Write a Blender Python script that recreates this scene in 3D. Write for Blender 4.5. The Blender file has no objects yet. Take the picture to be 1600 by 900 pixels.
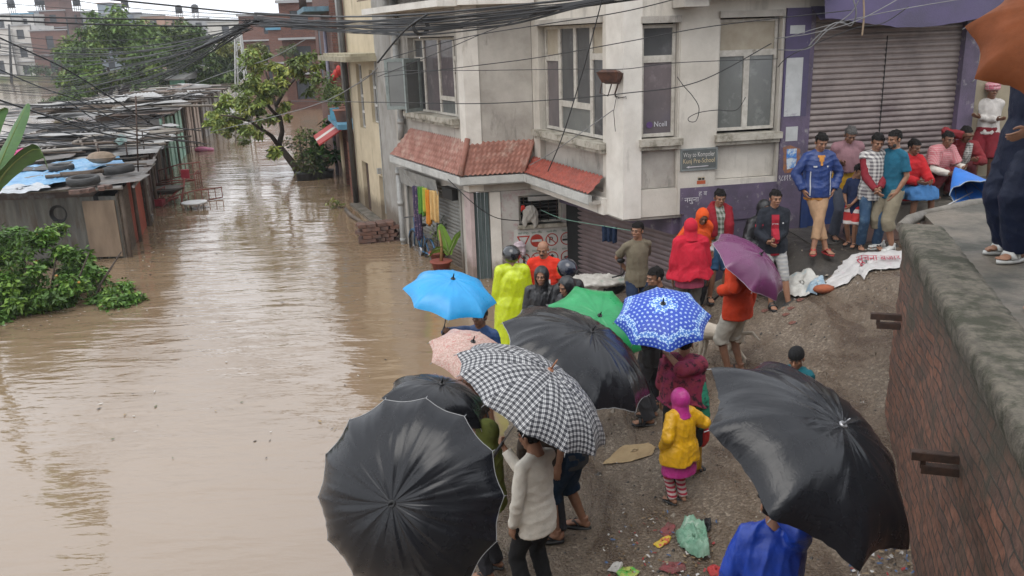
import bpy, bmesh, math, random
import numpy as np
from mathutils import Vector, Matrix, noise as mnoise
SC = bpy.context.scene
COL = SC.collection
rad = math.radians
# ---------------------------------------------------------------- camera
CAM_H = 4.5
FPX = 1350.0                      # focal length in photo pixels (1600 wide)
PITCH, ROLL = rad(16.3), rad(2.0)
_R = Vector((1, 0, 0)); _F = Vector((0, math.cos(PITCH), -math.sin(PITCH))); _U = Vector((0, math.sin(PITCH), math.cos(PITCH)))
_Rc = _R*math.cos(ROLL) - _U*math.sin(ROLL)
_Uc = _R*math.sin(ROLL) + _U*math.cos(ROLL)
CAM = Vector((0, 0, CAM_H))
cd = bpy.data.cameras.new("camera"); cam = bpy.data.objects.new("camera", cd); COL.objects.link(cam)
M = Matrix.Identity(4)
for i in range(3):
    M[i][0] = _Rc[i]; M[i][1] = _Uc[i]; M[i][2] = -_F[i]; M[i][3] = CAM[i]
cam.matrix_world = M
cd.sensor_width = 36; cd.lens = FPX/1600*36; cd.clip_start = .05; cd.clip_end = 2000
SC.camera = cam
# ---------------------------------------------------------------- sky, sun, exposure (overcast rain light)
SUN_EL, SUN_ROT = rad(62), rad(200)
w = bpy.data.worlds.new("World"); SC.world = w; w.use_nodes = True
nt = w.node_tree; nt.nodes.clear()
sky = nt.nodes.new('ShaderNodeTexSky'); sky.sky_type = 'NISHITA'; sky.sun_disc = False
sky.sun_elevation = SUN_EL; sky.sun_rotation = SUN_ROT; sky.air_density = 1.0; sky.dust_density = 4.0; sky.ozone_density = 1.0
hsv = nt.nodes.new('ShaderNodeHueSaturation'); hsv.inputs['Saturation'].default_value = .5
# a closed rain-cloud deck over the blue: bright, almost even, with soft darker banks
wtc = nt.nodes.new('ShaderNodeTexCoord'); wmp = nt.nodes.new('ShaderNodeMapping'); wmp.inputs['Scale'].default_value = (1, 1, 2.5)
wns = nt.nodes.new('ShaderNodeTexNoise'); wns.inputs['Scale'].default_value = 2.2; wns.inputs['Detail'].default_value = 5
wcr = nt.nodes.new('ShaderNodeValToRGB'); e = wcr.color_ramp.elements
e[0].position = .3; e[0].color = (7.4, 7.8, 8.4, 1); e[1].position = .7; e[1].color = (10.3, 10.5, 10.9, 1)
wmx = nt.nodes.new('ShaderNodeMix'); wmx.data_type = 'RGBA'; wmx.inputs[0].default_value = .88
bg = nt.nodes.new('ShaderNodeBackground'); bg.inputs['Strength'].default_value = .15
wo = nt.nodes.new('ShaderNodeOutputWorld')
nt.links.new(wtc.outputs['Generated'], wmp.inputs[0]); nt.links.new(wmp.outputs[0], wns.inputs['Vector']); nt.links.new(wns.outputs[0], wcr.inputs[0])
nt.links.new(sky.outputs[0], hsv.inputs['Color']); nt.links.new(hsv.outputs[0], wmx.inputs[6]); nt.links.new(wcr.outputs[0], wmx.inputs[7])
nt.links.new(wmx.outputs[2], bg.inputs[0]); nt.links.new(bg.outputs[0], wo.inputs[0])
sd = bpy.data.lights.new("sun", 'SUN'); sd.energy = 1.0; sd.angle = rad(40); sd.color = (1, .96, .9)
so = bpy.data.objects.new("sun", sd); COL.objects.link(so)
# direction towards the sun: rotation measured from +Y clockwise
_sdir = Vector((math.sin(SUN_ROT)*math.cos(SUN_EL), math.cos(SUN_ROT)*math.cos(SUN_EL), math.sin(SUN_EL)))
so.rotation_euler = _sdir.to_track_quat('Z', 'Y').to_euler()
SC.view_settings.view_transform = 'Standard'; SC.view_settings.look = 'None'
SC.view_settings.gamma = 1; SC.view_settings.use_curve_mapping = False
SC.view_settings.exposure = 0.32
SC.cycles.max_bounces = 5; SC.cycles.diffuse_bounces = 2; SC.cycles.glossy_bounces = 3; SC.cycles.transmission_bounces = 3
SC.cycles.transparent_max_bounces = 6; SC.cycles.caustics_reflective = False; SC.cycles.caustics_refractive = False

# ---------------------------------------------------------------- survey helpers (photo sighting -> world point)
def ray(u, v):
    x = (u-800)/FPX; y = (450-v)/FPX
    return _Rc*x + _Uc*y + _F
def onz(u, v, z=0.0):
    d = ray(u, v); return CAM + d*((z-CAM_H)/d.z)
def aty(u, v, Y):
    d = ray(u, v); return CAM + d*(Y/d.y)
def gz(x, y):
    """height of the sloping lane above the flood level"""
    dx = max(x-.4, -3.0)
    z = .05*dx + .06*dx*abs(dx) + .02*(12-y)
    if x > 4.1: z = min(z, 1.33 + .05*(x-4.1) + .02*(12-y))
    return z
def floor_z(x, y):
    """lane or the raised shop ledge"""
    z = gz(x, y)
    if y > ledge_y(x) and x > 4.05: z = max(z, 1.385)
    return z
def ledge_y(x): return 11.95 + .22*(x-4.0)
def sight_floor(u, v, fn=None):
    fn = fn or floor_z
    d = ray(u, v); t = 2.0
    while t < 60:
        p = CAM + d*t
        if p.z <= fn(p.x, p.y): return p
        t += .01
    return p
def sight_head(u, v, h, fn=None):
    """the spot on the floor where somebody h tall has the top of the head at photo point (u, v)"""
    fn = fn or floor_z
    d = ray(u, v); t = 2.0
    while t < 60:
        p = CAM + d*t
        if p.z - fn(p.x, p.y) <= h: return Vector((p.x, p.y, fn(p.x, p.y)))
        t += .01
    return p

# ---------------------------------------------------------------- materials
_m = {}
def nn(t, kind, **kw):
    n = t.nodes.new(kind)
    for k, v in kw.items():
        if k in n.inputs: n.inputs[k].default_value = v
        else: setattr(n, k, v)
    return n
def mat(name, col, rough=.6, col2=None, scale=6.0, var=.5, bump=0.0, bscale=60.0, metal=0.0, spec=.5, stretch=(1, 1, 1), detail=5.0,
        col3=None, scale3=2.0, lo3=.55, hi3=.7, stretch3=(1, 1, 1), rvar=0.0, coat=0.0, alpha=None, trans=0.0, bdist=.02, contrast=(.35, .65), tide=None):
    """procedural surface: two base colours mixed by noise, a third as blotches or streaks, bump"""
    if name in _m: return _m[name]
    m = bpy.data.materials.new(name); m.use_nodes = True; t = m.node_tree; b = t.nodes['Principled BSDF']
    L = t.links.new
    tc = nn(t, 'ShaderNodeTexCoord')
    mp = nn(t, 'ShaderNodeMapping'); mp.inputs['Scale'].default_value = stretch; L(tc.outputs['Object'], mp.inputs[0])
    n1 = nn(t, 'ShaderNodeTexNoise', Scale=scale, Detail=detail, Roughness=.62); L(mp.outputs[0], n1.inputs['Vector'])
    r1 = nn(t, 'ShaderNodeMapRange'); r1.inputs[1].default_value = contrast[0]; r1.inputs[2].default_value = contrast[1]; L(n1.outputs[0], r1.inputs[0])
    mx = nn(t, 'ShaderNodeMix', data_type='RGBA'); L(r1.outputs[0], mx.inputs[0])
    if col2 is None: col2 = tuple(c*(1-var*.6) for c in col)
    mx.inputs[6].default_value = (*col, 1); mx.inputs[7].default_value = (*col2, 1)
    out = mx.outputs[2]
    if col3 is not None:
        mp3 = nn(t, 'ShaderNodeMapping'); mp3.inputs['Scale'].default_value = stretch3; L(tc.outputs['Object'], mp3.inputs[0])
        n3 = nn(t, 'ShaderNodeTexNoise', Scale=scale3, Detail=7.0, Roughness=.7); L(mp3.outputs[0], n3.inputs['Vector'])
        r3 = nn(t, 'ShaderNodeMapRange'); r3.inputs[1].default_value = lo3; r3.inputs[2].default_value = hi3; L(n3.outputs[0], r3.inputs[0])
        mx3 = nn(t, 'ShaderNodeMix', data_type='RGBA'); L(r3.outputs[0], mx3.inputs[0]); L(out, mx3.inputs[6]); mx3.inputs[7].default_value = (*col3, 1)
        out = mx3.outputs[2]
    if tide is not None:                                 # ragged mud stain left by the flood up to this height
        sp = nn(t, 'ShaderNodeSeparateXYZ'); L(tc.outputs['Object'], sp.inputs[0]); nz = nn(t, 'ShaderNodeTexNoise', Scale=4.0, Detail=6.0, Roughness=.7); L(tc.outputs['Object'], nz.inputs['Vector'])
        ad = nn(t, 'ShaderNodeMath', operation='MULTIPLY_ADD'); L(nz.outputs[0], ad.inputs[0]); ad.inputs[1].default_value = -.45; L(sp.outputs[2], ad.inputs[2])
        rt = nn(t, 'ShaderNodeMapRange'); rt.inputs[1].default_value = tide-.02; rt.inputs[2].default_value = tide-.27; rt.inputs[3].default_value = 0; rt.inputs[4].default_value = .75; L(ad.outputs[0], rt.inputs[0])
        mt = nn(t, 'ShaderNodeMix', data_type='RGBA'); L(rt.outputs[0], mt.inputs[0]); L(out, mt.inputs[6]); mt.inputs[7].default_value = (.12, .085, .055, 1); out = mt.outputs[2]
    L(out, b.inputs['Base Color'])
    b.inputs['Roughness'].default_value = rough; b.inputs['Metallic'].default_value = metal
    b.inputs['Specular IOR Level'].default_value = spec
    if coat: b.inputs['Coat Weight'].default_value = coat; b.inputs['Coat Roughness'].default_value = .15
    if trans: b.inputs['Transmission Weight'].default_value = trans
    if alpha is not None: b.inputs['Alpha'].default_value = alpha
    if rvar:
        rr = nn(t, 'ShaderNodeMapRange'); rr.inputs[1].default_value = .3; rr.inputs[2].default_value = .7
        rr.inputs[3].default_value = max(rough-rvar, .03); rr.inputs[4].default_value = min(rough+rvar, 1); L(n1.outputs[0], rr.inputs[0]); L(rr.outputs[0], b.inputs['Roughness'])
    if bump:
        nb = nn(t, 'ShaderNodeTexNoise', Scale=bscale, Detail=6.0, Roughness=.65); L(mp.outputs[0], nb.inputs['Vector'])
        bp = nn(t, 'ShaderNodeBump', Strength=bump, Distance=bdist); L(nb.outputs[0], bp.inputs['Height']); L(bp.outputs[0], b.inputs['Normal'])
    _m[name] = m
    return m
def cloth(name, col, rough=.85, var=.35, **kw):
    kw.setdefault('bump', .35); kw.setdefault('bscale', 40); kw.setdefault('scale', 9)
    return mat(name, col, rough, var=var, spec=.3, **kw)
def wet(name, col, rough=.28, var=.4, **kw):
    kw.setdefault('bump', .4); kw.setdefault('bscale', 26); kw.setdefault('scale', 12)
    return mat(name, col, rough, var=var, rvar=.12, **kw)

# ---------------------------------------------------------------- mesh collector
class MB:
    def __init__(s): s.v = []; s.f = []; s.m = []; s.sm = []
    def add(s, vs, fs, mi=0, smooth=False):
        o = len(s.v); s.v += [tuple(p) for p in vs]
        for f in fs: s.f.append([i+o for i in f]); s.m.append(mi); s.sm.append(smooth)
    def quad(s, a, b, c, d, mi=0): s.add([a, b, c, d], [(0, 1, 2, 3)], mi)
    def hexa(s, P, mi=0):
        """8 corners: bottom 4 counter-clockwise, top 4"""
        s.add(P, [(3, 2, 1, 0), (4, 5, 6, 7), (0, 1, 5, 4), (1, 2, 6, 5), (2, 3, 7, 6), (3, 0, 4, 7)], mi)
    def box(s, c, size, rz=0.0, mi=0, mat4=None):
        x, y, z = size[0]/2, size[1]/2, size[2]/2
        P = [Vector(p) for p in ((-x, -y, -z), (x, -y, -z), (x, y, -z), (-x, y, -z), (-x, -y, z), (x, -y, z), (x, y, z), (-x, y, z))]
        R = mat4 if mat4 is not None else Matrix.Rotation(rz, 4, 'Z')
        s.hexa([R @ p + Vector(c) for p in P], mi)
    def tube(s, pts, r, n=8, mi=0, caps=True, smooth=True, ry=None, up=None):
        pts = [Vector(p) for p in pts]; k = len(pts)
        rs = r if isinstance(r, (list, tuple)) else [r]*k
        rys = (ry if isinstance(ry, (list, tuple)) else [ry]*k) if ry is not None else rs
        vs = []; prev = Vector(up) if up is not None else None
        for i, p in enumerate(pts):
            d = (pts[min(i+1, k-1)] - pts[max(i-1, 0)])
            d = d.normalized() if d.length > 1e-9 else Vector((0, 0, 1))
            if prev is None: prev = Vector((0, 0, 1)) if abs(d.z) < .9 else Vector((1, 0, 0))
            a = prev - d*prev.dot(d)
            if a.length < 1e-6: a = d.orthogonal()
            a.normalize(); b = d.cross(a); prev = a
            for j in range(n):
                t = 2*math.pi*j/n
                vs.append(p + a*(rs[i]*math.cos(t)) + b*(rys[i]*math.sin(t)))
        fs = [(i*n+j, i*n+(j+1) % n, (i+1)*n+(j+1) % n, (i+1)*n+j) for i in range(k-1) for j in range(n)]
        s.add(vs, fs, mi, smooth)
        if caps:
            o = len(s.v) - len(vs)
            s.f.append([o+j for j in reversed(range(n))]); s.m.append(mi); s.sm.append(False)
            s.f.append([o+(k-1)*n+j for j in range(n)]); s.m.append(mi); s.sm.append(False)
    def ell(s, c, r, nu=14, nv=9, mi=0, M3=None):
        c = Vector(c); vs = [c + (M3 @ Vector((0, 0, -r[2])) if M3 else Vector((0, 0, -r[2])))]
        for i in range(1, nv):
            th = math.pi*i/nv - math.pi/2
            for j in range(nu):
                p = 2*math.pi*j/nu
                q = Vector((r[0]*math.cos(th)*math.cos(p), r[1]*math.cos(th)*math.sin(p), r[2]*math.sin(th)))
                vs.append(c + (M3 @ q if M3 else q))
        q = Vector((0, 0, r[2])); vs.append(c + (M3 @ q if M3 else q))
        fs = [(0, 1+(j+1) % nu, 1+j) for j in range(nu)]
        for i in range(nv-2):
            for j in range(nu):
                a = 1+i*nu+j; b = 1+i*nu+(j+1) % nu
                fs.append((a, b, b+nu, a+nu))
        T = len(vs)-1; o = 1+(nv-2)*nu
        fs += [(o+j, o+(j+1) % nu, T) for j in range(nu)]
        s.add(vs, fs, mi, True)
    def prism(s, poly, z0, z1, mi=0):
        n = len(poly); z0 = z0 if isinstance(z0, (list, tuple)) else [z0]*n; z1 = z1 if isinstance(z1, (list, tuple)) else [z1]*n
        vs = [(x, y, z0[i]) for i, (x, y) in enumerate(poly)] + [(x, y, z1[i]) for i, (x, y) in enumerate(poly)]
        fs = [tuple(reversed(range(n))), tuple(range(n, 2*n))] + [(i, (i+1) % n, n+(i+1) % n, n+i) for i in range(n)]
        s.add(vs, fs, mi)
    def rail(s, pts, r, n=6, mi=0): s.tube(pts, r, n, mi)
    def build(s, name, mats, parent=None, root=None):
        me = bpy.data.meshes.new(name); o = bpy.data.objects.new(name, me); COL.objects.link(o)
        base = Vector((0, 0, 0))
        p = parent
        while p is not None: base += p.location; p = p.parent
        me.from_pydata([tuple(Vector(v)-base) for v in s.v] if base.length else s.v, [], s.f)
        for m in (mats if isinstance(mats, (list, tuple)) else [mats]): me.materials.append(m)
        me.polygons.foreach_set('material_index', s.m); me.polygons.foreach_set('use_smooth', s.sm)
        me.update()
        if parent is not None: o.parent = parent
        return o
def recentre(o, base):
    """move a top-level mesh's origin to its base without moving the mesh"""
    base = Vector(base); o.data.transform(Matrix.Translation(-base)); o.location = base
    return o
def tag(o, label=None, cat=None, group=None, kind=None):
    if label: o['label'] = label
    if cat: o['category'] = cat
    if group: o['group'] = group
    if kind: o['kind'] = kind
    return o
def thing(name, label, cat, loc=(0, 0, 0), group=None):
    o = bpy.data.objects.new(name, None); COL.objects.link(o); o.location = loc; o.empty_display_size = .2
    return tag(o, label, cat, group)
def np_mesh(name, V, F, mats, parent=None, mi=None, smooth=True, local=False):
    """mesh object from numpy verts and equal-length faces; V in world unless local"""
    V = np.asarray(V, float); F = np.asarray(F, int)
    if parent is not None and not local:
        b = Vector((0, 0, 0)); p = parent
        while p is not None: b += p.location; p = p.parent
        V = V - np.array(b)
    me = bpy.data.meshes.new(name); k = F.shape[1]
    me.vertices.add(len(V)); me.vertices.foreach_set('co', V.ravel())
    me.loops.add(F.size); me.loops.foreach_set('vertex_index', F.ravel().astype(np.int32))
    me.polygons.add(len(F)); me.polygons.foreach_set('loop_start', np.arange(0, F.size, k, dtype=np.int32))
    for m in (mats if isinstance(mats, (list, tuple)) else [mats]): me.materials.append(m)
    if mi is not None: me.polygons.foreach_set('material_index', np.asarray(mi, np.int32))
    me.polygons.foreach_set('use_smooth', np.full(len(F), smooth))
    me.update(calc_edges=True); me.validate()
    o = bpy.data.objects.new(name, me); COL.objects.link(o)
    if parent is not None: o.parent = parent
    return o
def copy_tree(o, parent=None):
    c = o.copy(); COL.objects.link(c); c.parent = parent
    for ch in list(o.children): copy_tree(ch, c)
    return c
class Plane:
    """a vertical wall through two plan points; s runs along it, d stands proud of it towards the street"""
    def __init__(s, a, b):
        s.a = Vector((a[0], a[1], 0)); s.b = Vector((b[0], b[1], 0)); s.t = (s.b-s.a).normalized(); s.len = (s.b-s.a).length
        s.n = Vector((s.t.y, -s.t.x, 0))
    def hit(s, u, v):
        d = ray(u, v); k = (s.a-CAM).dot(s.n)/d.dot(s.n); p = CAM+d*k
        return (p-s.a).dot(s.t), p.z
    def S(s, u, v=200): return s.hit(u, v)[0]
    def Z(s, u, v): return s.hit(u, v)[1]
    def P(s, q, z, d=0.0): return s.a + s.t*q + s.n*d + Vector((0, 0, z))
    def box(s, mb, s0, s1, z0, z1, d0, d1, mi=0):
        mb.hexa([s.P(s0, z0, d1), s.P(s1, z0, d1), s.P(s1, z0, d0), s.P(s0, z0, d0), s.P(s0, z1, d1), s.P(s1, z1, d1), s.P(s1, z1, d0), s.P(s0, z1, d0)], mi)
    def wall(s, mb, s0, s1, z0, z1, th, holes=(), mi=0):
        """wall slab with rectangular openings, reveals included; front face at d=0"""
        ss = sorted({s0, s1, *[h[0] for h in holes], *[h[1] for h in holes]}); zs = sorted({z0, z1, *[h[2] for h in holes], *[h[3] for h in holes]})
        for i in range(len(ss)-1):
            for j in range(len(zs)-1):
                cs, cz = (ss[i]+ss[i+1])/2, (zs[j]+zs[j+1])/2
                if any(h[0] < cs < h[1] and h[2] < cz < h[3] for h in holes): continue
                mb.quad(s.P(ss[i], zs[j]), s.P(ss[i+1], zs[j]), s.P(ss[i+1], zs[j+1]), s.P(ss[i], zs[j+1]), mi)
                mb.quad(s.P(ss[i+1], zs[j], -th), s.P(ss[i], zs[j], -th), s.P(ss[i], zs[j+1], -th), s.P(ss[i+1], zs[j+1], -th), mi)
        def ring(a0, a1, b0, b1, inward):
            c = [(a0, b0), (a1, b0), (a1, b1), (a0, b1)]
            for i in range(4):
                p, q = c[i], c[(i+1) % 4]
                if inward: p, q = q, p
                mb.quad(s.P(p[0], p[1], -th), s.P(q[0], q[1], -th), s.P(q[0], q[1]), s.P(p[0], p[1]), mi)
        ring(s0, s1, z0, z1, False)
        for h in holes: ring(*h[:4], True)
def text_mesh(body, size, font_shear=0.0):
    cu = bpy.data.curves.new("t", 'FONT'); cu.body = body; cu.size = size; cu.extrude = .0; cu.shear = font_shear; cu.resolution_u = 3
    o = bpy.data.objects.new("t", cu); COL.objects.link(o); bpy.context.view_layer.update()
    me = bpy.data.meshes.new_from_object(o.evaluated_get(bpy.context.evaluated_depsgraph_get()))
    bpy.data.objects.remove(o); bpy.data.curves.remove(cu)
    return me
def put_text(name, body, size, m, origin, xdir, ydir, parent=None, width=None, th=.004, shear=0.0):
    """lettering as a thin raised layer of paint; origin is the lower left corner"""
    me = text_mesh(body, size, shear)
    V = np.array([v.co[:2] for v in me.vertices]) if len(me.vertices) else np.zeros((0, 2))
    if len(V) == 0: return None
    F = [list(p.vertices) for p in me.polygons]
    sx = (width/(V[:, 0].max()-V[:, 0].min())) if width else 1.0
    X, Y = Vector(xdir).normalized(), Vector(ydir).normalized(); N = X.cross(Y)
    mb = MB(); O = Vector(origin)
    mb.add([O + X*((x-V[:, 0].min())*sx) + Y*y + N*th for x, y in V], F)
    return mb.build(name, m, parent)
# ================================================================ setting: water, ground, lane, far bank
def ground_mat():
    m = bpy.data.materials.new('wet_gravel_lane'); m.use_nodes = True; t = m.node_tree; b = t.nodes['Principled BSDF']; L = t.links.new
    tc = nn(t, 'ShaderNodeTexCoord')
    vo = nn(t, 'ShaderNodeTexVoronoi', Scale=42.0); vo.feature = 'F1'; L(tc.outputs['Object'], vo.inputs['Vector'])
    mpr = nn(t, 'ShaderNodeMapping'); mpr.inputs['Rotation'].default_value = (0, 0, rad(38)); mpr.inputs['Scale'].default_value = (2.2, .7, 1); L(tc.outputs['Object'], mpr.inputs[0])
    n1 = nn(t, 'ShaderNodeTexNoise', Scale=1.0, Detail=9.0, Roughness=.68, Distortion=.4); L(mpr.outputs[0], n1.inputs['Vector'])
    n2 = nn(t, 'ShaderNodeTexNoise', Scale=70.0, Detail=4.0, Roughness=.7); L(tc.outputs['Object'], n2.inputs['Vector'])
    # mud to gravel
    cr = nn(t, 'ShaderNodeValToRGB'); L(n1.outputs[0], cr.inputs[0]); e = cr.color_ramp.elements
    e[0].position = .40; e[0].color = (.098, .066, .043, 1); e[1].position = .66; e[1].color = (.28, .215, .152, 1)
    x = cr.color_ramp.elements.new(.5); x.color = (.170, .122, .080, 1)
    # pebbles: a few pale, many dark
    pc = nn(t, 'ShaderNodeValToRGB'); L(vo.outputs['Color'], pc.inputs[0]); e = pc.color_ramp.elements
    e[0].position = .2; e[0].color = (.045, .038, .032, 1); e[1].position = .95; e[1].color = (.50, .43, .34, 1)
    x = pc.color_ramp.elements.new(.7); x.color = (.21, .17, .13, 1)
    sel = nn(t, 'ShaderNodeMapRange'); sel.inputs[1].default_value = .40; sel.inputs[2].default_value = .58; L(n1.outputs[0], sel.inputs[0])
    mu = nn(t, 'ShaderNodeMath', operation='MULTIPLY'); L(sel.outputs[0], mu.inputs[0]); mu.inputs[1].default_value = .5
    mx = nn(t, 'ShaderNodeMix', data_type='RGBA'); L(mu.outputs[0], mx.inputs[0]); L(cr.outputs[0], mx.inputs[6]); L(pc.outputs[0], mx.inputs[7])
    mx2 = nn(t, 'ShaderNodeMix', data_type='RGBA', blend_type='MULTIPLY'); mx2.inputs[0].default_value = .8
    c2 = nn(t, 'ShaderNodeValToRGB'); L(n2.outputs[0], c2.inputs[0]); c2.color_ramp.elements[0].position = .3; c2.color_ramp.elements[0].color = (.45, .45, .45, 1); c2.color_ramp.elements[1].position = .6
    L(mx.outputs[2], mx2.inputs[6]); L(c2.outputs[0], mx2.inputs[7]); L(mx2.outputs[2], b.inputs['Base Color'])
    rr = nn(t, 'ShaderNodeMapRange'); rr.inputs[1].default_value = .38; rr.inputs[2].default_value = .6; rr.inputs[3].default_value = .10; rr.inputs[4].default_value = .68
    L(n1.outputs[0], rr.inputs[0]); L(rr.outputs[0], b.inputs['Roughness'])
    ad = nn(t, 'ShaderNodeMath', operation='ADD'); L(n2.outputs[0], ad.inputs[0]); iv = nn(t, 'ShaderNodeMath', operation='MULTIPLY'); iv.inputs[1].default_value = -1.3
    L(vo.outputs['Distance'], iv.inputs[0]); L(iv.outputs[0], ad.inputs[1])
    bp = nn(t, 'ShaderNodeBump', Strength=.7, Distance=.02); L(ad.outputs[0], bp.inputs['Height']); L(bp.outputs[0], b.inputs['Normal'])
    return m
def water_mat():
    m = bpy.data.materials.new('muddy_flood_water'); m.use_nodes = True; t = m.node_tree; b = t.nodes['Principled BSDF']; L = t.links.new
    tc = nn(t, 'ShaderNodeTexCoord')
    n0 = nn(t, 'ShaderNodeTexNoise', Scale=.12, Detail=4.0, Roughness=.6); L(tc.outputs['Object'], n0.inputs['Vector'])
    mx = nn(t, 'ShaderNodeMix', data_type='RGBA'); L(n0.outputs[0], mx.inputs[0]); mx.inputs[6].default_value = (.205, .142, .088, 1); mx.inputs[7].default_value = (.235, .168, .108, 1)
    L(mx.outputs[2], b.inputs['Base Color'])
    b.inputs['Roughness'].default_value = .045; b.inputs['IOR'].default_value = 1.65; b.inputs['Specular IOR Level'].default_value = .8
    # ripples: long swells crossing the street, broken by patches of calm
    def wv(scale, rot, dist, sx):
        mp = nn(t, 'ShaderNodeMapping'); mp.inputs['Rotation'].default_value = (0, 0, rad(rot)); mp.inputs['Scale'].default_value = (sx, 1, 1); L(tc.outputs['Object'], mp.inputs[0])
        n = nn(t, 'ShaderNodeTexNoise', Scale=scale, Detail=3.0, Roughness=.5, Distortion=dist); L(mp.outputs[0], n.inputs['Vector']); return n.outputs[0]
    a = wv(1.9, 20, .5, .30); c = wv(5.0, -14, .4, .34); d = wv(14, 8, .2, .45)
    pm = nn(t, 'ShaderNodeTexNoise', Scale=.2, Detail=3.0); L(tc.outputs['Object'], pm.inputs['Vector'])
    pr = nn(t, 'ShaderNodeMapRange'); pr.inputs[1].default_value = .35; pr.inputs[2].default_value = .65; pr.inputs[3].default_value = .25; pr.inputs[4].default_value = 1.0; L(pm.outputs[0], pr.inputs[0])
    def mulc(x, k): q = nn(t, 'ShaderNodeMath', operation='MULTIPLY'); L(x, q.inputs[0]); q.inputs[1].default_value = k; return q.outputs[0]
    def addn(x, y): q = nn(t, 'ShaderNodeMath', operation='ADD'); L(x, q.inputs[0]); L(y, q.inputs[1]); return q.outputs[0]
    h = addn(addn(mulc(a, 1.0), mulc(c, .36)), mulc(d, .08))
    q = nn(t, 'ShaderNodeMath', operation='MULTIPLY'); L(h, q.inputs[0]); L(pr.outputs[0], q.inputs[1])
    bp = nn(t, 'ShaderNodeBump', Strength=.95, Distance=.05); L(q.outputs[0], bp.inputs['Height']); L(bp.outputs[0], b.inputs['Normal'])
    return m
M_GROUND = ground_mat(); M_WATER = water_mat()
# water sheet
mb = MB(); mb.quad((-700, -30, 0), (300, -30, 0), (300, 900, 0), (-700, 900, 0)); wat = mb.build('flood_water', M_WATER); tag(wat, kind='structure')
# bed under the water, out to the horizon
mb = MB(); mb.quad((-900, -60, -1.6), (900, -60, -1.6), (900, 1200, -1.6), (-900, 1200, -1.6)); tag(mb.build('ground', mat('river_mud', (.16, .11, .07), .9)), kind='structure')
# lane surface (one fine sheet that dips under the flood)
def lane():
    xs = np.arange(-4.0, 13.01, .11); ys = np.arange(-4.0, 17.01, .11)
    X, Y = np.meshgrid(xs, ys); Z = np.zeros_like(X)
    for i in range(Z.shape[0]):
        for j in range(Z.shape[1]):
            x, y = X[i, j], Y[i, j]; p = Vector((x, y, 0))
            Z[i, j] = gz(x, y) + .030*mnoise.noise(p*1.3) + .014*mnoise.noise(p*5.0)
    V = np.stack([X, Y, Z], -1).reshape(-1, 3); n = len(xs); m = len(ys)
    I = (np.arange(m-1)[:, None]*n + np.arange(n-1)[None]).ravel()
    F = np.stack([I, I+1, I+n+1, I+n], -1)
    o = np_mesh('lane', V, F, M_GROUND); tag(o, kind='structure')
lane()
def ramp_z(x, y):
    e = y-ledge_y(x); k = min(1, max(0, (e+.75)/.75))*min(1, max(0, (x-3.55)/.7)); k = k*k*(3-2*k); p = Vector((x, y, 0))
    g0 = gz(x, y) + .030*mnoise.noise(p*1.3) + .014*mnoise.noise(p*5.0)
    return max(g0, g0*(1-k) + 1.36*k) + .02*mnoise.noise(p*3) + .012*mnoise.noise(p*11)
def ramp():
    # old tarmac heaped against the shop ledge
    V = []; n = 40; m = 16
    for j in range(m+1):
        for i in range(n+1):
            x = 3.6 + 2.0*i/n; f = j/m; e0 = -.72 + .20*mnoise.noise(Vector((x*1.5, 0, 4))) + .5*max(0, (x-4.7))/.9*.75; y = ledge_y(x) + e0 + (1.25-e0)*f; V.append((x, y, ramp_z(x, y) + .012*min(1, f*6) - (.03 if j == 0 else 0)))
    o = np_mesh('tarmac_ramp', V, [(j*(n+1)+i, j*(n+1)+i+1, (j+1)*(n+1)+i+1, (j+1)*(n+1)+i) for j in range(m) for i in range(n)], mat('wet_old_tarmac', (.055, .047, .038), .5, (.032, .028, .024), scale=5, bump=.7, bscale=55, rvar=.2)); tag(o, kind='structure')
ramp()
# far river bank
M_BANK = mat('grassy_bank', (.10, .13, .05), .9, (.16, .13, .09), scale=.25)
mb = MB(); mb.prism([(-260, 150), (-60, 149), (-38, 118), (60, 110), (140, 150), (140, 500), (-400, 500), (-400, 160)], -1.5, .7); tag(mb.build('far_bank', M_BANK), kind='structure')
# ---------------------------------------------------------------- shop ledge and steps
M_CONC = mat('wet_concrete', (.17, .15, .125), .55, (.095, .085, .07), scale=3, bump=.5, bscale=50, col3=(.05, .055, .035), scale3=1.6, rvar=.2)
M_CONCD = mat('dark_wet_concrete', (.075, .066, .056), .5, (.04, .036, .032), scale=2.2, bump=.6, bscale=40, rvar=.2)
M_TILE_BR = mat('brown_step_slab', (.11, .062, .05), .4, (.07, .045, .04), scale=4, bump=.2)
mb = MB()
mb.prism([(4.45, 12.35), (9.8, 13.2), (9.8, 14.9), (4.4, 13.75)], .3, 1.385)
tag(mb.build('shop_ledge', M_CONCD), kind='structure')
mb = MB(); mb.prism([(4.95, 12.25), (6.0, 12.42), (6.0, 13.7), (4.9, 13.5)], 1.39, 1.425); tag(mb.build('ledge_slab', M_TILE_BR), kind='structure')
mb = MB(); mb.prism([(5.75, 13.0), (10.5, 13.75), (10.5, 15.4), (5.7, 14.3)], 1.0, 1.80); mb.prism([(6.55, 13.55), (10.5, 14.2), (10.5, 15.3), (6.5, 14.3)], 1.80, 2.0)
tag(mb.build('seating_step', M_CONC), kind='structure')
def step_z(x, y):
    z = floor_z(x, y)
    if x > 5.75 and y > 13.0 + .158*(x-5.75): z = max(z, 1.80)
    if x > 6.55 and y > 13.55 + .165*(x-6.55): z = max(z, 2.0)
    return z
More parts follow.
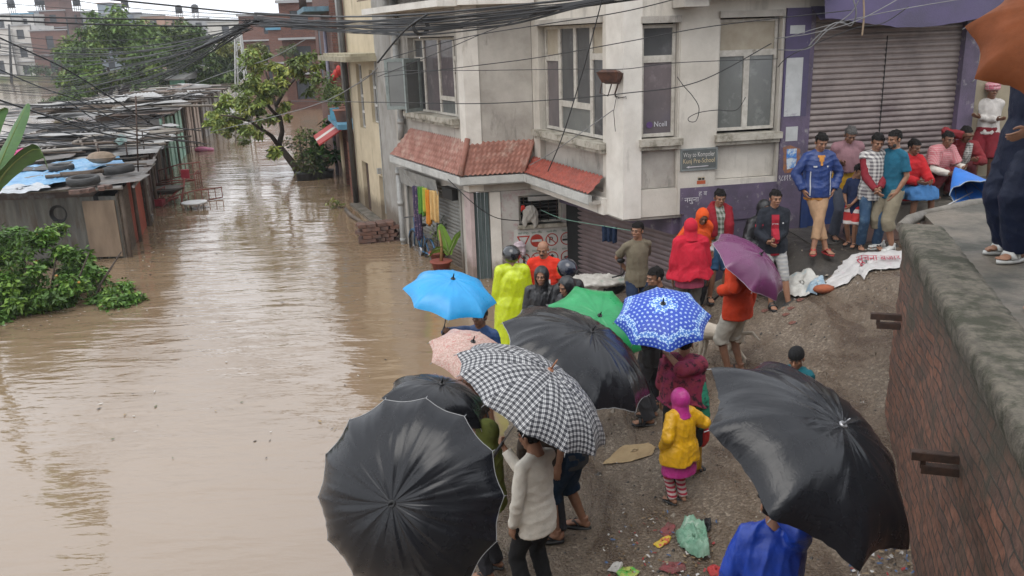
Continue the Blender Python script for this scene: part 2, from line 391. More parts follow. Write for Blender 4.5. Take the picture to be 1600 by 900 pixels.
# ---------------------------------------------------------------- retaining wall and terrace on the right
def brick_mat(name, c1, c2, mortar, scale=1.0, moss=(.05, .06, .02), mlo=.52, mhi=.66, rot=None, rough=.8, size=(.24, .075), top=None):
    m = bpy.data.materials.new(name); m.use_nodes = True; t = m.node_tree; b = t.nodes['Principled BSDF']; L = t.links.new
    tc = nn(t, 'ShaderNodeTexCoord'); mp = nn(t, 'ShaderNodeMapping'); L(tc.outputs['UV'], mp.inputs[0])
    br = nn(t, 'ShaderNodeTexBrick'); L(mp.outputs[0], br.inputs['Vector'])
    br.inputs['Scale'].default_value = 1; br.inputs['Brick Width'].default_value = size[0]*scale; br.inputs['Row Height'].default_value = size[1]*scale
    br.inputs['Mortar Size'].default_value = .008*scale; br.inputs['Mortar Smooth'].default_value = .3
    br.inputs['Color1'].default_value = (*c1, 1); br.inputs['Color2'].default_value = (*c2, 1); br.inputs['Mortar'].default_value = (*mortar, 1)
    n1 = nn(t, 'ShaderNodeTexNoise', Scale=1.3, Detail=8.0, Roughness=.7); L(tc.outputs['Object'], n1.inputs['Vector'])
    r1 = nn(t, 'ShaderNodeMapRange'); r1.inputs[1].default_value = mlo; r1.inputs[2].default_value = mhi; L(n1.outputs[0], r1.inputs[0])
    if top:                                              # black algae creeping down from the coping in ragged tongues
        sp = nn(t, 'ShaderNodeSeparateXYZ'); L(tc.outputs['UV'], sp.inputs[0]); rz_ = nn(t, 'ShaderNodeMapRange'); rz_.inputs[1].default_value = top[0]; rz_.inputs[2].default_value = top[1]; L(sp.outputs[1], rz_.inputs[0])
        mpt = nn(t, 'ShaderNodeMapping'); mpt.inputs['Scale'].default_value = (3.2, .8, 1); L(tc.outputs['UV'], mpt.inputs[0]); nt_ = nn(t, 'ShaderNodeTexNoise', Scale=1.6, Detail=8.0, Roughness=.7); L(mpt.outputs[0], nt_.inputs['Vector'])
        ad_ = nn(t, 'ShaderNodeMath', operation='ADD'); L(rz_.outputs[0], ad_.inputs[0]); L(nt_.outputs[0], ad_.inputs[1]); r2 = nn(t, 'ShaderNodeMapRange'); r2.inputs[1].default_value = .85; r2.inputs[2].default_value = 1.15; L(ad_.outputs[0], r2.inputs[0])
        mxx = nn(t, 'ShaderNodeMath', operation='MAXIMUM'); L(r1.outputs[0], mxx.inputs[0]); L(r2.outputs[0], mxx.inputs[1]); r1 = mxx
    n2 = nn(t, 'ShaderNodeTexNoise', Scale=16.0, Detail=6.0, Roughness=.7); L(tc.outputs['Object'], n2.inputs['Vector'])
    c2r = nn(t, 'ShaderNodeValToRGB'); L(n2.outputs[0], c2r.inputs[0]); c2r.color_ramp.elements[0].position = .3; c2r.color_ramp.elements[0].color = (.38, .38, .38, 1); c2r.color_ramp.elements[1].position = .68; c2r.color_ramp.elements[1].color = (1.0, 1.0, 1.0, 1)
    mu = nn(t, 'ShaderNodeMix', data_type='RGBA', blend_type='MULTIPLY'); mu.inputs[0].default_value = 1; L(br.outputs[0], mu.inputs[6]); L(c2r.outputs[0], mu.inputs[7])
    mx = nn(t, 'ShaderNodeMix', data_type='RGBA'); L(r1.outputs[0], mx.inputs[0]); L(mu.outputs[2], mx.inputs[6]); mx.inputs[7].default_value = (*moss, 1)
    L(mx.outputs[2], b.inputs['Base Color']); b.inputs['Roughness'].default_value = rough
    iv = nn(t, 'ShaderNodeMath', operation='MULTIPLY'); L(br.outputs['Fac'], iv.inputs[0]); iv.inputs[1].default_value = -1.2
    ad = nn(t, 'ShaderNodeMath', operation='ADD'); L(iv.outputs[0], ad.inputs[0]); L(n2.outputs[0], ad.inputs[1])
    bp = nn(t, 'ShaderNodeBump', Strength=.8, Distance=.015); L(ad.outputs[0], bp.inputs['Height']); L(bp.outputs[0], b.inputs['Normal'])
    return m
def wall_uv(o):
    """lay brick courses on every face by its own direction"""
    me = o.data; uv = me.uv_layers.new(name='UVMap'); 
    for p in me.polygons:
        n = p.normal
        t = Vector((-n.y, n.x, 0)); t = t.normalized() if t.length > .01 else Vector((1, 0, 0)); b = n.cross(t)
        for li in p.loop_indices:
            c = me.vertices[me.loops[li].vertex_index].co; uv.data[li].uv = (c.dot(t), c.dot(b) if abs(n.z) > .7 else c.z)
TZ = 2.7
TE = [(3.60, 7.77), (2.27, 3.52)]                         # outer edge of the terrace seen in the photo
ed = (Vector((2.27, 3.52)) - Vector((3.60, 7.77))).normalized()
nr = Vector((2.27, 3.52)) + ed*4.5                       # runs on towards and past the photographer
ret = thing('retaining_wall', 'mossy red brick retaining wall with a worn concrete coping holding up the terrace', 'wall', (3.6, 7.77, .6))
def wall_face():
    # gently bulging old brickwork, meshed finely
    a, b = Vector((3.64, 7.77)), nr + Vector((.04, 0)); nrm = Vector((ed.y, -ed.x)); nrm = nrm if nrm.x < 0 else -nrm
    L = (b-a).length; ns, nz = 110, 40; V = []; uvs = []
    for j in range(nz+1):
        for i in range(ns+1):
            q = a + (b-a)*(i/ns); z = -.4 + (TZ-.10+.4)*j/nz
            k = mnoise.noise(Vector((i*L/ns*.9, z*1.1, 3)))*.05 + mnoise.noise(Vector((i*L/ns*5, z*9, 7)))*.02
            k += .035*max(0, 1-(z/2.3))                    # batter: the foot stands out
            e = q + nrm*k; V.append((e.x, e.y, z)); uvs.append((i*L/ns, z))
    I = (np.arange(nz)[:, None]*(ns+1) + np.arange(ns)[None]).ravel(); F = np.stack([I, I+ns+1, I+ns+2, I+1], -1)
    o = np_mesh('brick_face', V, F, brick_mat('old_mossy_brick', (.29, .130, .082), (.155, .090, .068), (.075, .065, .05), moss=(.065, .056, .040), mlo=.49, mhi=.64, size=(.23, .085), top=(1.75, 2.95)), parent=ret)
    uv = o.data.uv_layers.new(name='UVMap'); U = np.array(uvs)[[l.vertex_index for l in o.data.loops]]; uv.data.foreach_set('uv', U.ravel())
    # end face of the wall, turned to the shops
    mb = MB(); c = Vector((3.66, 7.77)); d2 = Vector((11.4, 10.6))
    mb.quad((c.x-.02, c.y+.0, -.4), (c.x-.02, c.y, TZ-.1), (d2.x, d2.y, TZ-.1), (d2.x, d2.y, -.4))
    e = mb.build('end_face', M_CONCD, ret)
wall_face()
def coping():
    # thick uneven concrete edge, its lip broken by wear
    mbk = MB(); a, b = Vector((3.60, 7.77)), nr; L = (b-a).length; n = 260; inn = Vector((-ed.y, ed.x)); inn = inn if inn.x > 0 else -inn
    prof = [(.01, -.17), (-.012, -.10), (-.012, -.03), (.0, .0), (.03, .012), (.15, .012), (.31, .006), (.36, -.012), (.36, -.17)]
    V = []
    for i in range(n+1):
        q = a + (b-a)*(i/n)
        for (o, z) in prof:
            w_ = mnoise.noise(Vector((i*L/n*2.2, o*6, z*5)))*.004 + mnoise.noise(Vector((i*L/n*9, o*9, z*9)))*.006 + mnoise.noise(Vector((i*L/n*31, o*23, z*23)))*.007
            p = q + inn*(o + w_); V.append((p.x, p.y, TZ+.004+z+w_*.45))
    k = len(prof); F = [(i*k+j, i*k+j+1, (i+1)*k+j+1, (i+1)*k+j) for i in range(n) for j in range(k-1)]
    np_mesh('coping', V, F, mat('mossy_coping', (.150, .132, .100), .8, (.085, .074, .056), scale=14, bump=1.0, bscale=60, detail=9, col3=(.040, .040, .022), scale3=4.5, lo3=.48, hi3=.60, contrast=(.4, .6)), parent=ret)
coping()
mb = MB(); inn = Vector((-ed.y, ed.x)); inn = inn if inn.x > 0 else -inn
p0 = Vector((3.60, 7.77)) + inn*.30; p1 = nr + inn*.30
mb.prism([(p0.x, p0.y), (p1.x, p1.y), (12, -2.5), (12, 10.4), (8.0, 9.95), (5.3, 8.95), (4.05, 8.3)], TZ-.3, TZ-.008)
ter = mb.build('terrace', mat('worn_terrace_concrete', (.16, .135, .105), .55, (.085, .076, .062), scale=1.8, bump=.6, bscale=36, col3=(.045, .045, .035), scale3=.9, lo3=.52, hi3=.66, rvar=.25)); tag(ter, kind='structure')
mb = MB(); q = [(3.62, 7.80), (4.05, 8.3), (5.3, 8.95), (8.0, 9.95)]
for i in range(3):
    a, b = Vector(q[i]), Vector(q[i+1]); mb.tube([(a.x, a.y, TZ-.03), ((a.x+b.x)/2, (a.y+b.y)/2+.02, TZ-.02), (b.x, b.y, TZ-.03)], [.05, .06, .05], 8)
tag(mb.build('terrace_kerb', M_CONC), kind='structure')
# unseen house block added behind the camera to darken reflections and shade what faces it
mb = MB(); mb.prism([(-3.2, -2.4), (-3.2, -9), (15, -9), (15, -2.4)], 0, 7.2); ho = mb.build('terrace_house', mat('shade_house_render', (.24, .22, .20), .9)); recentre(ho, (8, -3.2, 0)); tag(ho, 'plain house behind the terrace on the side the picture is taken from', 'house')
# steel angle brackets cast into the wall
M_STEEL = mat('rusty_dark_steel', (.045, .032, .027), .55, (.09, .05, .035), scale=14, metal=.3, bump=.3)
def bracket(u, v, lab):
    nrm = Vector((ed.y, -ed.x)); nrm = nrm if nrm.x < 0 else -nrm
    # plane of the face
    a = Vector((3.60, 7.77)); d = ray(u, v); k = ((a.x-CAM.x)*nrm.x + (a.y-CAM.y)*nrm.y)/(d.x*nrm.x + d.y*nrm.y); p = CAM + d*k
    t = thing('steel_bracket', lab, 'bracket', p, 'steel brackets on the retaining wall')
    N = Vector((nrm.x, nrm.y, 0)); T = Vector((ed.x, ed.y, 0))
    for nm, off, ln in (('arm', .05, .30), ('arm', -.035, .24)):
        m2 = MB(); c0 = p + Vector((0, 0, off)); c = c0 + N*(ln/2-.06)
        R = Matrix((N, T, Vector((0, 0, 1)))).transposed().to_4x4()
        m2.box(c, (ln, .05, .006), mat4=R); m2.box(c + T*.0265 + Vector((0, 0, -.025)), (ln, .005, .05), mat4=R)
        m2.build(nm, M_STEEL, t)
    m2 = MB(); m2.box(p + N*.17, (.03, .03, .11), mat4=R); m2.build('web_plate', M_STEEL, t)
bracket(1404, 500, 'dark steel angle bracket near the far end of the brick wall')
bracket(1490, 722, 'dark steel angle bracket lower down in the middle of the brick wall')
# ================================================================ the corner building
A = Plane((-2.45, 19.5), (-.72, 16.0)); B1 = Plane((-.72, 16.0), (.50, 16.2)); B2 = Plane((.50, 16.2), (1.75, 13.0)); C = Plane((1.75, 13.0), (4.6, 13.55))
G2 = Plane((1.1, 16.3), (2.7, 13.25))
def off(pl, d):
    q = Plane(pl.a.xy + pl.n.xy*d, pl.b.xy + pl.n.xy*d); return q
PL_W = mat('dirty_white_plaster', (.60, .56, .495), .85, (.45, .415, .36), scale=2.2, bump=.25, bscale=30, col3=(.20, .18, .155), scale3=1.5, lo3=.53, hi3=.78, stretch3=(1.6, 1.6, .35), contrast=(.3, .7))
PL_G = mat('grey_stained_plaster', (.46, .43, .385), .85, (.32, .295, .26), scale=1.8, bump=.3, bscale=26, col3=(.115, .105, .092), scale3=1.8, lo3=.55, hi3=.74, stretch3=(1.8, 1.8, .5))
PL_P = mat('white_painted_pillar', (.70, .665, .605), .8, (.57, .535, .48), tide=.25, scale=2.5, bump=.15, col3=(.24, .215, .18), scale3=2.6, lo3=.6, hi3=.8, stretch3=(1.8, 1.8, .3))
PURP = mat('scuffed_purple_paint', (.118, .088, .142), .7, (.080, .064, .096), scale=2.5, bump=.3, bscale=40, col3=(.27, .25, .26), scale3=4.5, lo3=.58, hi3=.68, contrast=(.4, .6))
PURPV = mat('violet_paint', (.078, .060, .135), .65, (.058, .048, .09), scale=2.2, bump=.3, col3=(.30, .28, .31), scale3=4.0, lo3=.66, hi3=.74)
M_FRAME = mat('chipped_white_frame', (.55, .52, .465), .65, (.40, .37, .32), scale=10, bump=.25, bscale=50, col3=(.15, .12, .09), scale3=9, lo3=.6, hi3=.72)
M_FRAMEG = mat('greenish_grey_shutter_wood', (.27, .31, .30), .65, (.19, .22, .21), scale=9, bump=.25)
def glass_mat(name, c1, c2):
    return mat(name, c1, .12, c2, scale=1.4, spec=.6, stretch=(1, 1, .6), col3=tuple(x*1.7 for x in c1), scale3=2.2, lo3=.55, hi3=.75)
GL_D = glass_mat('dusty_dark_glass', (.085, .086, .088), (.05, .052, .055))
GL_M = glass_mat('curtained_glass', (.155, .13, .135), (.10, .09, .095))
GL_G = glass_mat('papered_grey_glass', (.17, .175, .165), (.12, .125, .12))
M_PAPER = mat('yellowed_paper_pane', (.40, .35, .27), .75, (.32, .27, .2), scale=4)
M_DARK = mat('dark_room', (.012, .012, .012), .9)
M_SHUT = mat('brown_grey_roller_steel', (.27, .225, .205), .5, (.19, .155, .145), scale=2.4, bump=.15, metal=.35, col3=(.12, .09, .09), scale3=1.2, lo3=.5, hi3=.72, stretch3=(.5, .5, 1))
M_SHUTG = mat('grey_roller_steel', (.30, .30, .28), .5, (.21, .21, .195), tide=.35, scale=2.4, bump=.15, metal=.3, col3=(.12, .115, .10), scale3=1.5, lo3=.55, hi3=.75)
M_PIPE = mat('grey_plastic_pipe', (.36, .36, .345), .5, (.25, .25, .24), scale=6)
M_TILE = mat('red_clay_tile', (.33, .145, .105), .65, (.225, .095, .068), scale=5, bump=.3, bscale=30, col3=(.44, .31, .25), scale3=3.2, lo3=.5, hi3=.72, rvar=.15)
M_TILER = mat('red_painted_tile', (.33, .075, .05), .55, (.23, .06, .042), scale=6, bump=.2)
M_FASC = mat('weathered_white_fascia', (.52, .52, .49), .7, (.36, .36, .34), scale=3.5, bump=.2, col3=(.14, .135, .12), scale3=4, lo3=.58, hi3=.72, stretch3=(2, 2, .5))
M_SILL = mat('mossy_window_sill', (.44, .41, .35), .85, (.27, .245, .195), scale=5, bump=.35, col3=(.11, .10, .07), scale3=5, lo3=.5, hi3=.7)

bld = thing('corner_building', 'two storey corner building of stained white plaster with red tile canopies and purple shop front', 'building', (.5, 15.4, 0))
ZT = 7.2
def window(pl, s0, s1, z0, z1, d, panes, parent=bld, fw=.045, fm=None, sill=None, label=None):
    """panes: list of (f0, f1, g0, g1, glass) as fractions of the frame"""
    q = off(pl, d); mb = MB(); W, Hh = s1-s0, z1-z0
    holes = [(s0+W*a+fw/2, s0+W*b-fw/2, z0+Hh*c+fw/2, z0+Hh*e-fw/2) for a, b, c, e, g in panes]
    q.wall(mb, s0, s1, z0, z1, .055, holes)
    fr = mb.build('window', fm or M_FRAME, parent)
    if label: fr['label'] = label
    for h, (a, b, c, e, g) in zip(holes, panes):
        m2 = MB(); q.box(m2, h[0]-.004, h[1]+.004, h[2]-.004, h[3]+.004, -.035, -.027); m2.build('pane', g, fr)
    if sill:
        m2 = MB(); sb = sill; pl.box(m2, sb[0], sb[1], sb[2]-.10, sb[2], -.22, sb[3]); pl.box(m2, sb[0]+.02, sb[1]-.02, sb[2]-.16, sb[2]-.102, -.22, sb[3]-.05); m2.build('sill', M_SILL, fr)
    return fr
# ---- upper walls
def upper(pl, s0, s1, z0, holes, m, name='wall', th=.24):
    mb = MB(); pl.wall(mb, s0, s1, z0, ZT, th, holes); return mb.build(name, m, bld)
upper(A, -.02, A.len, 1.70, [(1.05, 3.52, 3.02, 4.52)], PL_G)
upper(B1, .262, B1.len-.004, 1.70, [], PL_G)
upper(B2, .005, B2.len-.52, 1.74, [(.30, 2.76, 2.05, 4.64)], PL_W)
upper(C, .27, C.len-.002, 1.74, [(.245+.03, .84, 2.16, 4.60), (1.48, 2.48, 2.24, 4.64)], PL_W)
# corner pillars
mb = MB(); a = A.P(A.len-.0, 0); 
for z0, z1, o in ((1.72, ZT, 0),):
    p = [B1.P(.26, 0, -.2), A.P(A.len-.26, 0, -.2), A.P(A.len-.26, 0, .02), Vector((A.b.x-.018, A.b.y-.022, 0)), B1.P(.26, 0, .02)]
    mb.prism([(v.x, v.y) for v in p], z0, z1)
mb.build('pillar', PL_P, bld)
mb = MB(); p = [B2.P(B2.len-.52, 0, -.2), B2.P(B2.len-.52, 0, .025), Vector((1.735, 12.965, 0)), C.P(.268, 0, .022), C.P(.268, 0, -.2)]
mb.prism([(v.x, v.y) for v in p], 1.735, ZT); mb.build('pillar', PL_P, bld)
mb = MB(); C.box(mb, .86, 1.46, 1.745, 4.60, .001, .02); mb.build('pier', PL_W, bld)
# recess backs
def back(pl, s0, s1, z0, z1, d, m): mb = MB(); pl.box(mb, s0, s1, z0, z1, d-.03, d); mb.build('recess_panel', m, bld)
back(B2, .31, 2.75, 2.06, 2.72, -.10, PL_G); back(C, .28, .835, 2.17, 2.80, -.07, PL_G); back(C, 1.485, 2.475, 2.25, 2.84, -.07, PL_W)
for pl, s0, s1, z in ((B2, .28, 2.78, 4.645), (C, .25, .86, 4.605), (C, 1.46, 2.5, 4.645)):
    mb = MB(); pl.box(mb, s0, s1, z-.005, z+.09, -.02, .05); mb.build('lintel', PL_G, bld)
# dark rooms behind the windows
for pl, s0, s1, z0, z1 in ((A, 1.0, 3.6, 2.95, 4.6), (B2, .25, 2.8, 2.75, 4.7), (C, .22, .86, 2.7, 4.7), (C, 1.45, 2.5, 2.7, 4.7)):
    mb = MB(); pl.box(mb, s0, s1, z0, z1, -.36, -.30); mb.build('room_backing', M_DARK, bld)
# ---- windows
# W2: tall middle casements, low pane under them, side lights with papered tops
window(B2, .34, 2.74, 2.86, 4.625, -.12, [
    (0, .25, 0, .70, GL_M), (0, .25, .70, 1, M_PAPER), (.25, .50, .27, 1, GL_D), (.50, .75, .27, 1, GL_D), (.25, .75, 0, .27, GL_G), (.75, 1, 0, .72, GL_D), (.75, 1, .72, 1, M_PAPER)], fw=.10, sill=(.22, 2.90, 2.84, .14))
window(C, .285, .83, 2.95, 4.58, -.10, [(0, 1, 0, .70, GL_M), (0, 1, .70, 1, GL_D)], fw=.10, sill=(.23, .90, 2.93, .11))
window(C, 1.49, 2.46, 2.98, 4.62, -.10, [(0, .5, 0, .70, GL_G), (.5, 1, 0, .70, GL_G), (0, 1, .70, 1, M_PAPER)], fw=.09, sill=(1.44, 2.52, 2.94, .11))
# W1: open casements on the street side
fr = window(A, 1.08, 3.50, 3.05, 4.50, -.12, [(.0, .22, 0, .72, M_DARK), (0, .22, .72, 1, GL_D), (.22, .55, .0, 1, GL_M), (.55, .86, .22, 1, GL_M), (.55, .86, 0, .22, GL_G), (.86, 1, 0, .74, GL_D), (.86, 1, .74, 1, GL_D)], fw=.08, sill=(.95, 3.58, 3.04, .16))
def sash(s, ang, w_):
    t = A.t*math.cos(rad(ang)) + A.n*math.sin(rad(ang)); p = A.P(s, 0, .0); q = Plane((p.x, p.y), (p.x+t.x*w_, p.y+t.y*w_))
    mb = MB(); q.wall(mb, 0, q.len, 3.08, 4.12, .035, [(.07, q.len-.07, 3.15, 4.05)]); f = mb.build('open_sash', M_FRAMEG, bld)
    m2 = MB(); q.box(m2, .068, q.len-.068, 3.148, 4.052, -.022, -.014); m2.build('pane', GL_G, f)
sash(1.12, 128, .55); sash(1.66, 62, .50)
# sticker in the narrow window: round mark and word
CW = off(C, -.118)
put_text('sticker_lettering', 'Ncell', .11, mat('sticker_white', (.55, .55, .58), .6), CW.P(.515, 3.10, .0), C.t, (0, 0, 1), bld, width=.20)
mb = MB(); mb.tube([CW.P(.44, 3.13, .001), CW.P(.44, 3.13, .006)], .05, 14); mb.build('sticker_mark', mat('sticker_purple', (.10, .05, .16), .5), bld)
# ---- floor slab edge and overhang
pts = [A.P(-.02, 0, -.02), A.P(A.len-.2, 0, -.02), B1.P(.2, 0, -.03), B1.P(B1.len, 0, -.03), B2.P(.1, 0, -.03), B2.P(B2.len-.1, 0, -.03), C.P(.1, 0, -.03), C.P(C.len, 0, -.03), Vector((4.0, 17.2, 0)), Vector((-1.2, 20.0, 0))]
mb = MB(); mb.prism([(p.x, p.y) for p in pts], 1.69, 1.735); mb.build('floor_slab', PL_G, bld)
mb = MB(); B2.box(mb, .0, B2.len-.50, 1.72, 1.98, .004, .09); mb.build('beam', PL_P, bld)
# ---- ground floor, street side
mb = MB(); A.wall(mb, -.02, A.len-.30, -1.2, 1.70, .25, [(.52, 3.42, -1.1, 1.64)]); mb.build('wall', PL_G, bld)
def shutter(pl, s0, s1, z0, z1, d, m, name='roller_shutter', pitch=.075, amp=.014):
    n = int((z1-z0)/(pitch/6)); V = []; q = off(pl, d)
    for i in range(n+1):
        z = z0+(z1-z0)*i/n; k = amp*abs(math.sin(math.pi*(z-z0)/pitch))**.7
        V += [tuple(q.P(s0, z, k)), tuple(q.P(s1, z, k))]
    F = [(2*i, 2*i+1, 2*i+3, 2*i+2) for i in range(n)]
    return np_mesh(name, V, F, m, bld, smooth=False)
shutter(A, .52, 3.42, -1.1, 1.64, -.16, M_SHUTG)
for s_ in (.45, 3.42): mb = MB(); A.box(mb, s_, s_+.07, -1.2, 1.66, -.03, .03); mb.build('shutter_guide', M_SHUTG, bld)
# tin name board over the shutter, and a broken black box beside it
mb = MB(); q = off(A, .10); 
for i in range(10):
    a, b = .35+i*.22, .35+(i+1)*.22; k = [.02*mnoise.noise(Vector((i*1.7, 0, 0))), .02*mnoise.noise(Vector(((i+1)*1.7, 0, 0)))]
    mb.hexa([q.P(a, 1.44, k[0]), q.P(b, 1.42, k[1]), q.P(b, 1.42, k[1]-.01), q.P(a, 1.44, k[0]-.01), q.P(a, 1.78, k[0]+.05), q.P(b, 1.78, k[1]+.05), q.P(b, 1.78, k[1]+.04), q.P(a, 1.78, k[0]+.04)])
mb.build('tin_board', mat('bleached_tin', (.40, .40, .38), .5, (.24, .24, .225), scale=4, metal=.2, col3=(.13, .12, .10), scale3=5, lo3=.55, hi3=.7), bld)
mb = MB(); A.box(mb, 2.85, 3.36, 1.48, 1.70, .02, .14); mb.build('shutter_box', mat('black_iron', (.02, .02, .02), .6, metal=.4), bld)
# drainpipes
mb = MB(); mb.tube([A.P(.18, -1, .09), A.P(.18, 1.75, .09)], .06, 12)
for z in (.05, .9, 1.6): mb.tube([A.P(.18, z, .09), A.P(.18, z+.09, .09)], .072, 12)
mb.build('drainpipe', M_PIPE, bld)
mb = MB(); mb.tube([A.P(.55, 2.4, .10), A.P(.62, 2.7, .10), A.P(.62, ZT, .10)], .07, 12)
for z in (2.75, 3.4, 4.4): mb.tube([A.P(.62, z, .10), A.P(.62, z+.1, .10)], .084, 12)
mb.build('drainpipe', M_PIPE, bld)
# corner post, door, white pillar
PINK = mat('faded_pink_paint', (.47, .37, .36), .8, (.38, .31, .295), tide=.3, scale=4, col3=(.24, .20, .19), scale3=7, lo3=.58, hi3=.7)
mb = MB(); p = [A.P(A.len-.28, 0, -.2), A.P(A.len-.28, 0, .01), Vector((A.b.x-.01, A.b.y-.012, 0)), B1.P(.06, 0, .01), B1.P(.06, 0, -.2)]; mb.prism([(v.x, v.y) for v in p], -1.2, 1.69); mb.build('pillar', PINK, bld)
mb = MB()
for i in range(4):
    s0 = .065+i*.072; B1.box(mb, s0, s0+.064, -1.1, 1.68, -.10, -.06+.012*(i % 2))
mb.build('door', mat('teal_grey_plank_door', (.085, .115, .115), .65, (.055, .075, .075), scale=5, stretch=(3, 3, .4), bump=.3), bld)
mb = MB(); B1.box(mb, .36, .56, -1.2, 1.69, -.2, .03); mb.build('pillar', PL_P, bld)
PATCH = mat('peeling_pink_white_plaster', (.46, .44, .41), .85, (.36, .34, .315), tide=.3, scale=2.6, bump=.3, col3=(.36, .25, .25), scale3=6, lo3=.52, hi3=.66)
mb = MB(); B1.wall(mb, .565, 2.06, -1.2, 1.69, .2, [(.91, 1.76, 1.02, 1.58)]); mb.build('wall', PATCH, bld)
# barred window with louvres
gw = MB(); q = off(B1, -.10); q.wall(gw, .915, 1.755, 1.025, 1.575, .05, [(.96, 1.71, 1.07, 1.53)]); gwo = gw.build('window', M_FRAME, bld)
m2 = MB()
for i in range(6): B1.box(m2, .97, 1.70, 1.09+i*.075, 1.10+i*.075, -.16, -.10)
m2.build('louvre', mat('grey_louvre', (.10, .10, .10), .5), gwo)
m2 = MB()
for i in range(5): m2.tube([B1.P(1.02+i*.16, 1.06, -.07), B1.P(1.02+i*.16, 1.54, -.07)], .008, 6)
m2.build('bar', M_STEEL, gwo)
m2 = MB(); B1.box(m2, .88, 1.82, .95, 1.02, -.1, .07); m2.build('sill', M_SILL, gwo)
m2 = MB(); B1.box(m2, 1.1, 1.7, 1.48, 1.56, -.05, .05); m2.build('blind', mat('pale_blind', (.45, .44, .42), .6), gwo)
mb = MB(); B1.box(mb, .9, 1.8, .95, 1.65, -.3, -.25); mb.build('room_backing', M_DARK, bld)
mb = MB(); B1.box(mb, 2.0, 2.12, -1, 1.69, -.1, .06); mb.build('post', mat('dark_purple_post', (.06, .045, .06), .6), bld)
# diagonal shutter under the overhang and its purple beam
shutter(G2, .12, G2.len+.02, -1.0, 1.58, -.03, mat('dusky_pink_grey_roller_steel', (.215, .165, .165), .5, (.15, .115, .115), scale=2.2, bump=.15, metal=.3), pitch=.085)
mb = MB(); G2.box(mb, .0, G2.len-.05, 1.42, 1.70, .02, .16); mb.build('beam', PURP, bld)
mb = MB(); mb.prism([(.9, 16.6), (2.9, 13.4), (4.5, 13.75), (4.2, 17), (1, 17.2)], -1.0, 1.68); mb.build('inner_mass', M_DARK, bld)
mb = MB(); mb.prism([(-.05, 17.0), (.75, 17.0), (2.2, 13.75), (9, 15.1), (8.5, 19.5), (-1, 20.6), (-1.7, 19.9)], 1.8, 7.1); mb.build('inner_mass', M_DARK, bld)  # unseen dark core, added to stop sky showing through the window gaps
# ---- purple wall on the lane side
mb = MB(); C.wall(mb, .95, C.len, -.2, 1.745, .2, []); mb.build('wall', PURP, bld)
mb = MB(); C.box(mb, .90, 2.52, 1.75, 2.155, .0045, .024); C.box(mb, .97, 2.52, 1.60, 1.75, .0045, .021); mb.build('painted_dado', PURP, bld)
mb = MB(); C.box(mb, 2.52, C.len+.02, -.2, 3.15, .005, .045); mb.build('pilaster', PURP, bld)
mb = MB(); C.box(mb, 2.52, C.len+.02, 3.15, 4.75, .005, .045); mb.build('pilaster', PURPV, bld)
mb = MB(); C.box(mb, 2.55, C.len-.08, 3.16, 4.03, .046, .049); C.box(mb, 2.60, 2.80, 2.78, 3.0, .046, .049); C.box(mb, 2.58, 2.82, 4.38, 4.5, .046, .049); mb.build('poster_remains', mat('torn_whitewash', (.47, .48, .475), .8, (.38, .385, .38), scale=4, col3=(.20, .18, .22), scale3=5, lo3=.6, hi3=.7), bld)
mb = MB(); C.box(mb, 2.93, 3.06, 1.3, 2.35, .05, .06); C.box(mb, 3.065, 5.575, .8, 1.98, -.045, -.02); mb.build('blue_dado', mat('royal_blue_paint', (.018, .045, .16), .6, (.012, .03, .10), scale=4, col3=(.12, .12, .16), scale3=7, lo3=.66, hi3=.72), bld)
# the big shop shutter
sh = shutter(C, 3.02, 5.58, 1.985, 4.62, -.08, M_SHUT, pitch=.088, amp=.030)
for s0, s1, z1, d in ((C.len+.021, 3.02, 4.75, .0), (5.58, 5.86, 5.0, .05)): mb = MB(); C.box(mb, s0, s1, 1.2, z1, -.25, d); mb.build('shutter_jamb', PURP, bld)
mb = MB(); C.box(mb, 4.27, 4.285, 1.6, 4.3, -.058, -.05); mb.build('shutter_seam', M_DARK, bld)
# rolled-up hood over the shop, sagging
mb = MB(); n = 24
prev = None
for i in range(n+1):
    s0 = 2.92 + (6.05-2.92)*i/n; sag = -.17*math.sin(math.pi*i/n)**1.5 + .02*mnoise.noise(Vector((i*.6, 0, 5)))
    cur = [C.P(s0, 4.58+sag, .42), C.P(s0, 4.60+sag, .40), C.P(s0, 5.3, .30), C.P(s0, 5.3, .28), C.P(s0, 4.80, -.05), C.P(s0, 4.56+sag*.5, .30)]
    if prev:
        for a, b in ((0, 2), (2, 4), (4, 5), (5, 0)): mb.quad(prev[a], cur[a], cur[b], prev[b])
    prev = cur
mb.build('shop_hood', PURPV, bld)
mb = MB(); C.wall(mb, 2.9, 9.5, 4.7, ZT, .25, []); mb.build('wall', PL_G, bld)
# eave slab and stub beam at the top of the picture
mb = MB(); C.box(mb, .7, 3.1, 4.98, 5.12, .0, .55); C.box(mb, .72, 1.1, 4.80, 4.98, .0, .45); mb.build('eave_slab', PL_G, bld)
mb = MB(); A.box(mb, -.3, A.len+.1, 5.02, 5.14, .0, .5); B1.box(mb, -.1, B1.len, 5.03, 5.13, .0, .35); mb.build('eave_slab', PL_P, bld)
mb = MB()
for i in range(40):
    s0 = -.4 + i*.11; mb.hexa([A.P(s0, 5.30, .55), A.P(s0+.10, 5.30, .55), A.P(s0+.10, 5.55, .0), A.P(s0, 5.55, .0), A.P(s0, 5.32, .56), A.P(s0+.10, 5.32, .56), A.P(s0+.10, 5.57, .01), A.P(s0, 5.57, .01)])
mb.build('balcony_roof', mat('rusty_corrugated', (.24, .17, .12), .7, (.12, .08, .06), scale=5), bld)
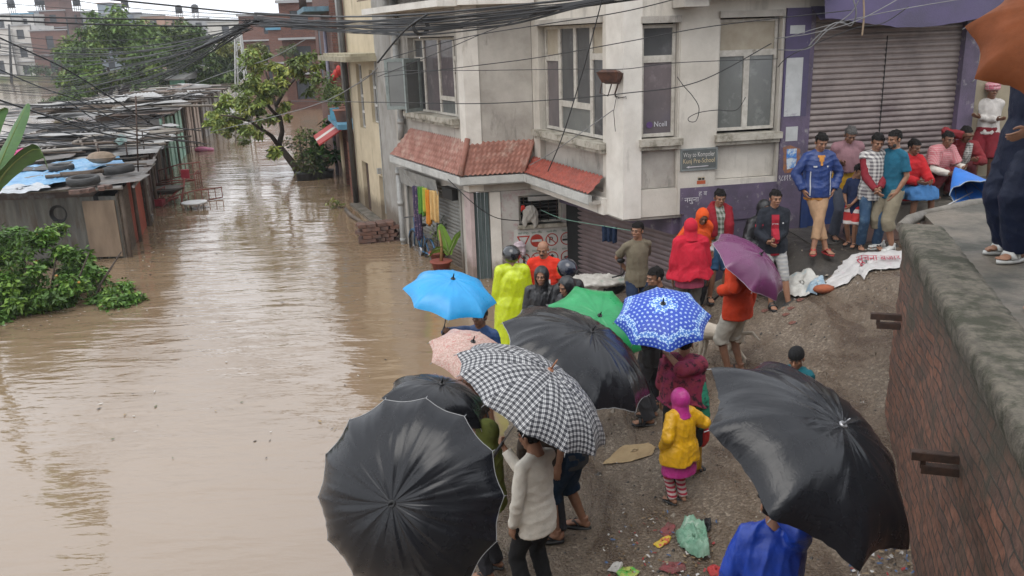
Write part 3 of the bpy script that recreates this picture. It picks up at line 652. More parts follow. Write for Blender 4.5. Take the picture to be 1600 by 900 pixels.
# back of the house, so it stands as a solid block
mb = MB(); mb.prism([(-2.3, 19.9), (-.55, 16.4), (.55, 16.5), (1.95, 13.35), (4.5, 13.85), (9.5, 14.8), (8.8, 20), (-1.5, 21.5)], ZT-.02, ZT+.14); mb.build('roof', PL_G, bld)
mb = MB(); D0 = Vector((-3.08, 21.4)); 
W2 = Plane((-3.08, 21.4), (-2.455, 19.51)); W2.wall(mb, 0, W2.len, -1.2, ZT, .25, []); mb.build('wall', mat('grey_cement_render', (.36, .345, .32), .9, (.25, .235, .21), tide=.5, scale=1.6, bump=.3, col3=(.13, .115, .08), scale3=1.4, lo3=.55, hi3=.75, stretch3=(1, 1, .5)), bld)
# ---- tile canopies
def canopy(P0, P1, Q1, Q0, zt, zb, rows, ncol, m, name='tile_canopy'):
    """P wall edge, Q eave edge (plan points); ribbed tiles lapped in rows"""
    P0, P1, Q0, Q1 = [Vector((p[0], p[1], 0)) for p in (P0, P1, Q0, Q1)]
    V = []; sub = 6; nr = rows*6; nc = ncol*sub
    nvec = None
    for r in range(nr+1):
        f = r/nr; row = min(int(f*rows), rows-1); fr = f*rows-row; zz = zt+(zb-zt)*f
        for c in range(nc+1):
            g = c/nc; p = (P0.lerp(P1, g)).lerp(Q0.lerp(Q1, g), f)
            lift = .026*(.5+.5*math.cos(2*math.pi*c/sub))
            jit = .006*mnoise.noise(Vector((row*3.1, int(c/sub)*2.3, 1)))
            V.append((p.x, p.y, zz+lift+.036*fr+jit))
    w_ = nc+1; I = (np.arange(nr)[:, None]*w_ + np.arange(nc)[None]).ravel(); F = np.stack([I, I+w_, I+w_+1, I+1], -1)
    return np_mesh(name, V, F, m, bld, smooth=False)
DO = .26
def isect(p1, d1, p2, d2):
    k = ((p2-p1).x*d2.y - (p2-p1).y*d2.x)/(d1.x*d2.y - d1.y*d2.x); return p1+d1*k
Ao, B1o, B2o = off(A, DO), off(B1, DO), off(B2, .30)
e0 = Ao.P(.20, 0); e1 = isect(Ao.a, Ao.t, B1o.a, B1o.t); e2 = isect(B1o.a, B1o.t, B2o.a, B2o.t); e3 = B2o.P(2.86, 0)
w0 = A.P(1.0, 0, .02); w1 = Vector((A.b.x, A.b.y, 0)); w2 = Vector((B1.b.x, B1.b.y, 0)); w3 = B2.P(2.86, 0, .02)
canopy(w0, w1, e1, e0, 2.66, 2.02, 6, 29, M_TILE); canopy(w1, w2, e2, e1, 2.62, 2.02, 6, 13, M_TILE); canopy(w2, w3, e3, e2, 2.30, 2.02, 3, 22, M_TILER)
for a, b, z, r in ((w1, e1, 2.70, .055), (w2, e2, 2.60, .03)): mb = MB(); mb.tube([a+Vector((0, 0, z)), b+Vector((0, 0, 2.07))], r, 8); mb.build('hip_ridge', M_TILE, bld)
mb = MB()
for a, b in ((e0, e1), (e1, e2), (e2, e3)):
    q = Plane(a, b); q.box(mb, 0, q.len-.006, 1.90, 2.035, -.05, .015); q.box(mb, .0, q.len-.006, 1.88, 1.90, -.07, .0)
    
mb.build('fascia', M_FASC, bld)
mb = MB()
for (a, b, c, d) in ((w0, w1, e1, e0), (w1, w2, e2, e1), (w2, w3, e3, e2)):
    mb.hexa([v+Vector((0, 0, 1.885)) for v in (d, c, b, a)] + [v+Vector((0, 0, 1.93)) for v in (d, c, b, a)])
mb.build('soffit', PL_G, bld)
mb = MB(); mb.add([e0+Vector((0, 0, 2.0)), w0+Vector((0, 0, 1.9)), w0+Vector((0, 0, 2.64))], [(0, 1, 2)]); mb.build('canopy_cheek', M_FASC, bld)
# ---- writing and marks on the walls
M_CHALK = mat('white_paint_writing', (.6, .58, .6), .8)
CP = off(C, .047)
put_text('wall_writing', '९८४११६८२२', .13, M_CHALK, CP.P(2.52, 2.17, .0), C.t, (0, 0, 1), bld, width=.38, th=.003)
CP2 = off(C, .026)
put_text('wall_writing', 'नमुना', .11, M_CHALK, CP2.P(.97, 1.93, .0), C.t, (0, 0, 1), bld, width=.24, th=.003)
put_text('wall_writing', 'ह ब', .10, M_CHALK, CP2.P(1.20, 2.02, .0), C.t, (0, 0, 1), bld, width=.14, th=.003)
st = MB(); C.box(st, 1.18, 1.30, 2.26, 2.31, .021, .023); C.box(st, 1.17, 1.31, 2.20, 2.255, .021, .023, 1); C.box(st, 1.19, 1.24, 2.265, 2.295, .023, .0245, 2); C.box(st, 1.25, 1.29, 2.265, 2.295, .023, .0245, 2)
st.build('torn_sticker', [mat('sticker_cream', (.5, .42, .3), .7), mat('sticker_orange', (.45, .10, .04), .7), mat('ink_black', (.015, .015, .015), .6)], bld)
# poster on the pilaster: blue and white print in an orange border, torn
def poster():
    t = thing('wall_poster', 'small torn poster in blue and white with an orange ragged border on the purple pillar', 'poster', CP.P(2.72, 2.52, .006))
    rng = random.Random(4); mb = MB(); c = (2.72, 2.5); pts = []
    for i in range(22):
        a = 2*math.pi*i/22; rr = 1/max(abs(math.cos(a))/.15, abs(math.sin(a))/.2); rr *= rng.uniform(.85, 1.1); pts.append(CP.P(c[0]+rr*math.cos(a), c[1]+rr*math.sin(a), .004))
    mb.add(pts, [list(range(22))]); mb.build('border', mat('orange_torn_paper', (.33, .13, .04), .8, (.16, .09, .08), scale=18), t)
    mb = MB(); mb.add([CP.P(2.63, 2.52, .007), CP.P(2.80, 2.52, .007), CP.P(2.80, 2.66, .007), CP.P(2.63, 2.66, .007)], [(0, 1, 2, 3)]); mb.add([CP.P(2.65, 2.34, .007), CP.P(2.79, 2.37, .007), CP.P(2.81, 2.515, .007), CP.P(2.63, 2.515, .007)], [(0, 1, 2, 3)])
    mb.build('print', mat('blue_print', (.05, .19, .50), .5, (.5, .56, .6), scale=8, contrast=(.45, .55)), t)
poster()
# hand painted school sign
def school_sign():
    s0, s1 = .90, 1.475; t = thing('school_sign', 'small grey hand painted sign pointing left to a pre-school, on the white pier', 'sign', C.P(1.18, 2.43, .03))
    mb = MB(); z = lambda s: .0
    q = off(C, .022); q.box(mb, s0, s1, 2.43, 2.745, .0, .018); b = mb.build('board', mat('blackboard_grey', (.11, .12, .115), .7, (.075, .082, .08), scale=5, bump=.2), t)
    mb = MB(); q.wall(mb, s0-.012, s1+.012, 2.418, 2.757, .02, [(s0+.012, s1-.012, 2.442, 2.733)]); f = mb.build('frame', mat('grey_sign_frame', (.20, .22, .215), .6), t)
    for v in f.data.vertices: v.co += C.n*.024
    q2 = off(C, .041)
    put_text('lettering', 'Way to Kompoler', .10, mat('sign_white', (.62, .60, .56), .7), q2.P(s0+.03, 2.63, 0), C.t, (0, 0, 1), t, width=.51)
    put_text('lettering', 'Kunj Pre-School', .10, mat('sign_cream', (.58, .48, .30), .7), q2.P(s0+.03, 2.535, 0), C.t, (0, 0, 1), t, width=.51)
    mb = MB(); mb.add([q2.P(s0+.08, 2.475, .004), q2.P(s0+.13, 2.457, .004), q2.P(s0+.12, 2.47, .004), q2.P(s0+.44, 2.475, .004), q2.P(s0+.44, 2.487, .004), q2.P(s0+.12, 2.482, .004), q2.P(s0+.14, 2.497, .004)], [(0, 1, 2, 3, 4, 5, 6)]); mb.build('arrow', M_CHALK, t)
school_sign()
# ---- board of road signs under the barred window
def sign_board():
    s0, s1, z0, z1 = .80, 1.99, .10, .93; t = thing('road_sign_board', 'white board of round red road signs fixed under the barred window', 'sign board', B1.P(1.4, z0, .03))
    mb = MB(); B1.box(mb, s0, s1, z0, z1, .004, .02); mb.build('board', mat('scratched_white_board', (.53, .52, .49), .6, (.43, .42, .395), scale=3, col3=(.26, .24, .22), scale3=6, lo3=.62, hi3=.72), t)
    RED = mat('sign_red', (.42, .035, .02), .5, (.30, .03, .02), scale=12); BLK = mat('sign_black', (.02, .02, .02), .5); GRN = mat('sign_green_text', (.03, .15, .09), .6)
    q = off(B1, .021); WH = mat('sign_face_white', (.58, .56, .53), .6)
    def disc(cs, cz, r, d, m, n=28):
        mb = MB(); mb.add([q.P(cs+r*math.cos(2*math.pi*i/n), cz+r*math.sin(2*math.pi*i/n), d) for i in range(n)], [list(range(n))]); return mb.build('sign_face', m, t)
    def ring(cs, cz, r0, r1, d, m, n=32):
        mb = MB(); vs = [q.P(cs+r*math.cos(2*math.pi*i/n), cz+r*math.sin(2*math.pi*i/n), d) for i in range(n) for r in (r0, r1)]
        mb.add(vs, [(2*i, 2*i+1, (2*i+3) % (2*n), (2*i+2) % (2*n)) for i in range(n)]); mb.build('sign_ring', m, t)
    def bar(cs, cz, w_, h_, ang, d, m):
        mb = MB(); ca, sa = math.cos(rad(ang)), math.sin(rad(ang)); mb.add([q.P(cs+x*ca-y*sa, cz+x*sa+y*ca, d) for x, y in ((-w_/2, -h_/2), (w_/2, -h_/2), (w_/2, h_/2), (-w_/2, h_/2))], [(0, 1, 2, 3)]); mb.build('sign_bar', m, t)
    R = .125; zA, zB = .70, .34
    cs = [.98, 1.24, 1.535, 1.83]
    # give way triangle
    mb = MB(); o = [(-.13, .11), (.13, .11), (0, -.14)]; i_ = [(-.09, .088), (.09, .088), (0, -.085)]
    mb.add([q.P(cs[0]+x, zA+y, .003) for x, y in o+i_], [(0, 3, 4, 1), (1, 4, 5, 2), (2, 5, 3, 0)]); mb.build('sign_triangle', RED, t)
    disc(cs[1], zA, R, .003, RED); bar(cs[1], zA, .2, .045, 0, .006, WH)
    ring(cs[2], zA, R-.02, R, .003, RED); put_text('sign_symbol', 'P', .17, BLK, q.P(cs[2]-.05, zA-.06, 0), B1.t, (0, 0, 1), t, th=.003); bar(cs[2], zA, .22, .016, -45, .006, RED)
    ring(cs[3], zA, R-.02, R, .003, RED); put_text('sign_symbol', 'STOP', .06, BLK, q.P(cs[3]-.07, zA+.015, 0), B1.t, (0, 0, 1), t, width=.13, th=.003); bar(cs[3], zA-.02, .17, .04, 0, .003, BLK)
    for k, c_ in enumerate(cs):
        ring(c_, zB, R-.02, R, .003, RED); bar(c_, zB, .23, .016, -45 if k != 3 else 45, .006, RED)
        mb = MB(); 
        if k in (0, 2): mb.add([q.P(c_+x, zB+y, .003) for x, y in ((-.02, -.08), (.02, -.08), (.02, .02), (.05, .02), (0, .08), (-.05, .02), (-.02, .02))], [tuple(range(7))])
        elif k == 1: mb.add([q.P(c_-.035+.022*math.cos(i*.785), zB+.02+.022*math.sin(i*.785), .003) for i in range(8)], [tuple(range(8))]); mb.add([q.P(c_+.035+.022*math.cos(i*.785), zB+.02+.022*math.sin(i*.785), .003) for i in range(8)], [tuple(range(8))]); mb.add([q.P(c_+x, zB+y, .003) for x, y in ((-.06, -.07), (.06, -.07), (.05, -.01), (-.05, -.01))], [(0, 1, 2, 3)])
        else: mb.add([q.P(c_+x, zB+y, .003) for x, y in ((-.07, -.02), (.04, -.03), (.07, .05), (.03, .05), (.01, .01), (-.05, .015))], [tuple(range(6))])
        mb.build('sign_symbol', BLK, t)
    words_ = [['बाटो', 'छोड्नु'], ['प्रवेश', 'निषेध'], ['पार्किङ', 'निषेध'], ['रोक्नु', 'होस्']]
    for k, c_ in enumerate(cs):
        put_text('sign_caption', ' '.join(words_[k]), .05, GRN, q.P(c_-.10, zA+.145, 0), B1.t, (0, 0, 1), t, width=.20, th=.003)
        put_text('sign_caption', ' '.join(words_[(k+2) % 4]), .05, GRN, q.P(c_-.10, zB+.145, 0), B1.t, (0, 0, 1), t, width=.20, th=.003)
sign_board()
# ---- rusty floodlight on the corner
def flood():
    p = B2.P(B2.len-.12, 3.62, .03); t = thing('flood_lamp', 'rusty brown box lamp on a bent bracket at the corner pillar', 'lamp', p)
    M_R = mat('rusty_lamp', (.12, .05, .03), .7, (.05, .025, .02), scale=10, bump=.4)
    N = (B2.n+C.n).normalized(); T = Vector((-N.y, N.x, 0)); c = p + N*.14 + T*-.06 + Vector((0, 0, .24)); mb = MB()
    def q(x, y, z): return c + T*x + N*y + Vector((0, 0, z))
    mb.hexa([q(-.11, -.06, -.10), q(.11, -.06, -.10), q(.11, .10, -.06), q(-.11, .10, -.06), q(-.17, -.10, .05), q(.17, -.10, .05), q(.17, .16, .08), q(-.17, .16, .08)])
    mb.hexa([q(-.15, -.08, .0505), q(.15, -.08, .0505), q(.15, .13, .081), q(-.15, .13, .081), q(-.11, -.06, .09), q(.11, -.06, .09), q(.11, .10, .11), q(-.11, .10, .11)])
    mb.build('housing', M_R, t)
    mb = MB(); mb.tube([q(-.13, 0, -.02), q(-.17, .02, -.22), q(-.05, 0, -.27), q(-.0, -.02, -.10)], .010, 6); mb.tube([q(.10, -.02, -.1), q(.02, -.1, -.25), q(.0, -.2, -.3)], .012, 6); mb.build('bracket', M_STEEL, t)
    mb = MB(); mb.tube([q(.0, -.15, -.28), q(.12, -.05, -.30), q(.22, -.04, -.28), q(.2, -.1, -.33), q(.05, -.14, -.31)], .006, 5); mb.tube([q(.02, -.16, -.3), q(.0, -.1, -.5), q(.02, -.12, -.8)], .005, 5); mb.build('cable', mat('black_cable', (.015, .015, .016), .5), t)
flood()
# ================================================================ buildings along the flooded street
CREAM = mat('cream_yellow_render', (.60, .51, .36), .85, (.49, .41, .28), tide=.4, scale=1.6, bump=.2, col3=(.20, .165, .10), scale3=1.5, lo3=.58, hi3=.78, stretch3=(1.5, 1.5, .4))
RBRICK = brick_mat('red_brown_brick', (.20, .075, .05), (.14, .055, .04), (.14, .11, .09), moss=(.10, .06, .045), mlo=.55, mhi=.75)
FBRICK = brick_mat('far_red_brick', (.24, .105, .078), (.19, .088, .068), (.20, .15, .12), scale=1.6, moss=(.16, .08, .06), mlo=.55, mhi=.75)
D = Plane((-4.3, 24.6), (-3.08, 21.4))
cb = thing('cream_house', 'narrow cream yellow house with tall white latticed windows next to the corner building', 'house', (-3.7, 23, 0))
mb = MB(); D.wall(mb, 0, D.len-.003, -1.2, 8, .25, [(1.02, 1.72, 2.25, 3.92), (2.60, 3.30, 2.50, 3.80), (.80, 1.62, -1.1, 1.34), (2.82, 3.27, -1.1, 1.2)]); mb.build('wall', CREAM, cb)
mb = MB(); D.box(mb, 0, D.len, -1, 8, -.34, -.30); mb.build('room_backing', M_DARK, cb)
WHITE = mat('white_window_paint', (.62, .61, .58), .6, (.5, .49, .46), scale=8)
def lattice(pl, s0, s1, z0, z1, nx, nz, par, gl=GL_D, m=WHITE, d=-.08):
    q = off(pl, d); mb = MB(); hs = []
    for i in range(nx):
        for j in range(nz):
            hs.append((s0+(s1-s0)*i/nx+.035, s0+(s1-s0)*(i+1)/nx-.035, z0+(z1-z0)*j/nz+.035, z0+(z1-z0)*(j+1)/nz-.035))
    q.wall(mb, s0, s1, z0, z1, .05, hs); f = mb.build('window', m, par)
    m2 = MB(); q.box(m2, s0+.02, s1-.02, z0+.02, z1-.02, -.045, -.04); m2.build('pane', gl, f); return f
lattice(D, 1.03, 1.71, 2.26, 3.91, 2, 4, cb); lattice(D, 2.61, 3.29, 2.51, 3.79, 2, 3, cb)
BRN = mat('brown_door_wood', (.09, .055, .04), .6, (.06, .038, .03), scale=4, stretch=(3, 3, .4))
for s0, s1, z in ((.82, 1.60, 1.33), (2.84, 3.25, 1.19)):
    mb = MB(); D.box(mb, s0, s1, -1.1, z, -.16, -.10); mb.build('door', BRN, cb)
mb = MB(); D.box(mb, -.35, 3.6, 4.02, 4.14, .002, .75); D.box(mb, -.30, 3.5, 4.141, 4.20, .002, .60); mb.build('awning_slab', mat('mossy_slab', (.40, .36, .26), .85, (.26, .23, .16), scale=4, bump=.3, col3=(.10, .10, .06), scale3=5, lo3=.55, hi3=.7), cb)
mb = MB(); mb.tube([D.P(.12, -1, .12), D.P(.12, 8, .12)], .075, 10); mb.build('drainpipe', mat('dark_iron_pipe', (.06, .055, .05), .6), cb)
mb = MB(); mb.tube([D.P(-.08, 3.2, .14), D.P(-.08, 8, .14)], .06, 10); mb.build('drainpipe', M_PIPE, cb)
mb = MB(); D.box(mb, 3.36, 3.42, .3, 4.0, .003, .02); D.box(mb, 3.10, 3.22, 1.28, 1.42, .003, .10); mb.build('meter_box', M_PIPE, cb)
mb = MB(); mb.prism([(-4.4, 24.7), (-3.2, 21.6), (3, 23), (2, 27)], 7.9, 8.1); mb.build('roof', PL_G, cb)
mb = MB(); D.box(mb, .1, 3.4, -1.3, .06, .02, .30); mb.build('plinth', M_CONC, cb)
# low annex with a red and white awning and a blue flower box on it
E1 = Plane((-5.45, 28.7), (-4.32, 24.62))
an = thing('annex', 'low brick annex with a red and white striped awning over its dark doorway', 'annex', (-5, 26.6, 0))
mb = MB(); E1.wall(mb, 0, E1.len, -1.2, 2.05, .25, [(.75, 1.9, -1.1, 1.55)]); mbw = mb.build('wall', RBRICK, an); wall_uv(mbw)
mb = MB(); E1.box(mb, -.02, .70, -1.2, 1.95, .003, .05); mb.build('pillar', CREAM, an)
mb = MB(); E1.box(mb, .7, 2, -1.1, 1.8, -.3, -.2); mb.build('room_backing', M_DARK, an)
mb = MB()
for i in range(9):
    z = -.9+i*.28; E1.box(mb, 2.3, 3.8, z, z+.24, .01, .03)
mb.build('slatted_door', mat('brick_red_slats', (.24, .09, .06), .6), an)
# awning, sloping towards the street
RW = [mat('awning_red', (.40, .035, .03), .6, (.30, .03, .025), scale=6), mat('awning_white', (.62, .58, .54), .6), mat('awning_blue', (.12, .30, .42), .6)]
mb = MB(); n = 5
for i in range(n):
    s0, s1 = -.35+i*.55, -.35+(i+1)*.55; mb.hexa([E1.P(s0, 1.50, .85), E1.P(s1, 1.50, .85), E1.P(s1, 1.98, .05), E1.P(s0, 1.98, .05), E1.P(s0, 1.54, .86), E1.P(s1, 1.54, .86), E1.P(s1, 2.02, .06), E1.P(s0, 2.02, .06)], 1 if i == 2 else 0)
mb.build('awning', RW, an)
mb = MB(); E1.box(mb, -.1, 3.6, 2.052, 2.20, -.25, .35); mb.build('blue_ledge', RW[2], an)
# tall dark brick house behind
G1 = Plane((-7.6, 36.5), (-5.55, 29.2))
bh = thing('brick_house', 'tall dark brick house with blue grey shutters rising behind the flower boxes', 'house', (-6.6, 33, 0))
mb = MB(); G1.wall(mb, 0, G1.len, -1.2, 9, .3, [(4.4, 5.6, 2.9, 5.2), (1.5, 2.6, 3.2, 5.2)]); o = mb.build('wall', RBRICK, bh); wall_uv(o)
G1b = Plane((-5.55, 29.2), (-2.8, 30)); mb = MB(); G1b.wall(mb, 0.001, G1b.len, -1.2, 9, .3, []); o = mb.build('wall', RBRICK, bh); wall_uv(o)
for a in (4.4, 1.5):
    mb = MB(); G1.box(mb, a, a+1.15, 2.95, 5.2, -.1, -.02); mb.build('shutter', mat('blue_grey_shutter', (.055, .07, .09), .6, (.04, .05, .065), scale=5), bh)
mb = MB(); G1.box(mb, 3.4, 7.4, 5.45, 5.6, .0, .8); mb.build('balcony_slab', mat('blue_stained_slab', (.12, .22, .28), .8, (.08, .12, .14), scale=4), bh)
mb = MB()
for i in range(12): mb.tube([G1.P(3.5+i*.35, 5.6, .7), G1.P(3.5+i*.35, 6.4, .7)], .015, 5)
mb.tube([G1.P(3.4, 6.4, .7), G1.P(7.4, 6.4, .7)], .02, 5); mb.build('balcony_rail', M_STEEL, bh)
mb = MB(); mb.tube([G1.P(6.4, -1, .12), G1.P(6.4, 5.2, .12)], .06, 8); mb.build('drainpipe', mat('violet_grey_pipe', (.22, .21, .27), .5), bh)
# ---- houses along the far end of the street and on the far bank
HM = [mat('house_white', (.55, .53, .50), .85, (.42, .40, .37), scale=.5, col3=(.2, .19, .17), scale3=.6, lo3=.6, hi3=.75), mat('house_grey', (.34, .34, .35), .85, (.26, .26, .26), scale=.5), FBRICK, mat('house_blue', (.26, .30, .34), .8, (.19, .22, .25), scale=.5), mat('house_ochre', (.36, .22, .16), .85, (.29, .17, .12), scale=.5)]
M_WIN = mat('far_window_glass', (.035, .038, .045), .3)
M_TANK = mat('black_plastic_tank', (.012, .012, .016), .5)
M_BLUET = mat('blue_tin_roof', (.10, .28, .40), .6, (.07, .2, .3), scale=.8)
def far_house(uL, uR, vtop, Y, depth, m, floors, label, tanks=0, zb=-.5, roofm=None, group=None, shed=False, nwin=None):
    a = aty(uL, 60, Y); b = aty(uR, 60, Y); zt = aty((uL+uR)/2, vtop, Y).z
    t = thing('house', label, 'house', ((a.x+b.x)/2, Y, max(zb, 0)), group)
    F = Plane((a.x, Y), (b.x, Y)); n = nwin or max(1, int(F.len/3.2)); hs = []; fh = (zt-zb-.6)/floors
    for f in range(floors):
        for k in range(n):
            c = F.len*(k+.5)/n; w_ = min(.62, F.len/n*.3); hs.append((c-w_, c+w_, zb+.6+fh*f+fh*.25, zb+.6+fh*f+fh*.78))
    mb = MB(); F.wall(mb, 0, F.len, zb, zt, .3, hs); o = mb.build('wall', m, t); wall_uv(o)
    S1 = Plane((a.x, Y+depth), (a.x, Y+.001)); S2 = Plane((b.x, Y+.001), (b.x, Y+depth))
    for S in (S1, S2):
        h2 = [(depth*.35, depth*.35+1.1, zb+.6+fh*f+fh*.25, zb+.6+fh*f+fh*.78) for f in range(floors)]
        mb = MB(); S.wall(mb, 0, S.len, zb, zt, .3, h2); o = mb.build('wall', m, t); wall_uv(o)
        for h in h2: m2 = MB(); S.box(m2, h[0], h[1], h[2], h[3], -.25, -.15); m2.build('window', M_WIN, t)
    for h in hs: m2 = MB(); F.box(m2, h[0]-.01, h[1]+.01, h[2]-.01, h[3]+.01, -.22, -.15); m2.build('window', M_WIN, t)
    mb = MB()
    for f in range(1, floors): mb.box(((a.x+b.x)/2, Y-.12, zb+.6+fh*f), (F.len+.3, .5, .14))
    if floors > 1: mb.build('floor_band', HM[1], t)
    mb = MB(); mb.box(((a.x+b.x)/2, Y+depth/2, zt-.12), (F.len-.4, depth-.4, .12)); mb.box(((a.x+b.x)/2, Y-.05, zt+.1), (F.len+.3, .3, .2))
    r = mb.build('roof', roofm or HM[1], t)
    rng = random.Random(int(uL*7+vtop))
    if shed:
        w_ = F.len*.55; mb = MB(); mb.box((a.x+F.len*.4, Y+depth*.4, zt+1.0), (w_, depth*.5, 2.0)); o = mb.build('roof_room', m, t); wall_uv(o)
        mb = MB(); mb.box((a.x+F.len*.4, Y+depth*.4, zt+2.06), (w_+.6, depth*.5+.6, .1)); mb.build('roof_sheet', M_BLUET if rng.random() < .5 else HM[4], t)
    for k in range(tanks):
        x = a.x + F.len*(.22+.6*k/max(1, tanks-.4)) ; y = Y + depth*.3; mb = MB()
        for dx in (-.4, .4):
            for dy in (-.4, .4): mb.tube([(x+dx, y+dy, zt), (x+dx, y+dy, zt+1.3)], .06, 5)
        mb.box((x, y, zt+1.3), (1.3, 1.3, .1)); mb.build('tank_stand', M_STEEL, t)
        mb = MB(); mb.tube([(x, y, zt+1.36), (x, y, zt+2.6), (x, y, zt+2.8), (x, y, zt+2.9)], [.68, .68, .45, .2], 12); mb.build('water_tank', M_TANK, t)
    return t
far_house(-45, 22, 24, 158, 12, HM[0], 3, 'pale concrete house at the left edge of the far bank', 0)
far_house(8, 34, 22, 172, 10, HM[1], 3, 'grey tower house with one black water tank at the far left', 1)
far_house(26, 58, 22, 162, 10, HM[0], 3, 'white house with a pale blue roof on the far bank', 0, roofm=M_BLUET)
far_house(52, 76, 18, 170, 10, HM[1], 4, 'grey house with a row of water tanks on the far bank', 3)
far_house(68, 108, 17, 166, 10, FBRICK, 4, 'tall red brick house with a roof room on the far bank', 0, shed=True)
far_house(48, 106, 48, 150, 8, FBRICK, 2, 'lower red brick house standing right behind the far shore', 0)
far_house(16, 50, 40, 151, 8, HM[0], 3, 'white house with dark windows on the far shore', 0)
far_house(-30, 16, 46, 150, 9, HM[0], 2, 'low white house at the far left of the shore', 0)
far_house(108, 150, 19, 172, 10, HM[1], 3, 'dark house with white window bays behind the big tree', 1)
far_house(150, 186, 22, 168, 10, HM[3], 3, 'bluish house behind the top of the big tree', 0, shed=True)
far_house(184, 226, 21, 176, 10, HM[1], 3, 'grey house with a dark water tank behind the big tree', 1)
far_house(224, 262, 25, 165, 10, HM[4], 3, 'orange brown house behind the right of the big tree', 0)
far_house(262, 330, 30, 178, 10, HM[1], 3, 'long pale grey house beyond the cables', 2)
far_house(326, 382, 34, 150, 10, HM[0], 3, 'pale house half hidden by the lattice mast', 0)
far_house(376, 470, 24, 92, 10, FBRICK, 3, 'big red brick house at the end of the flooded street', 0)
far_house(420, 482, 46, 78, 6, FBRICK, 2, 'brick house with blue shutters beside the street end', 0, roofm=M_BLUET)
far_house(440, 500, 4, 62, 8, RBRICK, 3, 'dark brick house behind the street tree', 0)
# scattered houses behind, so the bank does not end
# ================================================================ shanty row on the left
CORR = [mat('grey_corrugated', (.22, .21, .20), .55, (.13, .122, .115), scale=1.5, metal=.25, col3=(.13, .085, .06), scale3=2.2, lo3=.5, hi3=.7, rvar=.15), mat('rusty_sheet', (.19, .13, .10), .75, (.10, .075, .06), scale=2.2, col3=(.26, .25, .24), scale3=2, lo3=.5, hi3=.65), mat('dark_wet_sheet', (.075, .07, .068), .45, (.045, .042, .04), scale=2, col3=(.2, .2, .2), scale3=2.5, lo3=.58, hi3=.7), mat('pale_sheet', (.36, .355, .345), .5, (.22, .215, .205), scale=2, col3=(.18, .16, .14), scale3=3, lo3=.58, hi3=.7)]
M_WOOD = mat('wet_grey_timber', (.15, .12, .095), .75, (.085, .066, .05), scale=4, stretch=(1, 1, 3))
M_POST = mat('timber_post', (.11, .08, .06), .8, (.07, .05, .035), scale=6)
def corr_sheet(c, lx, ly, rz, tilt, m, name='roof', parent=None, z_amp=.02, roll=0.0):
    """corrugated sheet lx (across ribs) by ly (along ribs)"""
    n = max(6, int(lx/.045)); V = []; R = Matrix.Translation(c) @ Matrix.Rotation(rz, 4, 'Z') @ Matrix.Rotation(tilt, 4, 'X') @ Matrix.Rotation(roll, 4, 'Y')
    rng = random.Random(int(c[0]*50+c[1]*70)); ph = rng.random()*6
    k = 5
    for j in range(k):
        for i in range(n+1):
            x = lx*(i/n-.5); y = ly*(j/(k-1)-.5); V.append(tuple(R @ Vector((x, y, z_amp*math.sin(i*math.pi/1.7)+.035*math.sin(x*1.3+ph+j*.8)))))
    I = (np.arange(k-1)[:, None]*(n+1) + np.arange(n)[None]).ravel(); F = np.stack([I, I+1, I+n+2, I+n+1], -1)
    return np_mesh(name, V, F, m, parent, smooth=True)
SH = [  # front corner nearest the street (x, y), far corner, depth, roof height, wall paint, label
    ((-8.62, 18.9), (-9.55, 22.4), 5.2, 1.62, ['shed_red', (.42, .095, .055)], 'nearest shack with grey corrugated walls, a red side door and a tarpaulin on its roof'),
    ((-9.75, 23.0), (-11.2, 27.6), 6.0, 1.72, ['shed_brown', (.12, .075, .06)], 'shack with a broken edge of corrugated roof behind the wrecked furniture'),
    ((-11.3, 28.0), (-12.4, 31.6), 5.5, 1.55, ['shed_dark', (.05, .04, .035)], 'open fronted dark shack between the wreckage and the green shop'),
    ((-12.55, 32.0), (-14.0, 38.0), 4.6, 2.15, ['shed_green', (.32, .52, .41)], 'peeling mint green shop front standing in the flood'),
    ((-14.05, 38.3), (-15.3, 44.0), 3.8, 2.1, ['shed_tan', (.40, .31, .25)], 'tan plank shop front beyond the green one'),
    ((-15.35, 44.3), (-16.5, 51.5), 3.2, 2.1, ['shed_grey', (.26, .24, .22)], 'grey brown shop front at the far end of the row'),
]
sheds = []
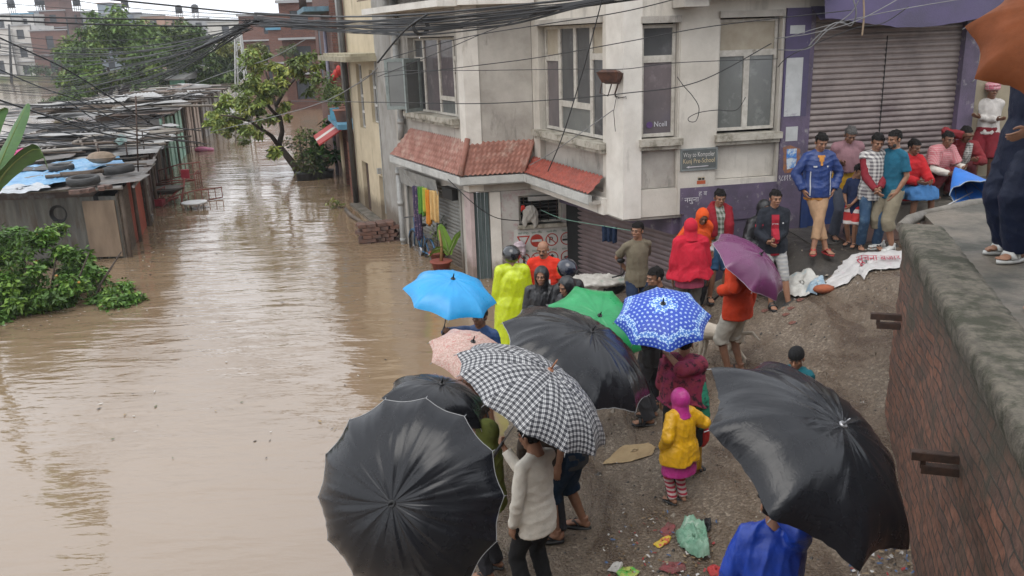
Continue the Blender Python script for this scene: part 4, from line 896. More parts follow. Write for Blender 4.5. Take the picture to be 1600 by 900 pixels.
for si, (a, b, dep, hz, pc, lab) in enumerate(SH):
    S = Plane(a, b); t = thing('shack', lab, 'shack', ((a[0]+b[0])/2, (a[1]+b[1])/2, 0)); sheds.append((t, S, dep, hz))
    wm = mat(pc[0], pc[1], .8, tuple(c*.72 for c in pc[1]), scale=2.5, bump=.3, col3=(.13, .10, .08), scale3=4, lo3=.56, hi3=.7)
    n = 5; dk = []
    for i in range(n):                                    # panels along the front with dark gaps
        s0 = S.len*i/n; s1 = S.len*(i+1)/n-.12
        if si in (2,) and i in (1, 2, 3): continue
        if si == 1 and i in (3,): continue
        mb = MB(); 
        if si == 0: S.box(mb, s0, s1+.10, -1, hz-.18, -.03+.02*(i % 2), .0+.02*(i % 2))
        else:
            S.box(mb, s0, s1, -1, hz-.12-.08*(i % 2), -.06, 0)
            S.box(mb, s0+.03, s0+.12, -1, hz-.12-.08*(i % 2), .001, .04)
        mb.build('wall_panel', wm if si != 0 or i > 1 else M_WOOD, t)
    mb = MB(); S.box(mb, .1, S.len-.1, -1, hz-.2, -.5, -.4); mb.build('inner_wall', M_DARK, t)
    for s_ in (0.0, S.len*.48, S.len): mb = MB(); mb.tube([S.P(s_, -1, .07), S.P(s_, hz, .09)], .05, 6); mb.build('post', M_POST, t)
    # the flank that faces the photographer
    fl = Plane((a[0]-dep, a[1]-.10), a)
    if si == 0:
        n = int(dep/.045); V = []; 
        for i in range(n+1):
            for z in (-1, hz-.22): V.append(tuple(fl.P(dep*i/n, z, .018*math.sin(i*math.pi/1.7)+.03*math.sin(i*.11))))
        F = [(2*i, 2*i+2, 2*i+3, 2*i+1) for i in range(n)]; np_mesh('corrugated_wall', V, F, mat('weathered_corrugated_wall', (.20, .195, .17), .7, (.115, .11, .10), scale=1.4, stretch=(2.5, 2.5, .45), metal=.15, col3=(.10, .065, .04), scale3=2.0, lo3=.5, hi3=.72, stretch3=(2, 2, .4)), t)
        mb = MB(); fl.box(mb, dep-.75, dep-.05, .05, hz-.3, .04, .07); mb.build('board', mat('raw_board', (.27, .20, .14), .8, (.18, .13, .09), scale=3, stretch=(1, 1, .3)), t)
    else:
        mb = MB(); fl.box(mb, .05, dep-.02, -1, hz-.15, -.08, -.02); mb.build('side_wall', CORR[si % 3], t)
    # overlapping roof sheets, lapped and uneven
    rng = random.Random(si*5+1); ang = math.atan2(S.t.y, S.t.x)
    nS = max(3, int(S.len/1.1)); 
    for i in range(nS):
        for j in range(int(dep/2.3)+1):
            c = S.P(S.len*(i+.5)/nS + rng.uniform(-.1, .1), hz + .03 + .022*(j % 2) + .012*i + .04*j + rng.uniform(0, .03), .35-1.1-2.1*j + rng.uniform(-.12, .12))
            corr_sheet(tuple(c), S.len/nS*1.16, 2.5, ang+rng.uniform(-.05, .05), rng.uniform(-.03, .01), CORR[rng.choice([0, 0, 1, 2, 3] if si else [0, 0, 1, 0, 2])], 'roof_sheet', t)
    mb = MB(); mb.tube([S.P(-.1, hz-.03, .38), S.P(S.len*.5, hz+.0, .36), S.P(S.len+.2, hz-.02, .38)], .035, 6); mb.build('roof_beam', mat('pale_roof_edge', (.38, .37, .35), .7, (.22, .2, .19), scale=5) if si in (0, 1) else M_POST, t)
    if si == 0: mb = MB(); mb.tube([fl.P(-.2, hz-.04, .12), fl.P(dep*.5, hz-.02, .13), fl.P(dep+.2, hz-.02, .12)], .05, 6); mb.build('roof_beam', mat('pale_roof_edge', (.38, .37, .35), .7), t)
    # brick pier between the first two
mb = MB()
pier = thing('stone_pier', 'rough stone pier standing in the water beside the red shack door', 'pier', (-9.72, 22.75, 0))
for i in range(14):
    z = -.5+i*.16; mb.box((-9.72+.02*math.sin(i*2), 22.75+.02*math.cos(i*3), z), (.34, .34, .15), rz=.25+.05*math.sin(i*5))
mb.build('stonework', mat('grey_stone_course', (.21, .19, .17), .9, (.12, .11, .10), scale=9, bump=.6), pier)
# ---- lumber, sheets and junk lying on the roofs
rng = random.Random(21)
def on_roof(si, s, dd, dz=.12):
    t, S, dep, hz = sheds[si]; return S.P(S.len*s, hz+dz+.04*dd/2.1, .3-dd), math.atan2(S.t.y, S.t.x)
k = 0
PCOL = [M_WOOD, M_POST, mat('bleached_plank', (.34, .31, .27), .8, (.22, .19, .16), scale=4), mat('dark_bamboo', (.06, .05, .04), .7)]
for si, cnt in ((0, 4), (1, 24), (2, 24), (3, 26), (4, 20), (5, 14)):
    for i in range(cnt):
        p, a = on_roof(si, rng.uniform(.05, .95), rng.uniform(.3, SH[si][2]-.5) if si else rng.uniform(.3, 1.4), .13+rng.uniform(0, .16))
        ln = rng.uniform(1.2, 4.2) if si else rng.uniform(.6, 1.2); an_ = a + rng.choice([math.pi/2, math.pi/2, 0]) + rng.uniform(-.3, .3); dv = Vector((math.cos(an_), math.sin(an_), rng.uniform(-.02, .05)))*ln/2
        mb = MB(); r_ = rng.uniform(.022, .05)
        mb.tube([p-dv, p+Vector((0, 0, rng.uniform(-.02, .03))), p+dv], r_, 6); o = mb.build('roof_pole', PCOL[rng.randrange(4)]); recentre(o, p)
        tag(o, 'weathered pole lying among the clutter on the shack roofs', 'pole', 'poles lying on the shack roofs')
for si, cnt in ((1, 7), (2, 8), (3, 9), (4, 7), (5, 5)):
    for i in range(cnt):
        p, a = on_roof(si, rng.uniform(.05, .95), rng.uniform(.4, SH[si][2]-.6), .2+rng.uniform(0, .18))
        o = corr_sheet(tuple(p), rng.uniform(.6, 1.4), rng.uniform(1.2, 2.6), a+rng.uniform(-.6, .6)+rng.choice([0, 1.57]), rng.uniform(-.08, .08), CORR[rng.choice([0, 1, 2, 3, 3, 2])], 'loose_sheet'); recentre(o, p)
        tag(o, 'loose roofing sheet thrown on top of the shack roofs', 'sheet', 'loose sheets on the shack roofs')
# tyres
M_TYRE = mat('old_tyre_rubber', (.018, .018, .019), .6, (.035, .034, .033), scale=8, bump=.3)
def tyre(p, R, r, tilt, rz, lab):
    mb = MB(); n, k2 = 28, 10; vs = []; T = Matrix.Translation(p) @ Matrix.Rotation(rz, 4, 'Z') @ Matrix.Rotation(tilt, 4, 'X')
    for i in range(n):
        a = 2*math.pi*i/n
        for j in range(k2):
            b = 2*math.pi*j/k2; cb_, sb_ = math.cos(b), math.sin(b); x = R + r*.75*math.copysign(abs(cb_)**.6, cb_)*(1 if cb_ > 0 else 1.0); z = r*math.copysign(abs(sb_)**.6, sb_)
            vs.append(T @ Vector((x*math.cos(a), x*math.sin(a), z)))
    mb.add(vs, [(i*k2+j, ((i+1) % n)*k2+j, ((i+1) % n)*k2+(j+1) % k2, i*k2+(j+1) % k2) for i in range(n) for j in range(k2)], 0, True)
    o = mb.build('old_tyre', M_TYRE); recentre(o, p); tag(o, lab, 'tyre', 'old tyres weighing down the shack roof'); return o
def px_roof(u, v, z): return onz(u, v, z)
tyre(px_roof(130, 282, 1.80), .28, .085, .05, .2, 'black tyre lying flat on the roof edge near the bricks')
tyre(px_roof(96, 262, 1.84), .23, .075, .02, .5, 'small dark tyre lying behind the front one on the blue tarpaulin')
tyre(px_roof(185, 265, 1.82), .29, .09, -.1, 1.2, 'thick black tyre at the street side of the roof')
# blue tarpaulin and pale plastic on the nearest roof
def draped(name, uvs, z, m, label, cat, seed, amp=.05, n=26):
    """crumpled sheet whose outline is given by points on the roof"""
    P = [onz(u, v, z) for u, v in uvs]; c = sum(P, Vector())/len(P); rng = random.Random(seed); V = []; k = len(P); rings = 10; per = n
    out = []
    for i in range(per):
        f = i/per*k; a, b = P[int(f) % k], P[(int(f)+1) % k]; q = a.lerp(b, f-int(f)); q = c + (q-c)*(1+.07*mnoise.noise(Vector((i*.9, seed, 0)))); out.append(q)
    for r in range(1, rings+1):
        for i in range(per):
            q = c.lerp(out[i], r/rings); h = amp*(mnoise.noise(q*4.5+Vector((seed, 0, 0)))+.6*abs(mnoise.noise(q*10))); V.append((q.x, q.y, z+.03+h+ (amp*.5)))
    V.append((c.x, c.y, z+.03+amp)); T = len(V)-1
    mb = MB(); mb.add(V, [((r)*per+i, (r)*per+(i+1) % per, (r+1)*per+(i+1) % per, (r+1)*per+i) for r in range(rings-1) for i in range(per)] + [(T, i, (i+1) % per) for i in range(per)], 0, True)
    o = mb.build(name, m); recentre(o, (c.x, c.y, z)); tag(o, label, cat); return o
BLT = mat('faded_blue_tarpaulin', (.08, .24, .46), .4, (.16, .36, .54), scale=7, bump=.4, bscale=20, col3=(.42, .5, .55), scale3=5, lo3=.58, hi3=.7)
draped('tarpaulin', [(-40, 305), (-40, 268), (60, 262), (130, 252), (188, 250), (196, 262), (150, 268), (110, 285), (60, 296)], 1.72, BLT, 'crumpled faded blue tarpaulin spread over the nearest shack roof', 'tarpaulin', 3, .07, 60)
draped('plastic_sheet', [(-30, 312), (10, 296), (60, 290), (80, 296), (40, 306)], 1.76, mat('milky_plastic', (.42, .44, .46), .35, (.3, .32, .34), scale=8), 'torn milky plastic sheet along the front edge of the shack roof', 'plastic sheet', 9, .05, 40)
draped('pink_cloth', [(8, 244), (20, 238), (44, 237), (36, 246), (14, 250)], 2.0, cloth('hot_pink_cloth', (.5, .06, .2)), 'bright pink cloth lying on the roof behind the banana leaf', 'cloth', 5, .06, 24)
draped('green_tub_cover', [(178, 226), (186, 218), (198, 219), (199, 229), (186, 231)], 2.05, mat('dark_green_plastic', (.02, .09, .07), .4), 'dark green plastic cover on the second shack roof', 'cover', 6, .09, 24)
def roof_bricks():
    for i, (u, v) in enumerate([(118, 300), (126, 299), (140, 297), (158, 294), (166, 292)]):
        p = onz(u, v, 1.82); mb = MB(); mb.box(p, (.22, .11, .08), rz=i*.7); o = mb.build('loose_brick', mat('loose_brick', (.16, .09, .07), .85, (.1, .07, .06), scale=10, bump=.4)); recentre(o, p); tag(o, 'dark loose brick holding down the front edge of the shack roof', 'brick', 'bricks on the shack roof edge')
roof_bricks()
p = onz(158, 246, 2.0); mb = MB(); mb.ell(p, (.33, .2, .15), 18, 9); mb.ell(p+Vector((0, 0, .0)), (.37, .22, .05), 18, 7); o = mb.build('upturned_basin', mat('tan_basin', (.30, .22, .16), .7, (.2, .15, .1), scale=6)); recentre(o, p); tag(o, 'upturned tan basin on the roof of the second shack', 'basin')
# thin rods sticking up
for u, v0, v1, Y in ((212, 150, 268, 20.5), (196, 222, 250, 22), (152, 225, 252, 21), (222, 205, 240, 24)):
    a = aty(u+4, v1, Y); b = aty(u, v0, Y); mb = MB(); mb.tube([a, b], .018, 5); o = mb.build('rusty_rod', M_STEEL); recentre(o, a); tag(o, 'thin rusty rod standing up from the shack roofs', 'rod', 'rods on the shack roofs')
# coil of hose hanging on the corrugated wall
mb = MB(); fl = Plane((-14, 18.8), (-8.62, 18.9)); cpt = fl.P(fl.len-1.25, 1.08, .12)
for k in range(4): mb.tube([cpt + Vector(((.15+.012*k)*math.cos(a*.4), -.02*k, (.15+.012*k)*math.sin(a*.4))) for a in range(17)], .014, 5)
o = mb.build('hose_coil', mat('black_hose', (.02, .02, .02), .5)); recentre(o, cpt); tag(o, 'coil of black hose hanging on the grey corrugated shack wall', 'hose')
# ---- wreck of red metal furniture in front of the second shack
def wreck():
    RM = mat('rusted_red_metal', (.22, .035, .03), .6, (.13, .05, .035), scale=8, bump=.2)
    c = onz(262, 318, 0.0); t = thing('red_cart', 'wrecked red metal railing cart stranded in the flood by the shacks', 'cart', c)
    def rail(p, q, n, h, nm='railing'):
        mb = MB(); p, q = Vector(p), Vector(q)
        mb.tube([p, q], .018, 6); mb.tube([p+Vector((0, 0, h)), p.lerp(q, .5)+Vector((0, 0, h+.06)), q+Vector((0, 0, h))], .018, 6)
        for i in range(n+1): e = p.lerp(q, i/n); mb.tube([e, e+Vector((0, 0, h+.03))], .013, 5)
        mb.build(nm, RM, t)
    z = .02
    rail(c+Vector((-.5, .9, .55)), c+Vector((.75, 1.0, .75)), 6, .32); rail(c+Vector((-.6, .2, .5)), c+Vector((.8, .35, .62)), 1, .02)
    rail(c+Vector((-.7, -.5, -.1)), c+Vector((.1, -.3, .3)), 6, .25); rail(c+Vector((.2, -.5, -.05)), c+Vector((1.5, .5, .05)), 8, .30); rail(c+Vector((-.7, -.6, -.2)), c+Vector((-.9, .6, .0)), 6, .3)
    rail(c+Vector((.75, 1.0, .3)), c+Vector((.8, .3, .3)), 3, .5)
    mb = MB(); mb.tube([c+Vector((.0, -.8, -.1)), c+Vector((.45, .1, .5))], .03, 6); mb.tube([c+Vector((-.5, -.1, -.1)), c+Vector((.5, -.4, .25))], .03, 6); mb.tube([c+Vector((.5, -.4, -.2)), c+Vector((.5, .3, .7))], .03, 6); mb.build('strut', RM, t)
    mb = MB(); mb.ell(c+Vector((.0, .1, .46)), (.55, .42, .05), 20, 6); mb.tube([c+Vector((0, .1, .3)), c+Vector((0, .1, .45))], [.3, .52], 18); mb.build('pan', mat('dull_iron_pan', (.09, .075, .06), .6), t)
    for o_, z_ in (((.35, .8, .75), (.25, .06, .28)), ((-.2, -.4, .12), (.5, .3, .2))): mb = MB(); mb.box(c+Vector(o_), z_); mb.build('red_box', mat('red_plastic', (.38, .04, .06), .5), t)
wreck()
p = onz(305, 326, 0); t = thing('plastic_stool', 'white plastic table top just above the water beside the red wreck', 'table', p)
mb = MB(); mb.tube([p+Vector((0, 0, .16)), p+Vector((0, 0, .20))], .36, 20); mb.build('top', mat('white_plastic', (.6, .6, .59), .4), t)
for dx, dy in ((-.2, -.2), (.2, -.2), (.2, .2), (-.2, .2)): mb = MB(); mb.tube([p+Vector((dx, dy, -.4)), p+Vector((dx*.9, dy*.9, .16))], .02, 6); mb.build('leg', mat('white_plastic', (.6, .6, .59), .4), t)
p = onz(316, 236, 0); mb = MB(); mb.ell(p+Vector((0, 0, .06)), (.35, .2, .14)); mb.ell(p+Vector((.3, .1, .04)), (.2, .2, .10)); o = mb.build('floating_bundle', mat('pink_bundle', (.5, .12, .22), .6, (.3, .12, .18), scale=6)); recentre(o, p); tag(o, 'pink bundle floating in front of the far shop fronts', 'bundle')
# small turquoise hut behind the row
a = aty(268, 150, 62); b = aty(290, 150, 62)
t = thing('turquoise_hut', 'small turquoise and white hut behind the shack roofs', 'hut', (a.x, 62, 0)); q = Plane((a.x, 62), (b.x, 62)); mb = MB(); q.wall(mb, 0, q.len, -1, 2.3, .2, [(.15, .6, .8, 1.7)]); mb.build('wall', mat('turquoise_paint', (.2, .48, .36), .7), t)
mb = MB(); mb.hexa([(a.x-.2, 61.6, 2.3), (b.x+.2, 61.6, 2.3), (b.x+.2, 65, 2.3), (a.x-.2, 65, 2.3), (a.x-.2, 61.6, 2.4), (b.x+.2, 61.6, 2.4), (b.x+.2, 65, 2.9), (a.x-.2, 65, 2.9)]); mb.build('roof', CORR[3], t)
# brick pile by the grey wall
rng = random.Random(8); c = onz(588, 382, 0)
t = thing('brick_pile', 'stack of dark reddish bricks rising out of the water beside the grey wall', 'bricks', c)
mb = MB(); q = Plane((-3.45, 19.35), (-2.62, 19.62))
for j in range(7):
    for i in range(4):
        for d in (0, 1):
            s = .1+i*.21+(.1 if j % 2 else 0); p = q.P(s, -.1+j*.085, -.1-.22*d); mb.box(p+Vector((rng.uniform(-.02, .02), rng.uniform(-.02, .02), 0)), (.20, .2, .076), rz=rng.uniform(-.25, .45))
mb.build('brick_stack', mat('wet_brick', (.17, .085, .06), .7, (.09, .06, .05), scale=5, bump=.5), t)
mb = MB(); mb.tube([D.P(3.3, .02, .5), D.P(1.8, .05, .62), D.P(.8, .02, .55)], .055, 8); o = mb.build('floating_log', M_WOOD); recentre(o, D.P(1.8, 0, .6)); tag(o, 'grey log lying along the foot of the cream house', 'log')
# ================================================================ house to the right of the shop
bz = thing('beige_house', 'plain beige house wall with a black doorway at the right of the purple shop', 'house', C.P(6.6, 0))
mb = MB(); C.wall(mb, 5.865, 9.5, .5, 4.695, .25, [(5.95, 6.62, 3.92, 4.66)]); mb.build('wall', mat('beige_render', (.33, .285, .20), .85, (.25, .215, .155), scale=2, bump=.2, col3=(.14, .12, .09), scale3=2, lo3=.58, hi3=.75), bz)
mb = MB(); C.box(mb, 5.9, 6.7, 3.9, 4.69, -.32, -.27); mb.build('doorway_dark_panel', M_DARK, bz)  # near-black panel, its colour stands in for the shade inside the doorway
# ================================================================ vegetation
def greens(n, base, rough=.45, sp=.35):
    r_ = random.Random(n); out = []
    for i in range(4):
        k = 1 + sp*(i-1.5)/1.5; out.append(mat(f'{n}_{i}', (base[0]*k*(1+.25*(i == 3)), base[1]*k, base[2]*k*.9), rough, var=.3, scale=3, spec=.4))
    return out
def leaf_mesh(name, P, size, mats, parent, seed=0, aspect=.45, droop=.5, group_of=None, fold=.25):
    rs = np.random.RandomState(seed); n = len(P)
    d = rs.normal(size=(n, 3)); d[:, 2] = d[:, 2]*.5 - droop; d /= np.linalg.norm(d, axis=1)[:, None]
    up = rs.normal(size=(n, 3))*.5; up[:, 2] += 1; s = np.cross(d, up); s /= np.linalg.norm(s, axis=1)[:, None]; nn_ = np.cross(s, d)
    L = size*rs.uniform(.6, 1.3, n)[:, None]; W = L*aspect*.5
    V = np.stack([P, P + d*L*.45 + s*W + nn_*W*fold, P + d*L - nn_*L*.08, P + d*L*.45 - s*W + nn_*W*fold], 1).reshape(-1, 3)
    I = np.arange(n)[:, None]*4
    F = np.concatenate([I+np.array([[0, 1, 2, 3]])], 0)
    g = rs.randint(0, len(mats), n) if group_of is None else (group_of + (rs.random_sample(n) < .3)) % len(mats)
    # fold each diamond along its rib as two triangles
    T = np.concatenate([I+np.array([[0, 1, 2]]), I+np.array([[0, 2, 3]])], 0)
    return np_mesh(name, V, T, mats, parent, mi=np.concatenate([g, g]), smooth=False)
def clumps(centres, radii, per, seed):
    rs = np.random.RandomState(seed); out = []; gid = []
    for i, (c, r) in enumerate(zip(centres, radii)):
        q = rs.normal(size=(per, 3)); q /= np.linalg.norm(q, axis=1)[:, None]; q *= (rs.uniform(0, 1, per)**.45)[:, None]*np.array(r)
        out.append(np.array(c)+q); gid += [rs.randint(0, 4)]*per
    return np.concatenate(out), np.array(gid)
BARK = mat('wet_bark', (.075, .055, .042), .85, (.045, .034, .028), scale=14, bump=.6, bscale=20)
def limbs(name, paths, parent):
    mb = MB()
    for pts, r0, r1 in paths:
        k = len(pts); mb.tube(pts, [r0+(r1-r0)*i/(k-1) for i in range(k)], 8)
    return mb.build(name, BARK, parent)
# ---- the street tree leaning over the flood
def street_tree():
    t = thing('street_tree', 'leaning thin leafed tree with a forked dark trunk standing in the flooded street', 'tree', onz(468, 278, -.3))
    Y = 31.0
    def q(u, v, y=0): return aty(u, v, Y+y)
    trunk = [q(472, 285), q(462, 262), q(447, 242), q(436, 228)]
    fa = [q(436, 228), q(441, 205), q(438, 185), q(431, 165), q(424, 140, .5), q(415, 112, .7)]
    fb = [q(437, 230), q(424, 212, -.5), q(410, 203, -1), q(392, 190, -1.5), q(365, 182, -2), q(345, 180, -2.2)]
    fc = [q(431, 165), q(446, 140), q(465, 118, .5), q(490, 108, .6)]; fd = [q(410, 203, -1), q(398, 172, -1.2), q(385, 150, -1)]
    fe = [q(436, 185), q(405, 150, -.6), q(395, 120, 0)]
    limbs('trunk', [(trunk, .15, .105), (fa, .10, .03), (fb, .085, .025), (fc, .07, .02), (fd, .06, .02), (fe, .07, .02)], t)
    rs = np.random.RandomState(3); cs = []; rr = []
    spots = [(396, 98, 12), (410, 92, 13), (424, 100, 12), (400, 116, 13), (388, 128, 13), (416, 122, 13), (432, 112, 11), (445, 126, 10), (400, 142, 13), (380, 150, 13), (368, 160, 13), (416, 148, 12), (386, 168, 13), (366, 178, 13), (350, 186, 13), (340, 197, 10), (356, 200, 10), (375, 196, 11), (344, 172, 10), (395, 184, 11), (412, 172, 11), (430, 150, 9), (464, 112, 11), (480, 106, 12), (494, 104, 11), (476, 124, 9), (506, 98, 8), (452, 104, 8), (430, 240, 6), (422, 235, 5), (404, 205, 8), (445, 175, 7), (418, 190, 8), (332, 186, 8), (352, 158, 8), (392, 206, 7)]
    for u, v, r in spots:
        y = rs.uniform(-2, 1.2); c = q(u, v, y); k = r*Y/FPX*1.05
        for j in range(4): cs.append(np.array(c)+rs.normal(size=3)*k*.85); rr.append((k*.7, k*.8, k*.5))
    P, g = clumps(cs, rr, 56, 4)
    leaf_mesh('crown', P, .19, greens('street_leaf', (.185, .255, .06), .45, .5), t, 5, .42, .6, g)
street_tree()
def volume_tree(name, label, spots, Y, dy, per, size, col, seed, trunk=None, base=None, cat='tree', sub=3, squash=.7):
    b = base if base is not None else onz(spots[0][0], spots[0][1], 0)
    t = thing(name, label, cat, b); rs = np.random.RandomState(seed); cs = []; rr = []
    for u, v, r in spots:
        k = r*Y/FPX*1.15
        for j in range(sub): c = aty(u, v, Y+rs.uniform(-dy, dy)); cs.append(np.array(c)+rs.normal(size=3)*k*.45); rr.append((k*.75, k*.85, k*squash))
    P, g = clumps(cs, rr, per, seed+1)
    if trunk: limbs('trunk', trunk, t)
    leaf_mesh('crown' if cat == 'tree' else 'foliage', P, size, greens(name+'_leaf', col), t, seed+2, .4, .5, g); return t
def q60(u, v, y=0): return aty(u, v, 60+y)
volume_tree('spreading_tree', 'big dark green spreading tree with several leaning stems beyond the shack roofs', [(165, 32, 14), (185, 34, 16), (210, 40, 15), (150, 45, 16), (135, 60, 16), (165, 55, 20), (195, 58, 20), (225, 60, 18), (245, 72, 16), (125, 80, 15), (150, 80, 20), (180, 82, 20), (212, 85, 20), (240, 92, 16), (118, 100, 14), (140, 105, 17), (168, 108, 18), (196, 106, 16), (112, 122, 13), (132, 128, 14), (120, 145, 13), (140, 150, 11), (105, 155, 10), (225, 108, 13), (255, 82, 10), (90, 162, 9), (118, 165, 10), (235, 45, 14), (250, 60, 14), (100, 85, 10), (225, 125, 12), (205, 125, 12), (180, 130, 11), (160, 128, 12), (104, 130, 11)], 60, 3, 150, .40, (.105, .180, .042), 11,
    [([q60(178, 170), q60(190, 150), q60(204, 128), q60(214, 110), q60(225, 90)], .32, .12), ([q60(176, 172), q60(172, 150), q60(176, 130), q60(168, 105)], .2, .08), ([q60(158, 170), q60(150, 145), q60(146, 120)], .18, .07), ([q60(190, 150), q60(182, 130), q60(190, 105)], .13, .05), ([q60(168, 160), q60(160, 140), q60(158, 120)], .1, .04)], base=q60(178, 172))
volume_tree('dark_tree', 'dark leafy tree to the right of the big spreading one', [(262, 50, 13), (282, 48, 13), (300, 56, 14), (275, 68, 15), (295, 78, 16), (318, 72, 14), (335, 86, 14), (350, 95, 13), (310, 98, 15), (285, 98, 14), (262, 92, 12), (330, 108, 14), (350, 115, 13), (305, 118, 12), (365, 105, 10), (340, 128, 10), (316, 130, 9), (362, 85, 9), (262, 70, 14), (270, 110, 13), (355, 78, 10), (300, 135, 10), (275, 130, 10), (360, 120, 10), (255, 115, 12)], 66, 3, 150, .44, (.072, .125, .032), 21,
    [([aty(283, 150, 66), aty(284, 120, 66), aty(290, 95, 66)], .16, .06), ([aty(330, 150, 66), aty(326, 120, 66), aty(330, 95, 66)], .14, .05)], base=aty(284, 152, 66))
volume_tree('yellowish_tree', 'yellowish green tree beside the lattice mast', [(352, 78, 9), (366, 70, 9), (378, 82, 8), (400, 76, 7), (412, 80, 7)], 58, 2, 80, .30, (.13, .15, .03), 31, base=aty(365, 120, 58))
volume_tree('shore_bush', 'round dark bush between the tree stems and the roofs', [(235, 140, 12), (250, 138, 11), (222, 146, 9), (262, 144, 8)], 54, 1.5, 70, .22, (.035, .075, .022), 41, base=aty(240, 155, 54), cat='bush')
volume_tree('shore_bush', 'pale bush at the left edge of the big tree on the river shore', [(78, 162, 8), (92, 160, 10), (108, 162, 9)], 50, 1.5, 60, .2, (.085, .12, .028), 51, base=aty(92, 172, 50), cat='bush')
volume_tree('far_bush', 'green bush at the foot of the far bank houses', [(52, 112, 10), (68, 112, 10), (84, 114, 8), (60, 104, 8)], 146, 2, 40, .6, (.045, .085, .03), 61, base=aty(66, 122, 146), cat='bush')
volume_tree('far_bush', 'long dark hedge of bushes below the red brick house on the far shore', [(96, 90, 8), (104, 100, 7), (92, 98, 7), (112, 108, 6)], 148, 2, 40, .6, (.035, .07, .03), 65, base=aty(100, 118, 148), cat='bush')
volume_tree('street_end_bush', 'green bushes at the end of the flooded street', [(470, 92, 10), (455, 80, 9), (482, 100, 8), (440, 85, 8)], 60, 2, 50, .26, (.06, .09, .03), 71, base=aty(462, 130, 60), cat='bush')
# ---- the shrub in the lower left
def big_shrub():
    t = thing('leafy_shrub', 'dense bright green shrub half drowned in front of the nearest shack', 'shrub', (-8.8, 15.4, 0))
    rs = np.random.RandomState(7); cs = []; rr = []
    for c, r, k in (((-10.2, 15.3, .62), (1.5, 1.1, .95), 44), ((-8.8, 15.8, .62), (1.1, 1.0, .88), 34), ((-8.9, 14.7, .15), (.9, .5, .4), 14), ((-10.4, 14.4, .2), (1.3, .6, .6), 20), ((-8.05, 15.8, .25), (.7, .7, .55), 14), ((-7.35, 15.25, .10), (.38, .3, .18), 6), ((-9.2, 15.0, .15), (1.2, .6, .45), 16), ((-10.9, 15.0, .3), (.9, .7, .8), 14), ((-8.35, 15.9, .75), (.35, .4, .3), 4)):
        for i in range(k):
            q = rs.normal(size=3); q /= np.linalg.norm(q); q *= rs.uniform(.55, 1.05); p = np.array(c)+q*np.array(r)
            if p[2] < -.1: p[2] = .05
            s = rs.uniform(.14, .3); cs.append(p); rr.append((s, s, s*.7))
    P, g = clumps(cs, rr, 150, 8); P = P[(P[:, 2] > -.05)]; g = g[:len(P)]
    leaf_mesh('foliage', P, .115, greens('shrub_leaf', (.085, .185, .03), .45, .45), t, 9, .52, .35, g)
    limbs('stems', [([(-8.9+.3*i, 15.4+.1*(i % 2), -.4), (-9.0+.45*i, 15.5, .3), (-9.0+.6*i, 15.6, .9)], .035, .012) for i in range(-3, 4)], t)
    # small orange blossoms
    rs = np.random.RandomState(12); idx = rs.choice(len(P), 46); mb = MB()
    for p in P[idx]:
        if p[2] > .4: mb.ell(p+np.array([0, -.03, .04]), (.028, .028, .022), 7, 5)
    mb.build('blossom', mat('orange_blossom', (.62, .30, .08), .6), t)
big_shrub()
# ---- banana plants
BAN = mat('banana_leaf', (.060, .145, .030), .35, (.045, .115, .028), scale=5, stretch=(1, 1, 4), bump=.2); BANL = mat('young_banana_leaf', (.15, .27, .03), .4, (.11, .22, .03), scale=5); RIB = mat('banana_rib', (.20, .26, .08), .5)
def banana_leaf(pts, w_, side, m, parent, tear=.0, seed=0):
    pts = [Vector(p) for p in pts]; n = 18; rs = random.Random(seed); V = []
    def bez(f):
        k = (len(pts)-1)*f; i = min(int(k), len(pts)-2); a = pts[max(i-1, 0)]; b = pts[i]; c = pts[i+1]; d = pts[min(i+2, len(pts)-1)]; x = k-i
        return .5*((2*b)+(c-a)*x+(2*a-5*b+4*c-d)*x*x+(3*b-a-3*c+d)*x**3)
    side = Vector(side).normalized()
    for i in range(n+1):
        f = i/n; p = bez(f); ww = w_*(math.sin(math.pi*min(1, f*.93+.05))**.55); dz = Vector((0, 0, -1))
        j = 1-tear*rs.random()
        V += [p+side*ww*j+dz*ww*.30, p+side*ww*.5*j+dz*ww*.05, p, p-side*ww*.5+dz*ww*.05, p-side*ww*(1-tear*rs.random())+dz*ww*.30]
    mb = MB(); mb.add(V, [(i*5+k, i*5+k+1, (i+1)*5+k+1, (i+1)*5+k) for i in range(n) for k in range(4)], 0, True); lf = mb.build('leaf', m, parent)
    mb = MB(); mb.tube([bez(i/8) - Vector((0, 0, .01)) for i in range(9)], [.018-.0018*i for i in range(9)], 6); mb.build('midrib', RIB, lf)
def q(u, v, Y): return aty(u, v, Y)
bp_ = q(-60, 330, 13.6)
t = thing('banana_plant', 'banana plant with a broad upright leaf and a drooping torn leaf at the left edge', 'plant', (bp_.x, bp_.y, 0))
mb = MB(); mb.tube([(bp_.x, bp_.y, -.3), (bp_.x, bp_.y, .8), q(-45, 290, 13.6)], [.11, .09, .06], 10); mb.build('stem', mat('banana_stem', (.14, .16, .06), .6, (.1, .09, .04), scale=6), t)
banana_leaf([q(-20, 300, 13.6), q(2, 250, 13.5), q(22, 205, 13.5), q(42, 162, 13.5)], .25, (1, -.3, .4), BAN, t, .12, 2)
banana_leaf([q(-12, 300, 13.6), q(8, 268, 13.4), q(38, 240, 13.3), q(62, 232, 13.2), q(74, 262, 13.1)], .20, (.2, -.8, .9), BAN, t, .15, 3)
banana_leaf([q(-15, 300, 13.6), q(-25, 240, 13.8), q(-5, 180, 13.9), q(6, 168, 13.9)], .16, (1, .2, .2), BAN, t, .1, 5)
TERRA = mat('red_clay_pot', (.28, .07, .045), .6, (.2, .055, .04), scale=8)
